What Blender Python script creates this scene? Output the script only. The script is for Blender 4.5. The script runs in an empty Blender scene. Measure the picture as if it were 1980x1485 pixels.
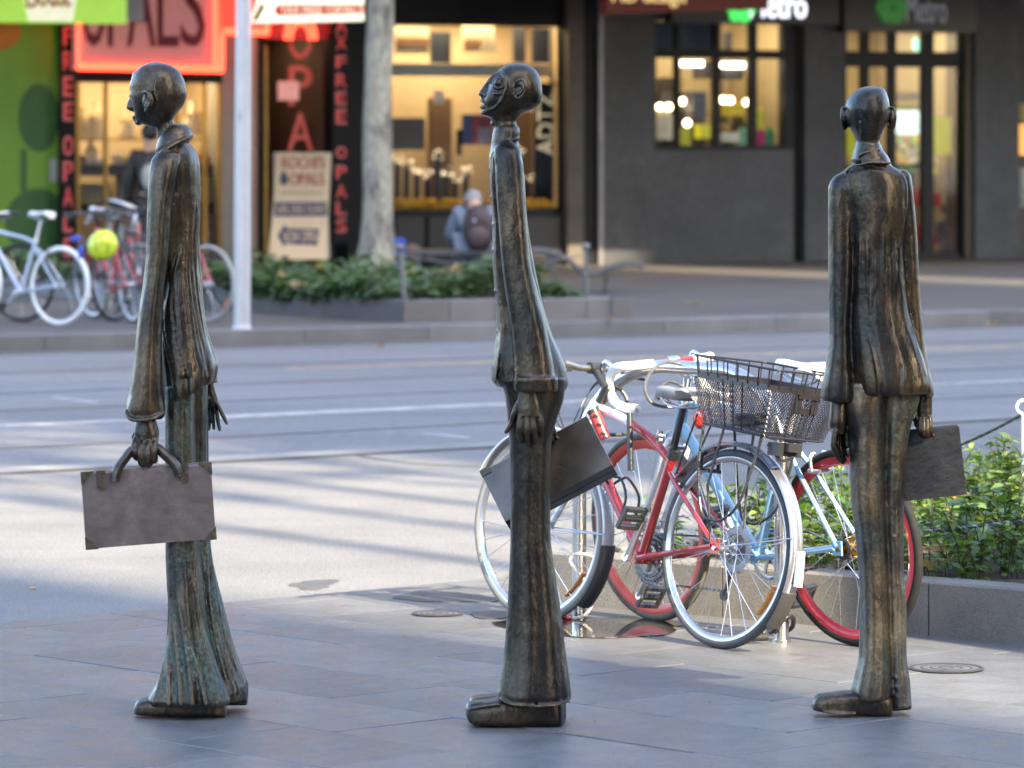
import bpy, bmesh, math, random
import numpy as np
from mathutils import Vector, Matrix, Euler
random.seed(7)
R = math.radians
sc = bpy.context.scene
C = sc.collection
# ---------------------------------------------------------------- camera
F, HZ, HC, CX = 8500.0, 262.0, 1.75, 990.0     # focal length in photo pixels, horizon row, eye height, centre column
cam = bpy.data.cameras.new("camera")
cam.sensor_width = 36.0
cam.lens = F / 1980 * 36
cam.shift_y = -(742.5 - HZ) / 1980
cam.clip_start, cam.clip_end = 0.3, 900
cam.dof.use_dof = True
cam.dof.focus_distance = 13.9
cam.dof.aperture_fstop = 5.3
camo = bpy.data.objects.new("camera", cam)
C.objects.link(camo)
camo.location = (0, 0, HC)
camo.rotation_euler = (R(90), 0, 0)
sc.camera = camo
# ---------------------------------------------------------------- sky, sun, exposure
SUN_EL = R(32)
SD = Vector((0.6, -0.8, 0))                     # horizontal direction towards the sun
WD = Vector((0.8, 0.6, 0))                      # across it
world = bpy.data.worlds.new("World")
sc.world = world
world.use_nodes = True
wn = world.node_tree.nodes
sky = wn.new("ShaderNodeTexSky")
sky.sky_type = 'NISHITA'
sky.sun_disc = False
sky.sun_elevation = SUN_EL
sky.sun_rotation = math.atan2(SD.x, SD.y)
sky.air_density = 0.8
sky.dust_density = 2.6
sky.ozone_density = 0.75
bg = wn["Background"]
bg.inputs[1].default_value = 0.15
world.node_tree.links.new(sky.outputs[0], bg.inputs[0])
sl = bpy.data.lights.new("sun", 'SUN')
sl.energy = 3.0
sl.angle = R(0.53)
sl.color = (1.0, 0.85, 0.58)
so = bpy.data.objects.new("sun", sl)
C.objects.link(so)
so.rotation_euler = Vector((SD.x * math.cos(SUN_EL), SD.y * math.cos(SUN_EL), math.sin(SUN_EL))).to_track_quat('Z', 'Y').to_euler()
so.location = (20, -30, 30)
sc.view_settings.view_transform = 'Standard'
sc.view_settings.look = 'None'
sc.view_settings.gamma = 1
sc.view_settings.use_curve_mapping = False
sc.view_settings.exposure = 2.8
sc.render.engine = 'CYCLES'
sc.cycles.use_denoising = True
sc.cycles.max_bounces = 8
sc.cycles.caustics_reflective = False
sc.cycles.caustics_refractive = False
sc.cycles.sample_clamp_indirect = 6

# ---------------------------------------------------------------- helpers
def G(px, py, z=0.0):
    """the ground point (height z) seen at a photo pixel"""
    d = F * (HC - z) / (py - HZ)
    return Vector(((px - CX) / F * d, d, z))

def PD(px, py, d):
    return Vector(((px - CX) / F * d, d, HC - (py - HZ) / F * d))

class MB:
    """collects shapes, becomes ONE mesh"""
    def __init__(s): s.v = []; s.f = []
    def add(s, V, Fc):
        o = len(s.v)
        s.v.extend([tuple(p) for p in V])
        s.f.extend([tuple(i + o for i in f) for f in Fc])
        return s
    def box(s, c, size, rot=None, taper=1.0):
        hx, hy, hz = size[0] / 2, size[1] / 2, size[2] / 2
        P = []
        for z, k in ((-hz, 1), (hz, taper)):
            for x, y in ((-hx, -hy), (hx, -hy), (hx, hy), (-hx, hy)):
                p = Vector((x * k, y * k, z))
                if rot is not None: p = rot @ p
                P.append(p + Vector(c))
        return s.add(P, [(3, 2, 1, 0), (4, 5, 6, 7), (0, 1, 5, 4), (1, 2, 6, 5), (2, 3, 7, 6), (3, 0, 4, 7)])
    def b2(s, x0, x1, y0, y1, z0, z1):
        return s.box(((x0 + x1) / 2, (y0 + y1) / 2, (z0 + z1) / 2), (abs(x1 - x0), abs(y1 - y0), abs(z1 - z0)))
    def bbox(s, x0, x1, y0, y1, z0, z1, b=0.004):
        """box with chamfered upright and top edges"""
        x0, x1 = sorted((x0, x1)); y0, y1 = sorted((y0, y1)); z0, z1 = sorted((z0, z1))
        V, Fc = [], []
        for z, i in ((z0, 0), (z1 - b, 0), (z1, b)):
            V += [(x0 + i, y0 + i, z), (x1 - i, y0 + i, z), (x1 - i, y1 - i, z), (x0 + i, y1 - i, z)]
        for k in (0, 4):
            for j in range(4):
                Fc.append((k + j, k + (j + 1) % 4, k + 4 + (j + 1) % 4, k + 4 + j))
        Fc += [(3, 2, 1, 0), (8, 9, 10, 11)]
        return s.add(V, Fc)
    def tube(s, path, r, seg=8, closed=False, caps=True, flat=1.0):
        P = [Vector(p) for p in path]
        n = len(P)
        rr = list(r) if hasattr(r, '__len__') else [r] * n
        T = []
        for i in range(n):
            if closed: t = P[(i + 1) % n] - P[i - 1]
            else: t = P[min(i + 1, n - 1)] - P[max(i - 1, 0)]
            if t.length < 1e-9: t = Vector((0, 0, 1))
            T.append(t.normalized())
        up = Vector((0, 0, 1)) if abs(T[0].z) < 0.9 else Vector((1, 0, 0))
        a = T[0].cross(up).normalized()
        V, Fc = [], []
        for i in range(n):
            a = (a - T[i] * a.dot(T[i]))
            a = a.normalized() if a.length > 1e-6 else T[i].orthogonal().normalized()
            b = T[i].cross(a)
            for k in range(seg):
                t = 2 * math.pi * k / seg
                V.append(P[i] + a * math.cos(t) * rr[i] + b * math.sin(t) * rr[i] * flat)
        m = n if closed else n - 1
        for i in range(m):
            j = (i + 1) % n
            for k in range(seg):
                l = (k + 1) % seg
                Fc.append((i * seg + k, i * seg + l, j * seg + l, j * seg + k))
        if caps and not closed:
            Fc.append(tuple(reversed(range(seg))))
            Fc.append(tuple((n - 1) * seg + k for k in range(seg)))
        return s.add(V, Fc)
    def cyl(s, p0, p1, r0, r1=None, seg=12):
        return s.tube([p0, p1], [r0, r0 if r1 is None else r1], seg)
    def torus(s, c, axis, Rr, r, seg=48, ring=8, a0=0.0, a1=None, flat=1.0):
        c = Vector(c); ax = Vector(axis).normalized()
        u = ax.orthogonal().normalized()
        if abs(ax.z) < 0.95:
            u = Vector((0, 0, 1)) - ax * ax.z; u.normalize()
        v = ax.cross(u)
        full = a1 is None
        n = seg if full else seg + 1
        V, Fc = [], []
        for i in range(n):
            t = 2 * math.pi * i / seg if full else a0 + (a1 - a0) * i / seg
            d = u * math.cos(t) + v * math.sin(t)
            for k in range(ring):
                q = 2 * math.pi * k / ring
                V.append(c + d * (Rr + r * math.cos(q)) + ax * (r * math.sin(q) * flat))
        m = n if full else n - 1
        for i in range(m):
            j = (i + 1) % n
            for k in range(ring):
                l = (k + 1) % ring
                Fc.append((i * ring + k, j * ring + k, j * ring + l, i * ring + l))
        if not full:
            Fc.append(tuple(range(ring))); Fc.append(tuple(reversed([(n - 1) * ring + k for k in range(ring)])))
        return s.add(V, Fc)
    def ell(s, c, r, nu=16, nv=10, rot=None):
        V, Fc = [], []
        c = Vector(c)
        for j in range(nv + 1):
            ph = math.pi * j / nv
            for i in range(nu):
                t = 2 * math.pi * i / nu
                p = Vector((r[0] * math.sin(ph) * math.cos(t), r[1] * math.sin(ph) * math.sin(t), r[2] * math.cos(ph)))
                V.append(c + (rot @ p if rot is not None else p))
        for j in range(nv):
            for i in range(nu):
                k = (i + 1) % nu
                if j == 0: Fc.append((j * nu + i, (j + 1) * nu + i, (j + 1) * nu + k))
                elif j == nv - 1: Fc.append((j * nu + i, (j + 1) * nu + i, j * nu + k))
                else: Fc.append((j * nu + i, (j + 1) * nu + i, (j + 1) * nu + k, j * nu + k))
        # poles collapse to single verts
        return s.add(V, Fc)
    def disc(s, c, axis, r, h, seg=24, r2=None):
        ax = Vector(axis).normalized() * (h / 2)
        return s.tube([Vector(c) - ax, Vector(c) + ax], [r, r if r2 is None else r2], seg)
    def prism(s, pts, y0, y1):
        """outline in x,z swept in y"""
        n = len(pts)
        V = [(x, y0, z) for x, z in pts] + [(x, y1, z) for x, z in pts]
        Fc = [tuple(range(n)), tuple(reversed(range(n, 2 * n)))]
        for i in range(n):
            j = (i + 1) % n
            Fc.append((i, i + n, j + n, j))
        return s.add(V, Fc)
    def slab(s, pts, z0, z1):
        n = len(pts)
        V = [(p[0], p[1], z0) for p in pts] + [(p[0], p[1], z1) for p in pts]
        Fc = [tuple(reversed(range(n))), tuple(range(n, 2 * n))]
        for i in range(n):
            j = (i + 1) % n
            Fc.append((i, j, j + n, i + n))
        return s.add(V, Fc)

BASE = {}
def mesh_of(name, mb, m=None, smooth=False, base=None, angle=40):
    me = bpy.data.meshes.new(name)
    v = mb.v
    if base is not None: v = [(p[0] - base[0], p[1] - base[1], p[2] - base[2]) for p in v]
    me.from_pydata(v, [], mb.f)
    me.validate()
    bm = bmesh.new(); bm.from_mesh(me)
    bmesh.ops.recalc_face_normals(bm, faces=bm.faces)
    if smooth:
        for f in bm.faces: f.smooth = True
        ca = math.cos(R(angle))
        for e in bm.edges:
            if len(e.link_faces) == 2 and e.link_faces[0].normal.dot(e.link_faces[1].normal) < ca: e.smooth = False
    bm.to_mesh(me); bm.free()
    if m: me.materials.append(m)
    return me

IDENT = Matrix.Identity(4)
def thing(name, label, cat, base=(0, 0, 0), frame=IDENT, group=None, mb=None, m=None, smooth=False, kind=None):
    """a top-level thing: an Empty (or one mesh) standing at its base"""
    me = mesh_of(name, mb, m, smooth, base) if mb else None
    o = bpy.data.objects.new(name, me)
    C.objects.link(o)
    o.matrix_world = frame @ Matrix.Translation(Vector(base))
    if me is None: o.empty_display_size = 0.1
    if label: o['label'] = label
    if cat: o['category'] = cat
    if group: o['group'] = group
    if kind: o['kind'] = kind
    BASE[o.name] = tuple(base)
    return o
def part(name, parent, mb, m, smooth=False, label=None, kind=None, angle=40):
    b = BASE.get(parent.name, (0, 0, 0))
    o = bpy.data.objects.new(name, mesh_of(name, mb, m, smooth, b, angle) if isinstance(mb, MB) else mb)
    C.objects.link(o)
    o.parent = parent
    if not isinstance(mb, MB) and m and mb is not None and not mb.materials: mb.materials.append(m)
    if label: o['label'] = label
    if kind: o['kind'] = kind
    BASE[o.name] = b
    return o
def struct(name, mb, m, smooth=False, frame=IDENT):
    o = bpy.data.objects.new(name, mesh_of(name, mb, m, smooth) if mb else None)
    C.objects.link(o); o.matrix_world = frame
    o['kind'] = 'structure'
    BASE[o.name] = (0, 0, 0)
    return o
def inst(name, parent, me, loc=(0, 0, 0), rot=(0, 0, 0), scl=(1, 1, 1)):
    o = bpy.data.objects.new(name, me)
    C.objects.link(o); o.parent = parent
    o.location = loc; o.rotation_euler = rot; o.scale = scl
    return o
def copy_tree(o, parent=None):
    c = o.copy(); C.objects.link(c)
    if parent is not None:
        c.parent = parent; c.matrix_parent_inverse = o.matrix_parent_inverse.copy()
    for ch in list(o.children): copy_tree(ch, c)
    return c

def pchip(x, y, q):
    x = np.asarray(x, float); y = np.asarray(y, float); q = np.asarray(q, float)
    h = np.diff(x); d = np.diff(y) / h
    m = np.zeros_like(y)
    if len(x) == 2: return y[0] + (q - x[0]) * d[0]
    for i in range(1, len(x) - 1):
        if d[i - 1] * d[i] > 0:
            w1, w2 = 2 * h[i] + h[i - 1], h[i] + 2 * h[i - 1]
            m[i] = (w1 + w2) / (w1 / d[i - 1] + w2 / d[i])
    m[0], m[-1] = d[0], d[-1]
    k = np.clip(np.searchsorted(x, q) - 1, 0, len(h) - 1)
    t = (q - x[k]) / h[k]
    return ((2 * t**3 - 3 * t**2 + 1) * y[k] + (t**3 - 2 * t**2 + t) * h[k] * m[k]
            + (-2 * t**3 + 3 * t**2) * y[k + 1] + (t**3 - t**2) * h[k] * m[k + 1])

def spline(pts, n=24, closed=False):
    """Catmull-Rom through points"""
    P = [Vector(p) for p in pts]
    out = []
    m = len(P) if closed else len(P) - 1
    per = max(2, n // m)
    for i in range(m):
        if closed: a, b, c, d = P[i - 1], P[i], P[(i + 1) % len(P)], P[(i + 2) % len(P)]
        else: a, b, c, d = P[max(i - 1, 0)], P[i], P[i + 1], P[min(i + 2, len(P) - 1)]
        for k in range(per):
            t = k / per
            out.append(0.5 * ((2 * b) + (c - a) * t + (2 * a - 5 * b + 4 * c - d) * t * t + (-a + 3 * b - 3 * c + d) * t**3))
    if not closed: out.append(P[-1])
    return out

# ---------------------------------------------------------------- materials
def _nt(name):
    m = bpy.data.materials.new(name); m.use_nodes = True
    nt = m.node_tree
    return m, nt, nt.nodes, nt.links, nt.nodes["Principled BSDF"]
def lum(c, k): return tuple(max(0, min(1, x * k)) for x in c[:3]) + (1,)
def noise(nt, vec, scale, detail=4, rough=0.55):
    n = nt.nodes.new("ShaderNodeTexNoise")
    n.inputs['Scale'].default_value = scale
    n.inputs['Detail'].default_value = detail
    n.inputs['Roughness'].default_value = rough
    if vec is not None: nt.links.new(vec, n.inputs['Vector'])
    return n
def ramp(nt, fac, stops):
    r = nt.nodes.new("ShaderNodeValToRGB")
    e = r.color_ramp.elements
    while len(e) < len(stops): e.new(0.5)
    for i, (p, c) in enumerate(stops):
        e[i].position = p; e[i].color = c if len(c) == 4 else tuple(c) + (1,)
    nt.links.new(fac, r.inputs[0])
    return r
def mixc(nt, fac, a, b, mode='MIX'):
    n = nt.nodes.new("ShaderNodeMix"); n.data_type = 'RGBA'; n.blend_type = mode
    for sock, v in ((n.inputs[0], fac), (n.inputs[6], a), (n.inputs[7], b)):
        if hasattr(v, 'links') or hasattr(v, 'is_linked'): nt.links.new(v, sock)
        else: sock.default_value = v
    return n.outputs[2]
def coords(nt, stretch=None):
    tc = nt.nodes.new("ShaderNodeTexCoord")
    if stretch is None: return tc.outputs['Object']
    mp = nt.nodes.new("ShaderNodeMapping"); mp.inputs['Scale'].default_value = stretch
    nt.links.new(tc.outputs['Object'], mp.inputs[0])
    return mp.outputs[0]
MATS = {}
EG = 0.26                                        # how bright the shops' lamps, lit signs and the goods' added glow are
def mat(name, col, rough=0.5, metal=0.0, var=0.12, vs=6.0, bump=0.0, bs=80.0, rvar=0.0, rnd=0.0, emit=None, es=0.0, coat=0.0, stretch=None, spec=0.5, speck=0.0, ss=300.0):
    if name in MATS: return MATS[name]
    m, nt, N, L, P = _nt(name)
    v = coords(nt, stretch)
    n = noise(nt, v, vs, 5, 0.6)
    r = ramp(nt, n.outputs[0], [(0.3, lum(col, 1 - var)), (0.7, lum(col, 1 + var))])
    c = r.outputs[0]
    if speck:
        n2 = noise(nt, v, ss, 2, 0.5)
        r2 = ramp(nt, n2.outputs[0], [(0.35, (1 - speck,) * 3), (0.5, (1, 1, 1)), (0.66, (1 + speck,) * 3)])
        c = mixc(nt, 1.0, c, r2.outputs[0], 'MULTIPLY')
    if rnd:
        oi = N.new("ShaderNodeObjectInfo")
        r3 = ramp(nt, oi.outputs['Random'], [(0, (1 - rnd,) * 3), (1, (1 + rnd,) * 3)])
        c = mixc(nt, 1.0, c, r3.outputs[0], 'MULTIPLY')
    L.new(c, P.inputs['Base Color'])
    P.inputs['Roughness'].default_value = rough
    if rvar:
        n4 = noise(nt, v, vs * 1.7, 4)
        mr = N.new("ShaderNodeMapRange"); mr.inputs[3].default_value = max(0.02, rough - rvar); mr.inputs[4].default_value = min(1, rough + rvar)
        mr.inputs[1].default_value = 0.3; mr.inputs[2].default_value = 0.7
        L.new(n4.outputs[0], mr.inputs[0]); L.new(mr.outputs[0], P.inputs['Roughness'])
    P.inputs['Metallic'].default_value = metal
    P.inputs['Specular IOR Level'].default_value = spec
    P.inputs['Coat Weight'].default_value = coat
    if bump:
        b = N.new("ShaderNodeBump"); b.inputs['Strength'].default_value = bump; b.inputs['Distance'].default_value = 0.01
        n3 = noise(nt, v, bs, 4, 0.6)
        L.new(n3.outputs[0], b.inputs['Height']); L.new(b.outputs[0], P.inputs['Normal'])
    if emit:
        P.inputs['Emission Color'].default_value = tuple(emit) + (1,)
        P.inputs['Emission Strength'].default_value = es * EG
    MATS[name] = m
    return m
def bronze(name, warm=0.5, green=0.4, seed=0.0, tone=1.0):
    """cast bronze: near-black brown with rubbed golden ridges, verdigris in blotches, a thin wax coat"""
    m, nt, N, L, P = _nt(name)
    tc = N.new("ShaderNodeTexCoord")
    mp = N.new("ShaderNodeMapping"); mp.inputs['Scale'].default_value = (1, 1, 0.62); mp.inputs['Location'].default_value = (seed, seed * 2, 0)
    L.new(tc.outputs['Object'], mp.inputs[0])
    mq = N.new("ShaderNodeMapping"); mq.inputs['Location'].default_value = (seed * 3, seed, seed); mq.inputs['Scale'].default_value = (1, 1, 0.6)
    L.new(tc.outputs['Object'], mq.inputs[0])
    streak = noise(nt, mp.outputs[0], 8.5, 6, 0.6)
    blot = noise(nt, mq.outputs[0], 8, 5, 0.62)
    fine = noise(nt, tc.outputs['Object'], 95, 5, 0.65)
    t = lambda r, g, b: (r * tone, g * tone, b * tone)
    base = ramp(nt, streak.outputs[0], [(0.26, t(0.010, 0.009, 0.0088)), (0.43, t(0.028, 0.024, 0.020)), (0.60, t(0.066 + .03 * warm, 0.052 + .015 * warm, 0.034)), (0.82, t(0.17, 0.13, 0.082))])
    gm = ramp(nt, blot.outputs[0], [(0.54 - 0.12 * green, (0, 0, 0)), (0.66, (green,) * 3)])
    gcol = ramp(nt, fine.outputs[0], [(0.35, (0.012, 0.022, 0.021)), (0.68, (0.075, 0.135, 0.12))])
    c = mixc(nt, gm.outputs[0], base.outputs[0], gcol.outputs[0])
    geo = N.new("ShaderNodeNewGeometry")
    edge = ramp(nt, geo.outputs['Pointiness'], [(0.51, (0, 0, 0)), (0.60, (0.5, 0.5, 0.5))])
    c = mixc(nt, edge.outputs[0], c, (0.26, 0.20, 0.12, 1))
    crease_dark = ramp(nt, geo.outputs['Pointiness'], [(0.42, (0.8, 0.8, 0.8)), (0.488, (0, 0, 0))])
    c = mixc(nt, crease_dark.outputs[0], c, (0.006, 0.0065, 0.0065, 1))  # creases blackened in the colour to deepen their shade
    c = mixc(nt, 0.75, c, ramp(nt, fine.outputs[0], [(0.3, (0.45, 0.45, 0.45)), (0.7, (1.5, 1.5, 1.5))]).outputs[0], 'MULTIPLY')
    L.new(c, P.inputs['Base Color'])
    P.inputs['Metallic'].default_value = 0.66
    rr = ramp(nt, blot.outputs[0], [(0.3, (0.25,) * 3), (0.7, (0.42,) * 3)])
    rg = mixc(nt, gm.outputs[0], rr.outputs[0], (0.6, 0.6, 0.6, 1))
    L.new(rg, P.inputs['Roughness'])
    P.inputs['Coat Weight'].default_value = 0.14
    P.inputs['Coat Roughness'].default_value = 0.25
    b = N.new("ShaderNodeBump"); b.inputs['Strength'].default_value = 0.75; b.inputs['Distance'].default_value = 0.014
    bsum = mixc(nt, 0.65, streak.outputs[0], noise(nt, mq.outputs[0], 34, 5, 0.6).outputs[0])
    bsum = mixc(nt, 0.5, bsum, noise(nt, mq.outputs[0], 15, 2, 0.5).outputs[0])
    L.new(bsum, b.inputs['Height']); L.new(b.outputs[0], P.inputs['Normal']); L.new(b.outputs[0], P.inputs['Coat Normal'])
    return m
def glass(name, tint=(0.9, 0.93, 0.95), refl=1.0):
    m = bpy.data.materials.new(name); m.use_nodes = True
    nt = m.node_tree; N, L = nt.nodes, nt.links
    N.clear()
    out = N.new("ShaderNodeOutputMaterial"); mx = N.new("ShaderNodeMixShader")
    t = N.new("ShaderNodeBsdfTransparent"); t.inputs[0].default_value = tuple(tint) + (1,)
    g = N.new("ShaderNodeBsdfGlossy"); g.inputs['Roughness'].default_value = 0.03
    fr = N.new("ShaderNodeFresnel"); fr.inputs[0].default_value = 1.45
    mu = N.new("ShaderNodeMath"); mu.operation = 'MULTIPLY'; mu.inputs[1].default_value = refl
    nz = noise(nt, coords(nt), 3, 3)
    gc = ramp(nt, nz.outputs[0], [(0.3, (0.85, 0.85, 0.85)), (0.7, (1, 1, 1))])
    L.new(gc.outputs[0], g.inputs[0])
    L.new(fr.outputs[0], mu.inputs[0]); L.new(mu.outputs[0], mx.inputs[0])
    L.new(t.outputs[0], mx.inputs[1]); L.new(g.outputs[0], mx.inputs[2]); L.new(mx.outputs[0], out.inputs[0])
    return m
def glow(name, col, s): return mat(name, tuple(min(1, c) for c in col), 0.5, emit=col, es=s)

def text_mb(txt, x0, x1, z0, z1, y, th=0.02, keep=False, rot90=False):
    """lettering fitted to a rectangle in the x-z plane, front face at y"""
    cu = bpy.data.curves.new("lettering", 'FONT'); cu.body = txt; cu.resolution_u = 3
    o = bpy.data.objects.new("lettering", cu); C.objects.link(o)
    dg = bpy.context.evaluated_depsgraph_get()
    me = bpy.data.meshes.new_from_object(o.evaluated_get(dg))
    V = [tuple(v.co) for v in me.vertices]; Fc = [tuple(p.vertices) for p in me.polygons]
    bpy.data.objects.remove(o); bpy.data.curves.remove(cu); bpy.data.meshes.remove(me)
    mb = MB()
    if not V: return mb
    if rot90: V = [(-b, a, c) for a, b, c in V]
    ax, bx = min(v[0] for v in V), max(v[0] for v in V)
    az, bz = min(v[1] for v in V), max(v[1] for v in V)
    kx, kz = (x1 - x0) / (bx - ax), (z1 - z0) / (bz - az)
    if keep: kx = kz = min(kx, kz)
    P = [(x0 + (v[0] - ax) * kx, z0 + (v[1] - az) * kz) for v in V]
    n = len(P)
    W = [(p[0], y, p[1]) for p in P] + [(p[0], y + th, p[1]) for p in P]
    FF = [tuple(f) for f in Fc]
    cnt = {}
    for f in Fc:
        for i in range(len(f)):
            e = (f[i], f[(i + 1) % len(f)])
            cnt[tuple(sorted(e))] = cnt.get(tuple(sorted(e)), []) + [e]
    for k, es in cnt.items():
        if len(es) == 1:
            a, b = es[0]; FF.append((b, a, a + n, b + n))
    mb.add(W, FF)
    return mb

def remesh(parts, voxel=0.005, smooth=2, factor=0.5, name="body"):
    """fuse overlapping closed shapes into one continuous skin"""
    mb = MB()
    for V, Fc in parts: mb.add(V, Fc)
    me = bpy.data.meshes.new(name); me.from_pydata(mb.v, [], mb.f)
    bm = bmesh.new(); bm.from_mesh(me)
    bmesh.ops.remove_doubles(bm, verts=bm.verts, dist=1e-6)
    bmesh.ops.recalc_face_normals(bm, faces=bm.faces); bm.to_mesh(me); bm.free()
    o = bpy.data.objects.new(name, me); C.objects.link(o)
    md = o.modifiers.new("r", 'REMESH'); md.mode = 'VOXEL'; md.voxel_size = voxel; md.use_smooth_shade = True
    if smooth:
        s = o.modifiers.new("s", 'SMOOTH'); s.iterations = smooth; s.factor = factor
    dg = bpy.context.evaluated_depsgraph_get()
    out = bpy.data.meshes.new_from_object(o.evaluated_get(dg))
    bpy.data.objects.remove(o); bpy.data.meshes.remove(me)
    out.name = name
    out.polygons.foreach_set("use_smooth", [True] * len(out.polygons))
    return out
# ================================================================ setting
ASPH = mat("asphalt", (0.17, 0.165, 0.16), 0.78, 0, 0.14, 1.3, 0.9, 120, rvar=0.08, speck=0.40, ss=110)
ROADM = mat("road_surface", (0.155, 0.155, 0.16), 0.66, 0, 0.17, 0.7, 0.35, 70, rvar=0.08, stretch=(0.35, 1, 1), speck=0.22, ss=45)
PAVE = mat("bluestone_paver", (0.118, 0.120, 0.126), 0.38, 0, 0.20, 3.0, 0.22, 90, rvar=0.13, rnd=0.13, speck=0.2, ss=130)
JOINT = mat("joint_mortar", (0.018, 0.017, 0.016), 0.9, 0, 0.2, 20)
FARP = mat("far_pavement", (0.072, 0.066, 0.063), 0.7, 0, 0.22, 0.5, 0.2, 30, speck=0.1, ss=25)
KERB = mat("kerb_bluestone", (0.12, 0.118, 0.118), 0.6, 0, 0.2, 3, 0.3, 60, rnd=0.22)
CONC = mat("planter_concrete", (0.165, 0.155, 0.138), 0.8, 0, 0.2, 5, 0.4, 160, rnd=0.06, speck=0.28, ss=260)
STEEL = mat("stainless_steel", (0.62, 0.60, 0.57), 0.22, 1.0, 0.1, 40, 0.08, 300, stretch=(1, 1, 0.2))
DARKM = mat("dark_frame", (0.006, 0.0065, 0.008), 0.45, 0, 0.2, 5, spec=.2)
LINE = mat("pale_line", (0.36, 0.35, 0.34), 0.7, 0, 0.35, 6, 0.2, 80)
YLINE = mat("worn_yellow_paint", (0.36, 0.27, 0.13), 0.7, 0, 0.35, 6, 0.2, 80)
SOIL = mat("planting_soil", (0.07, 0.05, 0.035), 0.95, 0, 0.5, 12, 1.0, 60, speck=0.5, ss=60)

# roads and pavements
struct("road", MB().slab([(-160, -120), (200, -120), (200, 160), (-160, 160)], -0.3, -0.022), ROADM)
e0, e1 = G(0, 1204), G(672, 1143)
ed = (e1 - e0).normalized()                       # along the near pavement's edge
en = Vector((ed.y, -ed.x, 0))                     # towards the camera
EA = e0 - ed * 60; EB = e0 + ed * 60
struct("pavement_base", MB().slab([tuple(EA), tuple(EA + en * 90), tuple(EB + en * 90), tuple(EB)], -0.2, -0.012), JOINT)
j0, j1 = G(0, 913), G(980, 860)
jd = (j1 - j0).normalized()
struct("parking_lane", MB().slab([tuple(EA), tuple(EB), tuple(j0 + jd * 70), tuple(j0 - jd * 50)], -0.15, -0.008), ASPH)
def strip(mb, a, b, w, z0=-0.03, z1=-0.018, ext=0.0):
    d = (b - a).normalized(); n = Vector((-d.y, d.x, 0)) * (w / 2)
    a, b = a - d * ext, b + d * ext
    mb.slab([(a - n)[:2], (b - n)[:2], (b + n)[:2], (a + n)[:2]], z0, z1)
mb = MB(); strip(mb, G(0, 908), G(980, 856), 0.34, -0.02, -0.0045, 40)
struct("kerb_channel", mb, mat("channel_concrete", (0.2, 0.195, 0.185), 0.75, 0, 0.15, 3, 0.3, 60))
mb = MB(); strip(mb, G(0, 914), G(980, 861), 0.10, -0.02, -0.003, 40)
struct("road_joint", mb, mat("joint_tar", (0.03, 0.03, 0.03), 0.6, 0, 0.3, 8))
RAIL = mat("tram_rail_steel", (0.10, 0.105, 0.12), 0.35, 0.6, 0.2, 6)
for (a, b) in (((0, 861), (980, 810)), ((0, 789), (955, 748)), ((0, 756), (955, 717)), ((0, 716), (955, 686))):
    mb = MB(); strip(mb, G(*a), G(*b), 0.055, -0.03, -0.0185, 60)
    struct("tram_rail", mb, RAIL)
for (a, b, w) in (((0, 817), (980, 774), 0.12), ((440, 664), (980, 640), 0.12), ((100, 762), (185, 772), .05), ((820, 832), (905, 839), .05)):
    mb = MB(); strip(mb, G(*a), G(*b), w, -0.03, -0.0175, 0)
    struct("road_stripe", mb, LINE)  # pale strips laid over the road surface
mb = MB(); strip(mb, G(1700, 850), G(2100, 838), 0.10, -0.03, -0.0175, 3); struct("road_stripe", mb, YLINE)
mb = MB(); strip(mb, G(1000, 775), G(2300, 715), 0.10, -0.03, -0.0175, 3); struct("road_stripe", mb, LINE)
mb = MB(); strip(mb, G(1200, 688), G(2300, 655), 0.08, -0.03, -0.0175, 3); struct("road_stripe", mb, YLINE)

# near pavers: courses run away to the left, joints broken from course to course
pv = struct("pavement", None, None)
pv.empty_display_size = 0.1
# paver frame: along ed (rising right) and en
ORG = e0
def pav(u, v): return ORG + ed * u + en * v
K = Vector((0.10, 16.5, 0)); PDIR = (Vector((1.76, 15.13, 0)) - K).normalized()   # front wall of the planter
PIN = Vector((-PDIR.y, PDIR.x, 0))
if PIN.y < 0: PIN = -PIN
cw, cl = 0.485, 0.86
meshes = []
rp = random.Random(3)
def paver_mesh(l, w, i):
    mb = MB(); mb.bbox(0, l, 0, w, -0.030, 0, 0.0022)
    return mesh_of("paver", mb, PAVE)
n_p = 0
cos_a = math.atan2(ed.y, ed.x)
cache = {}
for ci in range(-12, 22):
    u0 = ci * cw
    off = [0.0, .37, .12, .58, .25, .66][ci % 6] + (ci // 6) * .1
    v = -off * 0.0 + .16
    first = True
    k = 0
    v = 0.17
    vs = [0.0, 0.17]
    vv = 0.17 + [0.3, .62, .45, .8, .25, .7][ci % 6]
    while vv < 9.5:
        vs.append(vv); vv += [0.86, 1.04, 0.7][(ci + len(vs)) % 3]
    for a, b in zip(vs[:-1], vs[1:]):
        cpt = pav(u0 + cw / 2, (a + b) / 2)
        if cpt.y < 10.6: continue
        hw = (cpt.y / F) * 1010 + 0.75
        if abs(cpt.x) > hw: continue
        t = (cpt - K)
        if t.dot(PIN) > 0.45 and t.dot(PDIR) > 0.3: continue
        L = round(b - a, 3)
        if L not in cache: cache[L] = paver_mesh(L - .006, cw - .006, 0)
        o = inst("paver", pv, cache[L], tuple(pav(u0 + cw - .003, a + .003)) , (0, 0, math.atan2(en.y, en.x)))
        # local x runs along en, local y along ed (towards -y is +ed)
        o.location = tuple(pav(u0 + .003, a + .003))
        o.rotation_euler = (rp.uniform(-.0015, .0015), rp.uniform(-.0015, .0015), math.atan2(en.y, en.x))
        o.location.z = rp.uniform(-.0015, .0012)
        n_p += 1
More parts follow.
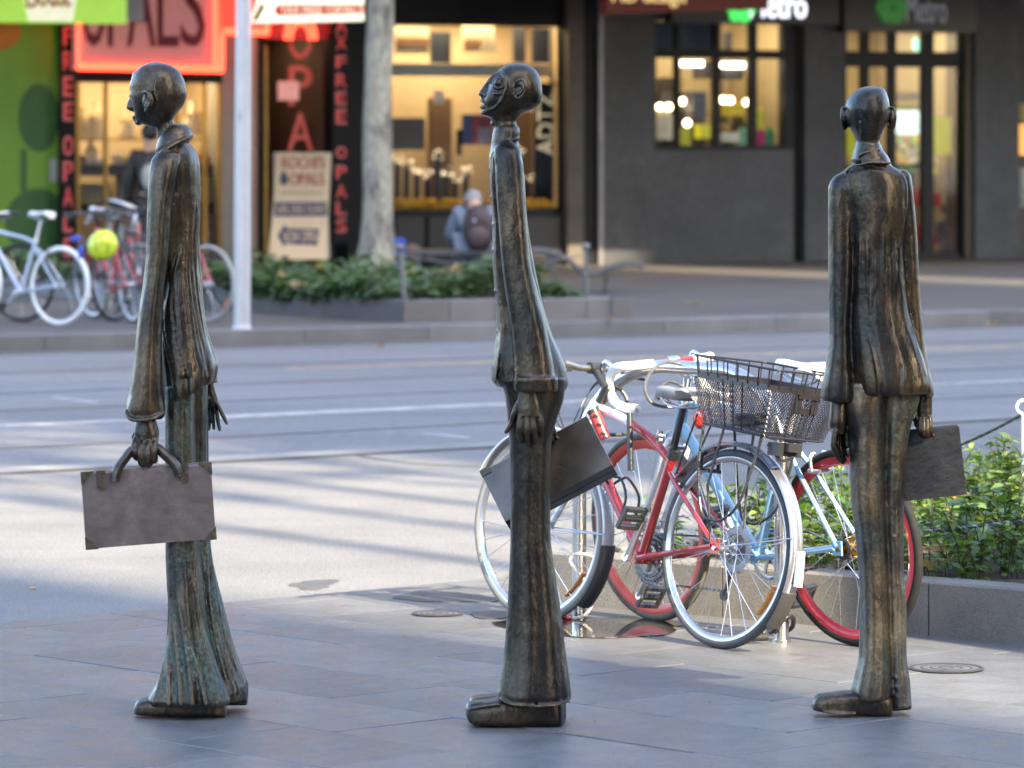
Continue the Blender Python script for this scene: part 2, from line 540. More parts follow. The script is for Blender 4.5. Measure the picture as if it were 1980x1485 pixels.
# pavers beyond the picture, one plain sheet, so that the ground goes on
# manholes, puddles
IRON = mat("cast_iron", (0.105, 0.10, 0.098), 0.5, 0.1, 0.3, 20, 0.4, 80)
def manhole(px, py, r, label):
    c = G(px, py)
    o = thing("manhole_cover", label, "manhole cover", tuple(c))
    mb = MB().disc((c.x, c.y, .001), (0, 0, 1), r, .008, 40); part("lid", o, mb, IRON, True)
    mb = MB()
    for k in (1.0, .72, .45, .2): mb.torus((c.x, c.y, .004), (0, 0, 1), r * k, .006 if k < 1 else .010, 48, 6, flat=.4)
    part("ring", o, mb, mat("cast_iron_worn", (0.03, 0.029, 0.028), 0.6, 0.0, 0.3, 20), True)
manhole(846, 1188, .085, "small round iron cover beside the damp patch left of the middle statue")
manhole(1830, 1294, .115, "round ringed iron cover in the paving right of the rightmost statue")
def blob(px, py, rx, ry, z, seed, n=48, k=.25):
    rr = random.Random(seed); ph = [rr.uniform(0, 6.28) for _ in range(4)]
    c = G(px, py); d = c.y
    pts = []
    for i in range(n):
        t = 2 * math.pi * i / n
        q = 1 + k * (math.sin(2 * t + ph[0]) * .5 + math.sin(3 * t + ph[1]) * .4 + math.sin(5 * t + ph[2]) * .25 + math.sin(9 * t + ph[3]) * .12)
        p = G(px + rx * q * math.cos(t), py + ry * q * math.sin(t))
        pts.append((p.x, p.y))
    return MB().slab(pts, z - .002, z)
WATER = mat("standing_water", (0.035, 0.032, 0.028), 0.015, 0, 0.1, 4, spec=0.9)
DAMP = mat("damp_stone", (0.035, 0.035, 0.037), 0.5, 0, 0.3, 10, 0.15, 120, rvar=0.1)
for i, (px, py, rx, ry, k) in enumerate(((1170, 1216, 165, 17, .2), (1010, 1208, 60, 9, .25))):
    struct("puddle", blob(px, py, rx, ry, .0042, 5 + i, k=k), WATER)
for i, (px, py, rx, ry) in enumerate(((860, 1156, 100, 10), (955, 1190, 42, 8))):
    struct("damp_patch", blob(px, py, rx, ry, .0036, 15 + i), DAMP)

struct("road_patch", blob(606, 1127, 44, 9, -.0062, 33, k=.4), mat("tar_patch", (.075, .073, .072), .7, 0, .3, 14, .6, 90))
mb = MB()
cr = [G(x, y) for x, y in ((690, 878), (735, 886), (790, 893), (850, 897), (905, 899), (960, 899))]
for p_, q_ in zip(cr[:-1], cr[1:]): strip(mb, p_, q_, .03, -.02, -.0064, .01)
struct("road_crack", mb, JOINT)
# ---------------------------------------------------------------- near planter with its shrubs
HW = 0.19
far_end = K + PDIR * 6.0
bl = thing("planter_wall", "low speckled concrete wall of the near planter behind the parked bicycles", "planter wall", tuple(K))
L0 = 0.0
for k, ln in enumerate((0.86, 0.9, 0.98, 1.1, 1.1, 1.1)):
    mb = MB()
    ang = math.atan2(PDIR.y, PDIR.x)
    m_ = MB().bbox(L0 + .003, L0 + ln - .003, 0, .16, -.05, HW, .008)
    rot = Matrix.Rotation(ang, 3, 'Z')
    sgn = 1 if (Matrix.Rotation(ang, 3, 'Z') @ Vector((0, 1, 0))).dot(PIN) > 0 else -1
    V = [tuple(K + rot @ Vector((p[0], p[1] * sgn, p[2]))) for p in m_.v]
    part("coping_block", bl, MB().add(V, m_.f), CONC)
    L0 += ln
LV = PIN
L0 = 0.165
for k in range(3):
    q = MB().bbox(L0 + .003, L0 + .95, 0, .16, -.05, HW, .008)
    ang2 = math.atan2(LV.y, LV.x)
    rot = Matrix.Rotation(ang2, 3, 'Z')
    sgn = 1 if (rot @ Vector((0, 1, 0))).dot(PDIR) > 0 else -1
    V = [tuple(K + rot @ Vector((p[0], p[1] * sgn, p[2]))) for p in q.v]
    part("coping_block", bl, MB().add(V, q.f), CONC)
    L0 += .955
A = K + PDIR * .16 + PIN * .16
struct("planter_soil", MB().slab([tuple(A)[:2], tuple(A + PDIR * 5.8)[:2], tuple(A + PDIR * 5.8 + PIN * 2.7)[:2], tuple(A + PIN * 2.7)[:2]], -.05, HW - .03), SOIL)

def leaf_mesh(name, L, W, m, fold=.18, curl=.15):
    V, Fc = [], []
    prof = [(0, .02), (.15, .55), (.35, .98), (.55, 1.0), (.75, .68), (.9, .3), (1.0, .02)]
    for t, w in prof:
        z = -curl * L * t * t
        for sx in (-1, 0, 1):
            V.append((sx * w * W / 2, t * L, z + (abs(sx) * w * W * fold)))
    for i in range(len(prof) - 1):
        for j in (0, 1):
            a = i * 3 + j
            Fc.append((a, a + 1, a + 4, a + 3))
    return mesh_of(name, MB().add(V, Fc), m, True, angle=80)
def leafmat(name, col, rough=.32):
    m = mat(name, col, rough, 0, 0.25, 25, rnd=0.30, spec=0.5)
    P = m.node_tree.nodes["Principled BSDF"]
    P.inputs['Subsurface Weight'].default_value = 0.0
    nt = m.node_tree
    tr = nt.nodes.new("ShaderNodeBsdfTranslucent"); tr.inputs[0].default_value = (col[0] * 1.6, col[1] * 1.7, col[2] * .7, 1)
    mx = nt.nodes.new("ShaderNodeMixShader"); mx.inputs[0].default_value = .28
    out = nt.nodes["Material Output"]
    nt.links.new(P.outputs[0], mx.inputs[1]); nt.links.new(tr.outputs[0], mx.inputs[2]); nt.links.new(mx.outputs[0], out.inputs[0])
    return m
LF1, LF2, LF3 = leafmat("shrub_leaf_green", (0.12, 0.19, 0.04)), leafmat("shrub_leaf_deep", (0.075, 0.14, 0.04), .26), leafmat("shrub_leaf_lime", (0.24, 0.31, 0.07), .4)
STEM = mat("shrub_stem", (0.06, 0.05, 0.03), .8)
LEAVES = [leaf_mesh("leaf", .062, .033, LF1), leaf_mesh("leaf", .055, .030, LF2, .22, .25), leaf_mesh("leaf", .05, .027, LF3, .15, .05), leaf_mesh("leaf", .068, .036, LF1, .12, .3)]
rs = random.Random(21)
shr = thing("ground_cover_shrub", "glossy green leafy shrubs filling the near planter at the right", "shrub", tuple(A))
stems, cand = MB(), []
for i in range(1150):
    u, v = rs.uniform(.15, 3.9), rs.uniform(0.10, 2.5)
    p = A + PDIR * u + PIN * v
    if abs(p.x) > p.y * .1165 + .25: continue
    env = .22 + .19 * min(1, v / .8) + .05 * math.sin(u * 3 + 1) + .04 * math.sin(v * 5)
    if u < 1.0: env *= .62 + .38 * u
    h = env * rs.uniform(.6, 1.1)
    lean = Vector((rs.uniform(-.5, .5), rs.uniform(-.6, .35), 0)) * h * .7
    if v < .25: lean -= PIN * .10
    b = Vector((p.x, p.y, HW - .04))
    pth = [b, b + lean * .35 + Vector((0, 0, h * .55)), b + lean + Vector((0, 0, h))]
    path = spline(pth, 8)
    stems.tube(path, [.0022] * (len(path) - 1) + [.001], 4)
    for j in range(rs.randint(15, 21)):
        t = rs.uniform(.08, 1.0) ** .8
        q = path[min(len(path) - 1, int(t * (len(path) - 1)))] + Vector((rs.uniform(-.008, .008),) * 3)
        yaw = rs.uniform(0, 6.28); pitch = rs.uniform(-.35, .75)
        cand.append((q, (pitch, rs.uniform(-.45, .45), yaw), rs.uniform(.6, 1.08), rs.choice([0, 0, 1, 1, 2, 3])))
part("stem", shr, stems, STEM, kind="stuff")
def big(c):
    q = c[0]
    vis = q.z * 2.2 - q.y * .5
    if abs(q.x) > q.y * .1165: vis -= 9
    px = CX + F * q.x / q.y
    if 1590 < px < 1760: vis -= .35
    return -vis
cand.sort(key=big)
for q, r_, s_, k in cand[:300]:
    inst("leaf", shr, LEAVES[k], tuple(q - A), r_, (s_, s_, s_))
for k in range(4):
    mb = MB()
    src = LEAVES[k]
    vs0 = [v.co.copy() for v in src.vertices]; fs0 = [tuple(p.vertices) for p in src.polygons]
    for q, r_, s_, kk in cand[300:]:
        if kk != k: continue
        M = Matrix.Translation(q) @ Euler(r_).to_matrix().to_4x4() @ Matrix.Scale(s_, 4)
        mb.add([tuple(M @ v) for v in vs0], fs0)
    part("foliage", shr, mb, src.materials[0], True, kind="stuff", angle=80)
DRY = leafmat("dry_leaf_orange", (0.42, 0.16, 0.05), .7); DRY2 = leafmat("dry_leaf_tan", (0.34, 0.22, 0.11), .75)
def dryleaf(c, s, rot, m, label, shape=0):
    rr = random.Random(int(s * 1e4) + shape)
    pts = []
    n = 22
    for i in range(n):
        t = 2 * math.pi * i / n
        q = s * (.62 + .38 * abs(math.cos(2.5 * t + .3)) ) * rr.uniform(.85, 1.1)
        pts.append(Vector((q * math.cos(t), q * math.sin(t) * .75, s * .18 * math.sin(2 * t + shape))))
    Rm = Euler(rot).to_matrix()
    V = [tuple(Vector(c) + Rm @ p) for p in pts] + [tuple(Vector(c) + Rm @ Vector((0, 0, -s * .08)))]
    mb = MB().add(V, [(i, (i + 1) % n, n) for i in range(n)])
    mb.tube([Vector(c) + Rm @ Vector((s * .7, 0, 0)), Vector(c) + Rm @ Vector((s * 1.35, s * .2, s * .1))], s * .03, 5)
    thing("fallen_leaf", label, "leaf", c, mb=mb, m=m, smooth=True)
dryleaf(tuple(PD(1838, 955, 16.6)), .045, (1.1, .2, .3), DRY, "orange dead leaf caught in the shrubs under the black briefcase")
dryleaf(tuple(PD(1812, 1062, 15.75)), .05, (.9, -.2, .8), DRY2, "big curled tan leaf among the shrub stems beside the red tyre")
dryleaf(tuple(PD(1790, 1092, 15.6)), .042, (.6, .3, 2.), DRY2, "smaller tan leaf lying on the planter soil by the red tyre", 2)
for px, py, z, s, lab in ((1338, 588, .125, .085, "lone yellow leaf lying on the far pavement right of the planter"), (1180, 619, .125, .05, "small orange leaf at the foot of the far planter's right end"),
                          (1918, 627, .125, .07, "brown leaf on the far kerb near the right edge"), (735, 670, -.015, .06, "pale scrap of leaf on the road near the far kerb")):
    c = G(px, py, z); dryleaf((c.x, c.y, z + .012), s, (.15, .1, s * 30), DRY2 if s > .06 else DRY, lab, 1)
c = G(62, 1137); thing("cigarette_butt", "orange cigarette butt lying on the asphalt at the left", "cigarette butt", tuple(c), mb=MB().cyl((c.x - .01, c.y, .0), (c.x + .014, c.y + .004, .0), .004, seg=8), m=mat("butt_paper", (.5, .3, .1), .8))

# rope fence round the near planter
ROPE1 = mat("rope_black_yellow", (0.05, 0.055, 0.03), .7, 0, .9, 120)
WHITE = mat("white_paint", (0.78, 0.77, 0.74), .4, 0, .06, 8)
pp = PD(1979, 870, 17.0)
def post(px, d, top, label):
    b = PD(px, 870, d); b.z = HW - .04
    o = thing("rope_post", label, "post", tuple(b))
    z1 = HC - (top - HZ) / F * d
    part("pole", o, MB().cyl(b, (b.x, b.y, z1 - .06), .0085, seg=10), WHITE, True)
    part("eye_ring", o, MB().torus((b.x, b.y, z1 - .03), (0, 1, 0), .026, .006, 24, 8), WHITE, True)
    return Vector((b.x, b.y, z1 - .055))
q1 = post(1979, 17.0, 772, "white looped rope post at the right edge of the near planter")
q0 = post(1668, 17.9, 862, "white rope post hidden mostly by the rightmost statue's legs")
def rope(a, b, sag, r, m, label, m2=None):
    pts = [a.lerp(b, t / 24) - Vector((0, 0, sag * 4 * (t / 24) * (1 - t / 24))) for t in range(25)]
    o = thing("rope", label, "rope", tuple(a))
    part("strand", o, MB().tube(pts, r, 8), m, True)
    path2, i = [], 0
    fine = [a.lerp(b, t / 240) - Vector((0, 0, sag * 4 * (t / 240) * (1 - t / 240))) for t in range(241)]
    for t, p in enumerate(fine):
        path2.append(p + Vector((0, math.cos(t * .55), math.sin(t * .55))) * r * .72)
    part("tracer", o, MB().tube(path2, r * .5, 5), m2, True)
TR1 = mat("rope_tracer_yellow", (.38, .36, .10), .7); TR2 = mat("rope_tracer_white", (.6, .6, .62), .6)
rope(PD(1700, 905, 17.6), q1, .03, .006, ROPE1, "black rope with yellow tracer sagging from the white post", TR1)
rope(PD(1560, 1040, 16.2), PD(2010, 1003, 15.6), .012, .005, mat("rope_blue_black", (.06, .07, .10), .6, 0, .6, 90), "dark cord with white tracer stretched low across the shrubs", TR2)
rope(q1, q1 + Vector((1.2, -.9, .02)), .05, .006, ROPE1, "black rope leaving the white post to the right", TR1)

# ---------------------------------------------------------------- far side: kerb, pavement, planter
k0, k1 = G(0, 655, .12), G(1980, 606, .12)
k0 = G(0, 683, -.022); k1 = G(1980, 629, -.022)
kd = (k1 - k0).normalized(); kn = Vector((-kd.y, kd.x, 0))
kb0 = k0 - kd * 40
FPZ = 0.12
struct("far_pavement", MB().slab([tuple(kb0 + kn * .30)[:2], tuple(kb0 + kd * 110 + kn * .30)[:2], tuple(kb0 + kd * 110 + kn * 60)[:2], tuple(kb0 + kn * 60)[:2]], -.3, FPZ), FARP)
ks = struct("far_kerb", None, None)
ang = math.atan2(kd.y, kd.x)
kme = mesh_of("kerb_stone", MB().bbox(.004, 1.196, 0, .297, -.2, FPZ + .002, .012), KERB)
for i in range(-4, 20):
    p = k0 + kd * (i * 1.2 - 2.0)
    inst("kerb_stone", ks, kme, (p.x, p.y, 0), (0, 0, ang))
mb = MB(); strip(mb, k0 - kn * .16, k1 - kn * .16, .3, -.03, -.0172, 40); struct("far_gutter", mb, mat("gutter_stone", (.10, .10, .102), .6, 0, .2, 2, .2, 40))
# far planter
pa, pb, pc = G(478, 603, FPZ), G(780, 623, FPZ), G(1222, 617, FPZ)
pback = Vector((-.52, .85, 0)) * 9
def wall_blocks(o, a, b, h, t, n, m):
    d = (b - a); Ln = d.length; d.normalize(); nn = Vector((-d.y, d.x, 0))
    for i in range(n):
        q = MB().bbox(i * Ln / n + .004, (i + 1) * Ln / n - .004, 0, t, 0, h, .01)
        V = [tuple(a + d * p[0] + nn * p[1] + Vector((0, 0, p[2]))) for p in q.v]
        part("stone_block", o, MB().add(V, q.f), m)
fp = thing("planter_wall", "low stone wall of the planter across the road, in front of the plane tree", "planter wall", tuple(pb))
FST = mat("far_planter_stone", (0.12, 0.113, 0.108), .8, 0, .15, 2, .4, 30, rnd=.22)
wall_blocks(fp, pa, pb, .19, .2, 2, FST); wall_blocks(fp, pb, pc, .19, .2, 5, FST); wall_blocks(fp, pc, pc + pback, .19, .2, 8, FST); wall_blocks(fp, pa + pback, pa, .19, .2, 8, FST)
struct("far_planter_soil", MB().slab([tuple(p)[:2] for p in (pa + Vector((.15, .2, 0)), pb + Vector((0, .2, 0)), pc + Vector((-.2, .2, 0)), pc + pback, pa + pback)], .1, FPZ + .14), SOIL)
FL = [leafmat("far_leaf_dark", (0.045, 0.085, 0.035), .5), leafmat("far_leaf_mid", (0.07, 0.12, 0.05), .5), leafmat("far_leaf_dull", (0.09, 0.11, 0.06), .5)]
rs = random.Random(4)
fsh = thing("ground_cover_shrub", "low dark green ground cover in the planter across the road", "shrub", tuple(pb))
mbs = [MB(), MB(), MB()]
src = leaf_mesh("leaf_shape", .13, .06, FL[0])
vs0 = [v.co.copy() for v in src.vertices]; fs0 = [tuple(p.vertices) for p in src.polygons]
for i in range(6500):
    a_, b_ = rs.random(), rs.random() ** 1.5
    base_ = (pa.lerp(pb, a_ / .4) if a_ < .4 else pb.lerp(pc, (a_ - .4) / .6 * .86))
    p = base_ + pback * (.035 + b_ * .9)
    h = (.24 + .08 * math.sin(p.x * 2.1 + p.y) + .06 * math.sin(p.x * 5 + 2)) * rs.uniform(.25, 1.05)
    if a_ > .9: h *= .6
    M = Matrix.Translation((p.x, p.y, FPZ + .14 + h)) @ Euler((rs.uniform(-.6, .6), rs.uniform(-.6, .6), rs.uniform(0, 6.3))).to_matrix().to_4x4() @ Matrix.Scale(rs.uniform(.6, 1.2), 4)
    mbs[rs.choice((0, 0, 1, 1, 2))].add([tuple(M @ v) for v in vs0], fs0)
for k in range(3): part("foliage", fsh, mbs[k], FL[k], True, kind="stuff", angle=80)
bpy.data.meshes.remove(src)
lit = MB()
for i in range(42):
    a_ = rs.random(); b_ = rs.random() * .5
    base_ = (pa.lerp(pb, a_ / .4) if a_ < .4 else pb.lerp(pc, (a_ - .4) / .6 * .86)); p = base_ + pback * (.03 + b_)
    M = Matrix.Translation((p.x, p.y, FPZ + .335 + .07 * math.sin(p.x * 2.1 + p.y))) @ Euler((rs.uniform(-.6, .9), rs.uniform(-.6, .6), rs.uniform(0, 6.3))).to_matrix().to_4x4() @ Matrix.Scale(rs.uniform(.6, 1.1), 4)
    lit.add([tuple(M @ Vector(v)) for v in ((-.05, -.06, 0), (.04, -.07, .01), (.08, 0, -.01), (.03, .08, .02), (-.06, .05, 0))], [(0, 1, 2, 3, 4)])
thing("leaf_litter", "scatter of tan dead plane leaves lying on the far ground cover", "leaf litter", tuple(pb), mb=lit, m=DRY2, kind="stuff")
GALV = mat("galvanised_post", (.13, .13, .13), .5, .3, .15, 10)
def fpost(pxt, pyt, pxb, pyb, label):
    b = G(pxb, pyb, FPZ + .16); t = PD(pxt, pyt, b.y)
    o = thing("cable_post", label, "post", tuple(b))
    part("pole", o, MB().cyl(b, t, .022, .018, 12), GALV, True)
    part("cap", o, MB().ell(t + Vector((0, 0, .02)), (.04, .04, .04), 12, 8), GALV, True)
    return t
t0 = fpost(773, 483, 783, 588, "leaning galvanised post on the front edge of the far planter, by the tree")
t1_ = fpost(1133, 482, 1133, 578, "upright galvanised post at the right end of the far planter, before the bench")
o = thing("cable", "thin sagging steel cable between the two far planter posts", "cable", tuple(t0), mb=MB().tube([t0.lerp(t1_, k / 20) - Vector((0, 0, .05 + .9 * (k / 20) * (1 - k / 20) * .35)) for k in range(21)], .006, 6), m=GALV)

# plane tree
BARK = None
def bark():
    m, nt, N, L, P = _nt("plane_bark")
    v = coords(nt, (1, 1, .45))
    n1 = noise(nt, v, 5.5, 4, .6); n2 = noise(nt, v, 22, 5, .6)
    r1 = ramp(nt, n1.outputs[0], [(.36, (.085, .08, .07)), (.46, (.18, .175, .15)), (.56, (.27, .27, .215)), (.66, (.20, .18, .14)), (.72, (.30, .23, .13))])
    r2 = ramp(nt, n2.outputs[0], [(.3, (.75,) * 3), (.7, (1.15,) * 3)])
    L.new(mixc(nt, 1.0, r1.outputs[0], r2.outputs[0], 'MULTIPLY'), P.inputs['Base Color'])
    P.inputs['Roughness'].default_value = .85
    b = N.new("ShaderNodeBump"); b.inputs['Strength'].default_value = .5; b.inputs['Distance'].default_value = .03
    L.new(n1.outputs[0], b.inputs['Height']); L.new(b.outputs[0], P.inputs['Normal'])
    return m
BARK = bark()
def trunk_mb(b, rad, h, lean, limbs, seed):
    rr = random.Random(seed)
    mb = MB()
    n = 26
    path = [b + Vector((lean[0] * (k / n) + .012 * math.sin(k * .6), lean[1] * k / n, h * k / n)) for k in range(n + 1)]
    r_ = [rad * (1 + .75 * math.exp(-k * .9) + .04 * math.sin(k * 1.3)) * (1 - .35 * k / n) for k in range(n + 1)]
    mb.tube(path, r_, 20)
    tips = []
    for (az, up, ln, k0) in limbs:
        p0 = path[int(k0 * n)]
        d = Vector((math.cos(az), math.sin(az), up))
        pts = [p0 + d * ln * t + Vector((0, 0, .25 * ln * t * t)) for t in (0, .25, .5, .75, 1)]
        sp = spline(pts, 12)
        mb.tube(sp, [rad * .5 * (1 - .8 * i / len(sp)) for i in range(len(sp))], 8)
        tips += sp[4:]
        for q in range(5):
            s0 = sp[5 + q]; dd = Vector((rr.uniform(-1, 1), rr.uniform(-1, 1), rr.uniform(0, 1))) * ln * .45
            mb.tube([s0, s0 + dd * .5 + Vector((0, 0, .1)), s0 + dd], [rad * .14, rad * .09, rad * .04], 5); tips += [s0 + dd * .5, s0 + dd]
    return mb, tips
def crown_mb(tips, n, spread, size, seed):
    rr = random.Random(seed); mb = MB()
    for i in range(n):
        t = rr.choice(tips)
        p = t + Vector((rr.gauss(0, spread), rr.gauss(0, spread), rr.gauss(0, spread * .7)))
        M = Matrix.Translation(p) @ Euler((rr.uniform(-1, 1), rr.uniform(-1, 1), rr.uniform(0, 6.3))).to_matrix().to_4x4() @ Matrix.Scale(size * rr.uniform(.6, 1.3), 4)
        mb.add([tuple(M @ Vector(v)) for v in ((-.5, -.2, 0), (-.15, -.5, .06), (.45, -.3, 0), (.55, .2, .08), (.1, .55, 0), (-.45, .3, .06))], [(0, 1, 2, 3, 4, 5)])
    return mb
CROWN = leafmat("plane_leaf", (0.10, 0.13, 0.035), .5)
tb = PD(726, 520, 47.0); tb.z = FPZ
tr_ = thing("plane_tree", "mottled grey plane tree trunk standing in the planter across the road", "tree", tuple(tb))
mbt, tips = trunk_mb(tb, .168, 6.5, (.10, .1), [(2.2, .8, 3, .8), (.3, .9, 3, .85), (4.2, .8, 2.5, .92), (1.2, 1.3, 3, 1.0)], 2)
part("trunk", tr_, mbt, BARK, True, angle=60)
part("crown", tr_, crown_mb([t for t in tips if t.z > 6.2], 900, .5, .22, 5), CROWN, kind="stuff")

# light pole
lp = G(468, 636, FPZ)
PW = mat("pole_grey_white", (.40, .41, .43), .38, .3, .06, 3, .05, 40)
o = thing("light_pole", "smooth pale grey light pole standing by the far kerb", "light pole", tuple(lp))
part("pole", o, MB().tube([lp, lp + Vector((.005, 0, 1)), lp + Vector((.03, 0, 6.5))], [.072, .07, .055], 24), PW, True)
part("base_ring", o, MB().cyl(lp, lp + Vector((0, 0, .03)), .085, .078, 24), PW, True)
part("number_plate", o, MB().b2(lp.x - .03, lp.x - .005, lp.y - .075, lp.y - .068, 1.88, 1.95), mat("plate_dark", (.25, .27, .33), .5))

# bench with curved slatted seat
BEN = mat("bench_grey", (.075, .075, .08), .5, .3, .15, 12)
bo = PD(1060, 560, 45.5); bo.z = FPZ
bench = thing("bench", "curved grey slatted lounge bench behind the far planter", "bench", tuple(bo))
prof = [(-.55, .40), (-.3, .43), (-.05, .44), (.18, .36), (.36, .22), (.5, .20), (.62, .26), (.85, .30), (.98, .27)]
path = spline([Vector((a, 0, z)) for a, z in prof], 40)
for k in range(7):
    y = -.3 + k * .1
    part("slat", bench, MB().tube([bo + Vector((p.x, y, p.z)) for p in path], .016, 6, flat=1.6), BEN, True)
for x in (-.45, .05, .6):
    zz = [p.z for p in path if abs(p.x - x) < .06][0]
    part("leg", bench, MB().b2(bo.x + x - .02, bo.x + x + .02, bo.y - .28, bo.y + .28, FPZ, FPZ + zz - .01), BEN)
# ================================================================ the shop fronts across the road
FA = R(29)
FO = Vector((1.108, 55.4, FPZ))
FR = Matrix.Translation(FO) @ Matrix.Rotation(FA, 4, 'Z')
def S(px, n=0.0):
    """metres along the facade (n = metres behind it) at a photo column"""
    k = (px - CX) / F
    ox, oy = FO.x - n * math.sin(FA), FO.y + n * math.cos(FA)
    return (k * oy - ox) / (math.cos(FA) - k * math.sin(FA))
def ZZ(px, py, n=0.0):
    d = FO.y + n * math.cos(FA) + S(px, n) * math.sin(FA)
    return HC - (py - HZ) / F * d - FPZ
def RC(x0, y0, x1, y1, n=0.0):
    xm = (x0 + x1) / 2
    return S(x0, n), S(x1, n), ZZ(xm, y1, n), ZZ(xm, y0, n)      # s0, s1, z low, z high
def fbox(mb, x0, y0, x1, y1, n0, n1):
    a, b, c, d = RC(x0, y0, x1, y1, n0); return mb.b2(a, b, n0, n1, c, d)
def fthing(name, label, cat, x0, y0, n, group=None):
    return thing(name, label, cat, (S(x0, n), n, ZZ(x0, y0, n)), FR, group)
def fp_(name, par, rects, m, label=None, smooth=False):
    o = None
    for r_ in rects: o = part(name, par, fbox(MB(), *r_), m, smooth, label)
    return o
GRN = mat("juice_bar_green", (0.16, 0.33, 0.035), .45, 0, .2, .7)
GRD = mat("juice_print_dark_green", (0.035, 0.12, 0.03), .5, 0, .2, 2)
BLK = mat("sign_black", (0.005, 0.0055, 0.0075), .5, 0, .2, 4, spec=.2)
PIER = mat("pier_render_pink", (0.42, 0.29, 0.22), .8, 0, .08, 3)
PIERG = mat("pier_render_grey", (0.33, 0.30, 0.265), .8, 0, .08, 3)
GREY = mat("grey_granite", (0.058, 0.058, 0.061), .6, 0, .45, .9, .25, 14, speck=.15, ss=12)
BRN = mat("pillar_brown_stone", (0.085, 0.07, 0.055), .6, 0, .35, 2.2, .2, 14)
GOLDF = mat("gold_shelf_frame", (0.45, 0.30, 0.08), .4, .5, .15, 6)
CREAM = mat("shop_cream_wall", (0.55, 0.44, 0.29), .7, 0, .12, 2)
SHELF = mat("shelf_dark", (0.06, 0.05, 0.045), .5, 0, .2, 6)
GLS = glass("shop_glass", refl=.45)
NEON = glow("neon_red", (1.0, 0.045, 0.02), 5.0)
WARM = glow("warm_lamp", (1.0, 0.74, 0.42), 9.0)
WHITEL = glow("white_lamp", (1.0, 0.9, 0.72), 7.0)
def lamp(par, name, s0, s1, n, z, power, col, depth=.5, up=False):
    l = bpy.data.lights.new(name, 'AREA'); l.shape = 'RECTANGLE'; l.size = abs(s1 - s0); l.size_y = depth; l.energy = power * EG * .48; l.color = col
    o = bpy.data.objects.new(name, l); C.objects.link(o); o.parent = par
    b = BASE[par.name]
    o.location = ((s0 + s1) / 2 - b[0], n - b[1], z - b[2])
    if up: o.rotation_euler = (R(180), 0, 0)
    return o

def room(par, x0, y0, x1, y1, depth, wallm, floorm, power, col, top=None):
    """a lit shop interior behind an opening"""
    a, b, c, d = RC(x0, y0, x1, y1)
    zt = d if top is None else top
    mb = MB(); e = .06
    mb.b2(a - .3, b + .3, depth, depth + e, c - .02, zt)
    mb.b2(a - .3 - e, a - .3, .15, depth, c - .02, zt); mb.b2(b + .3, b + .3 + e, .15, depth, c - .02, zt)
    mb.b2(a - .3, b + .3, .15, depth, zt, zt + e)
    part("room_wall", par, mb, wallm)
    part("room_floor", par, MB().b2(a - .3, b + .3, .15, depth, c - .1, c - .021), floorm)
    part("ceiling_light", par, MB().b2(a + .15, b - .15, .35, .5, zt - .05, zt - .01), WARM)
    lamp(par, "ceiling_lamp", a + .1, b - .1, depth * .45, zt - .08, power, col, depth * .5)
    return a, b, c, d

# --- juice bar
s = fthing("juice_bar", "bright green shop front printed with dark green spoon shapes at the far left", "shop front", 0, 530, 0)
fp_("wall", s, [(-260, -120, 112, 545, 0, .25)], GRN)
for cx_, cy_, rx, ry in ((75, 228, 40, 62), (72, 430, 62, 62)):
    q = MB(); sc_, zc_ = S(cx_), ZZ(cx_, cy_); kx = (S(cx_ + rx) - S(cx_ - rx)) / 2; kz = ry / 154
    q.prism([(sc_ + kx * math.cos(t), zc_ + kz * math.sin(t)) for t in [2 * math.pi * i / 32 for i in range(32)]], -.006, .01)
    part("printed_spoon", s, q, GRD)
fp_("printed_stem", s, [(40, 288, 52, 372, -.005, .01)], GRD)
q = MB(); sc_, zc_ = S(-12), ZZ(-12, 62); q.prism([(sc_ + .34 * math.cos(t), zc_ + .22 * math.sin(t)) for t in [2 * math.pi * i / 28 for i in range(28)]], -.006, .01)
part("printed_orange", s, q, mat("print_orange", (.5, .16, .03), .5, 0, .2, 3))
fp_("notice", s, [(97, 308, 110, 352, -.012, .0)], mat("notice_grey", (.45, .47, .5), .5))
s = fthing("awning_sign", "green and white juice shop awning sign with colourful letters at the top left", "sign", 60, 42, -1.2)
fp_("panel", s, [(-200, -90, 245, 43, -1.2, -1.0)], mat("awning_green", (.33, .55, .08), .4, 0, .3, .8, emit=(.33, .6, .08), es=.55))
q = MB(); a, b, c, d = RC(33, -70, 158, 41, -1.2)
q.prism([(a, d), (b, d), (b - .12, c), (a + .14, c)], -1.215, -1.19)
part("cup_print", s, q, mat("awning_white", (.75, .76, .62), .4, emit=(.8, .8, .6), es=.5))
for ch, x0, x1, col in (("B", 50, 72, (.75, .25, .04)), ("o", 72, 93, (.8, .6, .05)), ("o", 93, 112, (.75, .2, .04)), ("s", 112, 124, (.8, .6, .05)), ("t", 122, 136, (.8, .35, .05))):
    a, b, c, d = RC(x0, -38, x1, 14 if ch != "B" else 15, -1.22)
    part("letter", s, text_mb(ch, a, b, c, d, -1.24, .02), mat("letter_%d" % int(col[1] * 100), col, .4))
fp_("end_panel", s, [(246, -90, 278, 41, -1.2, -1.0)], mat("awning_end_grey", (.5, .5, .55), .5))

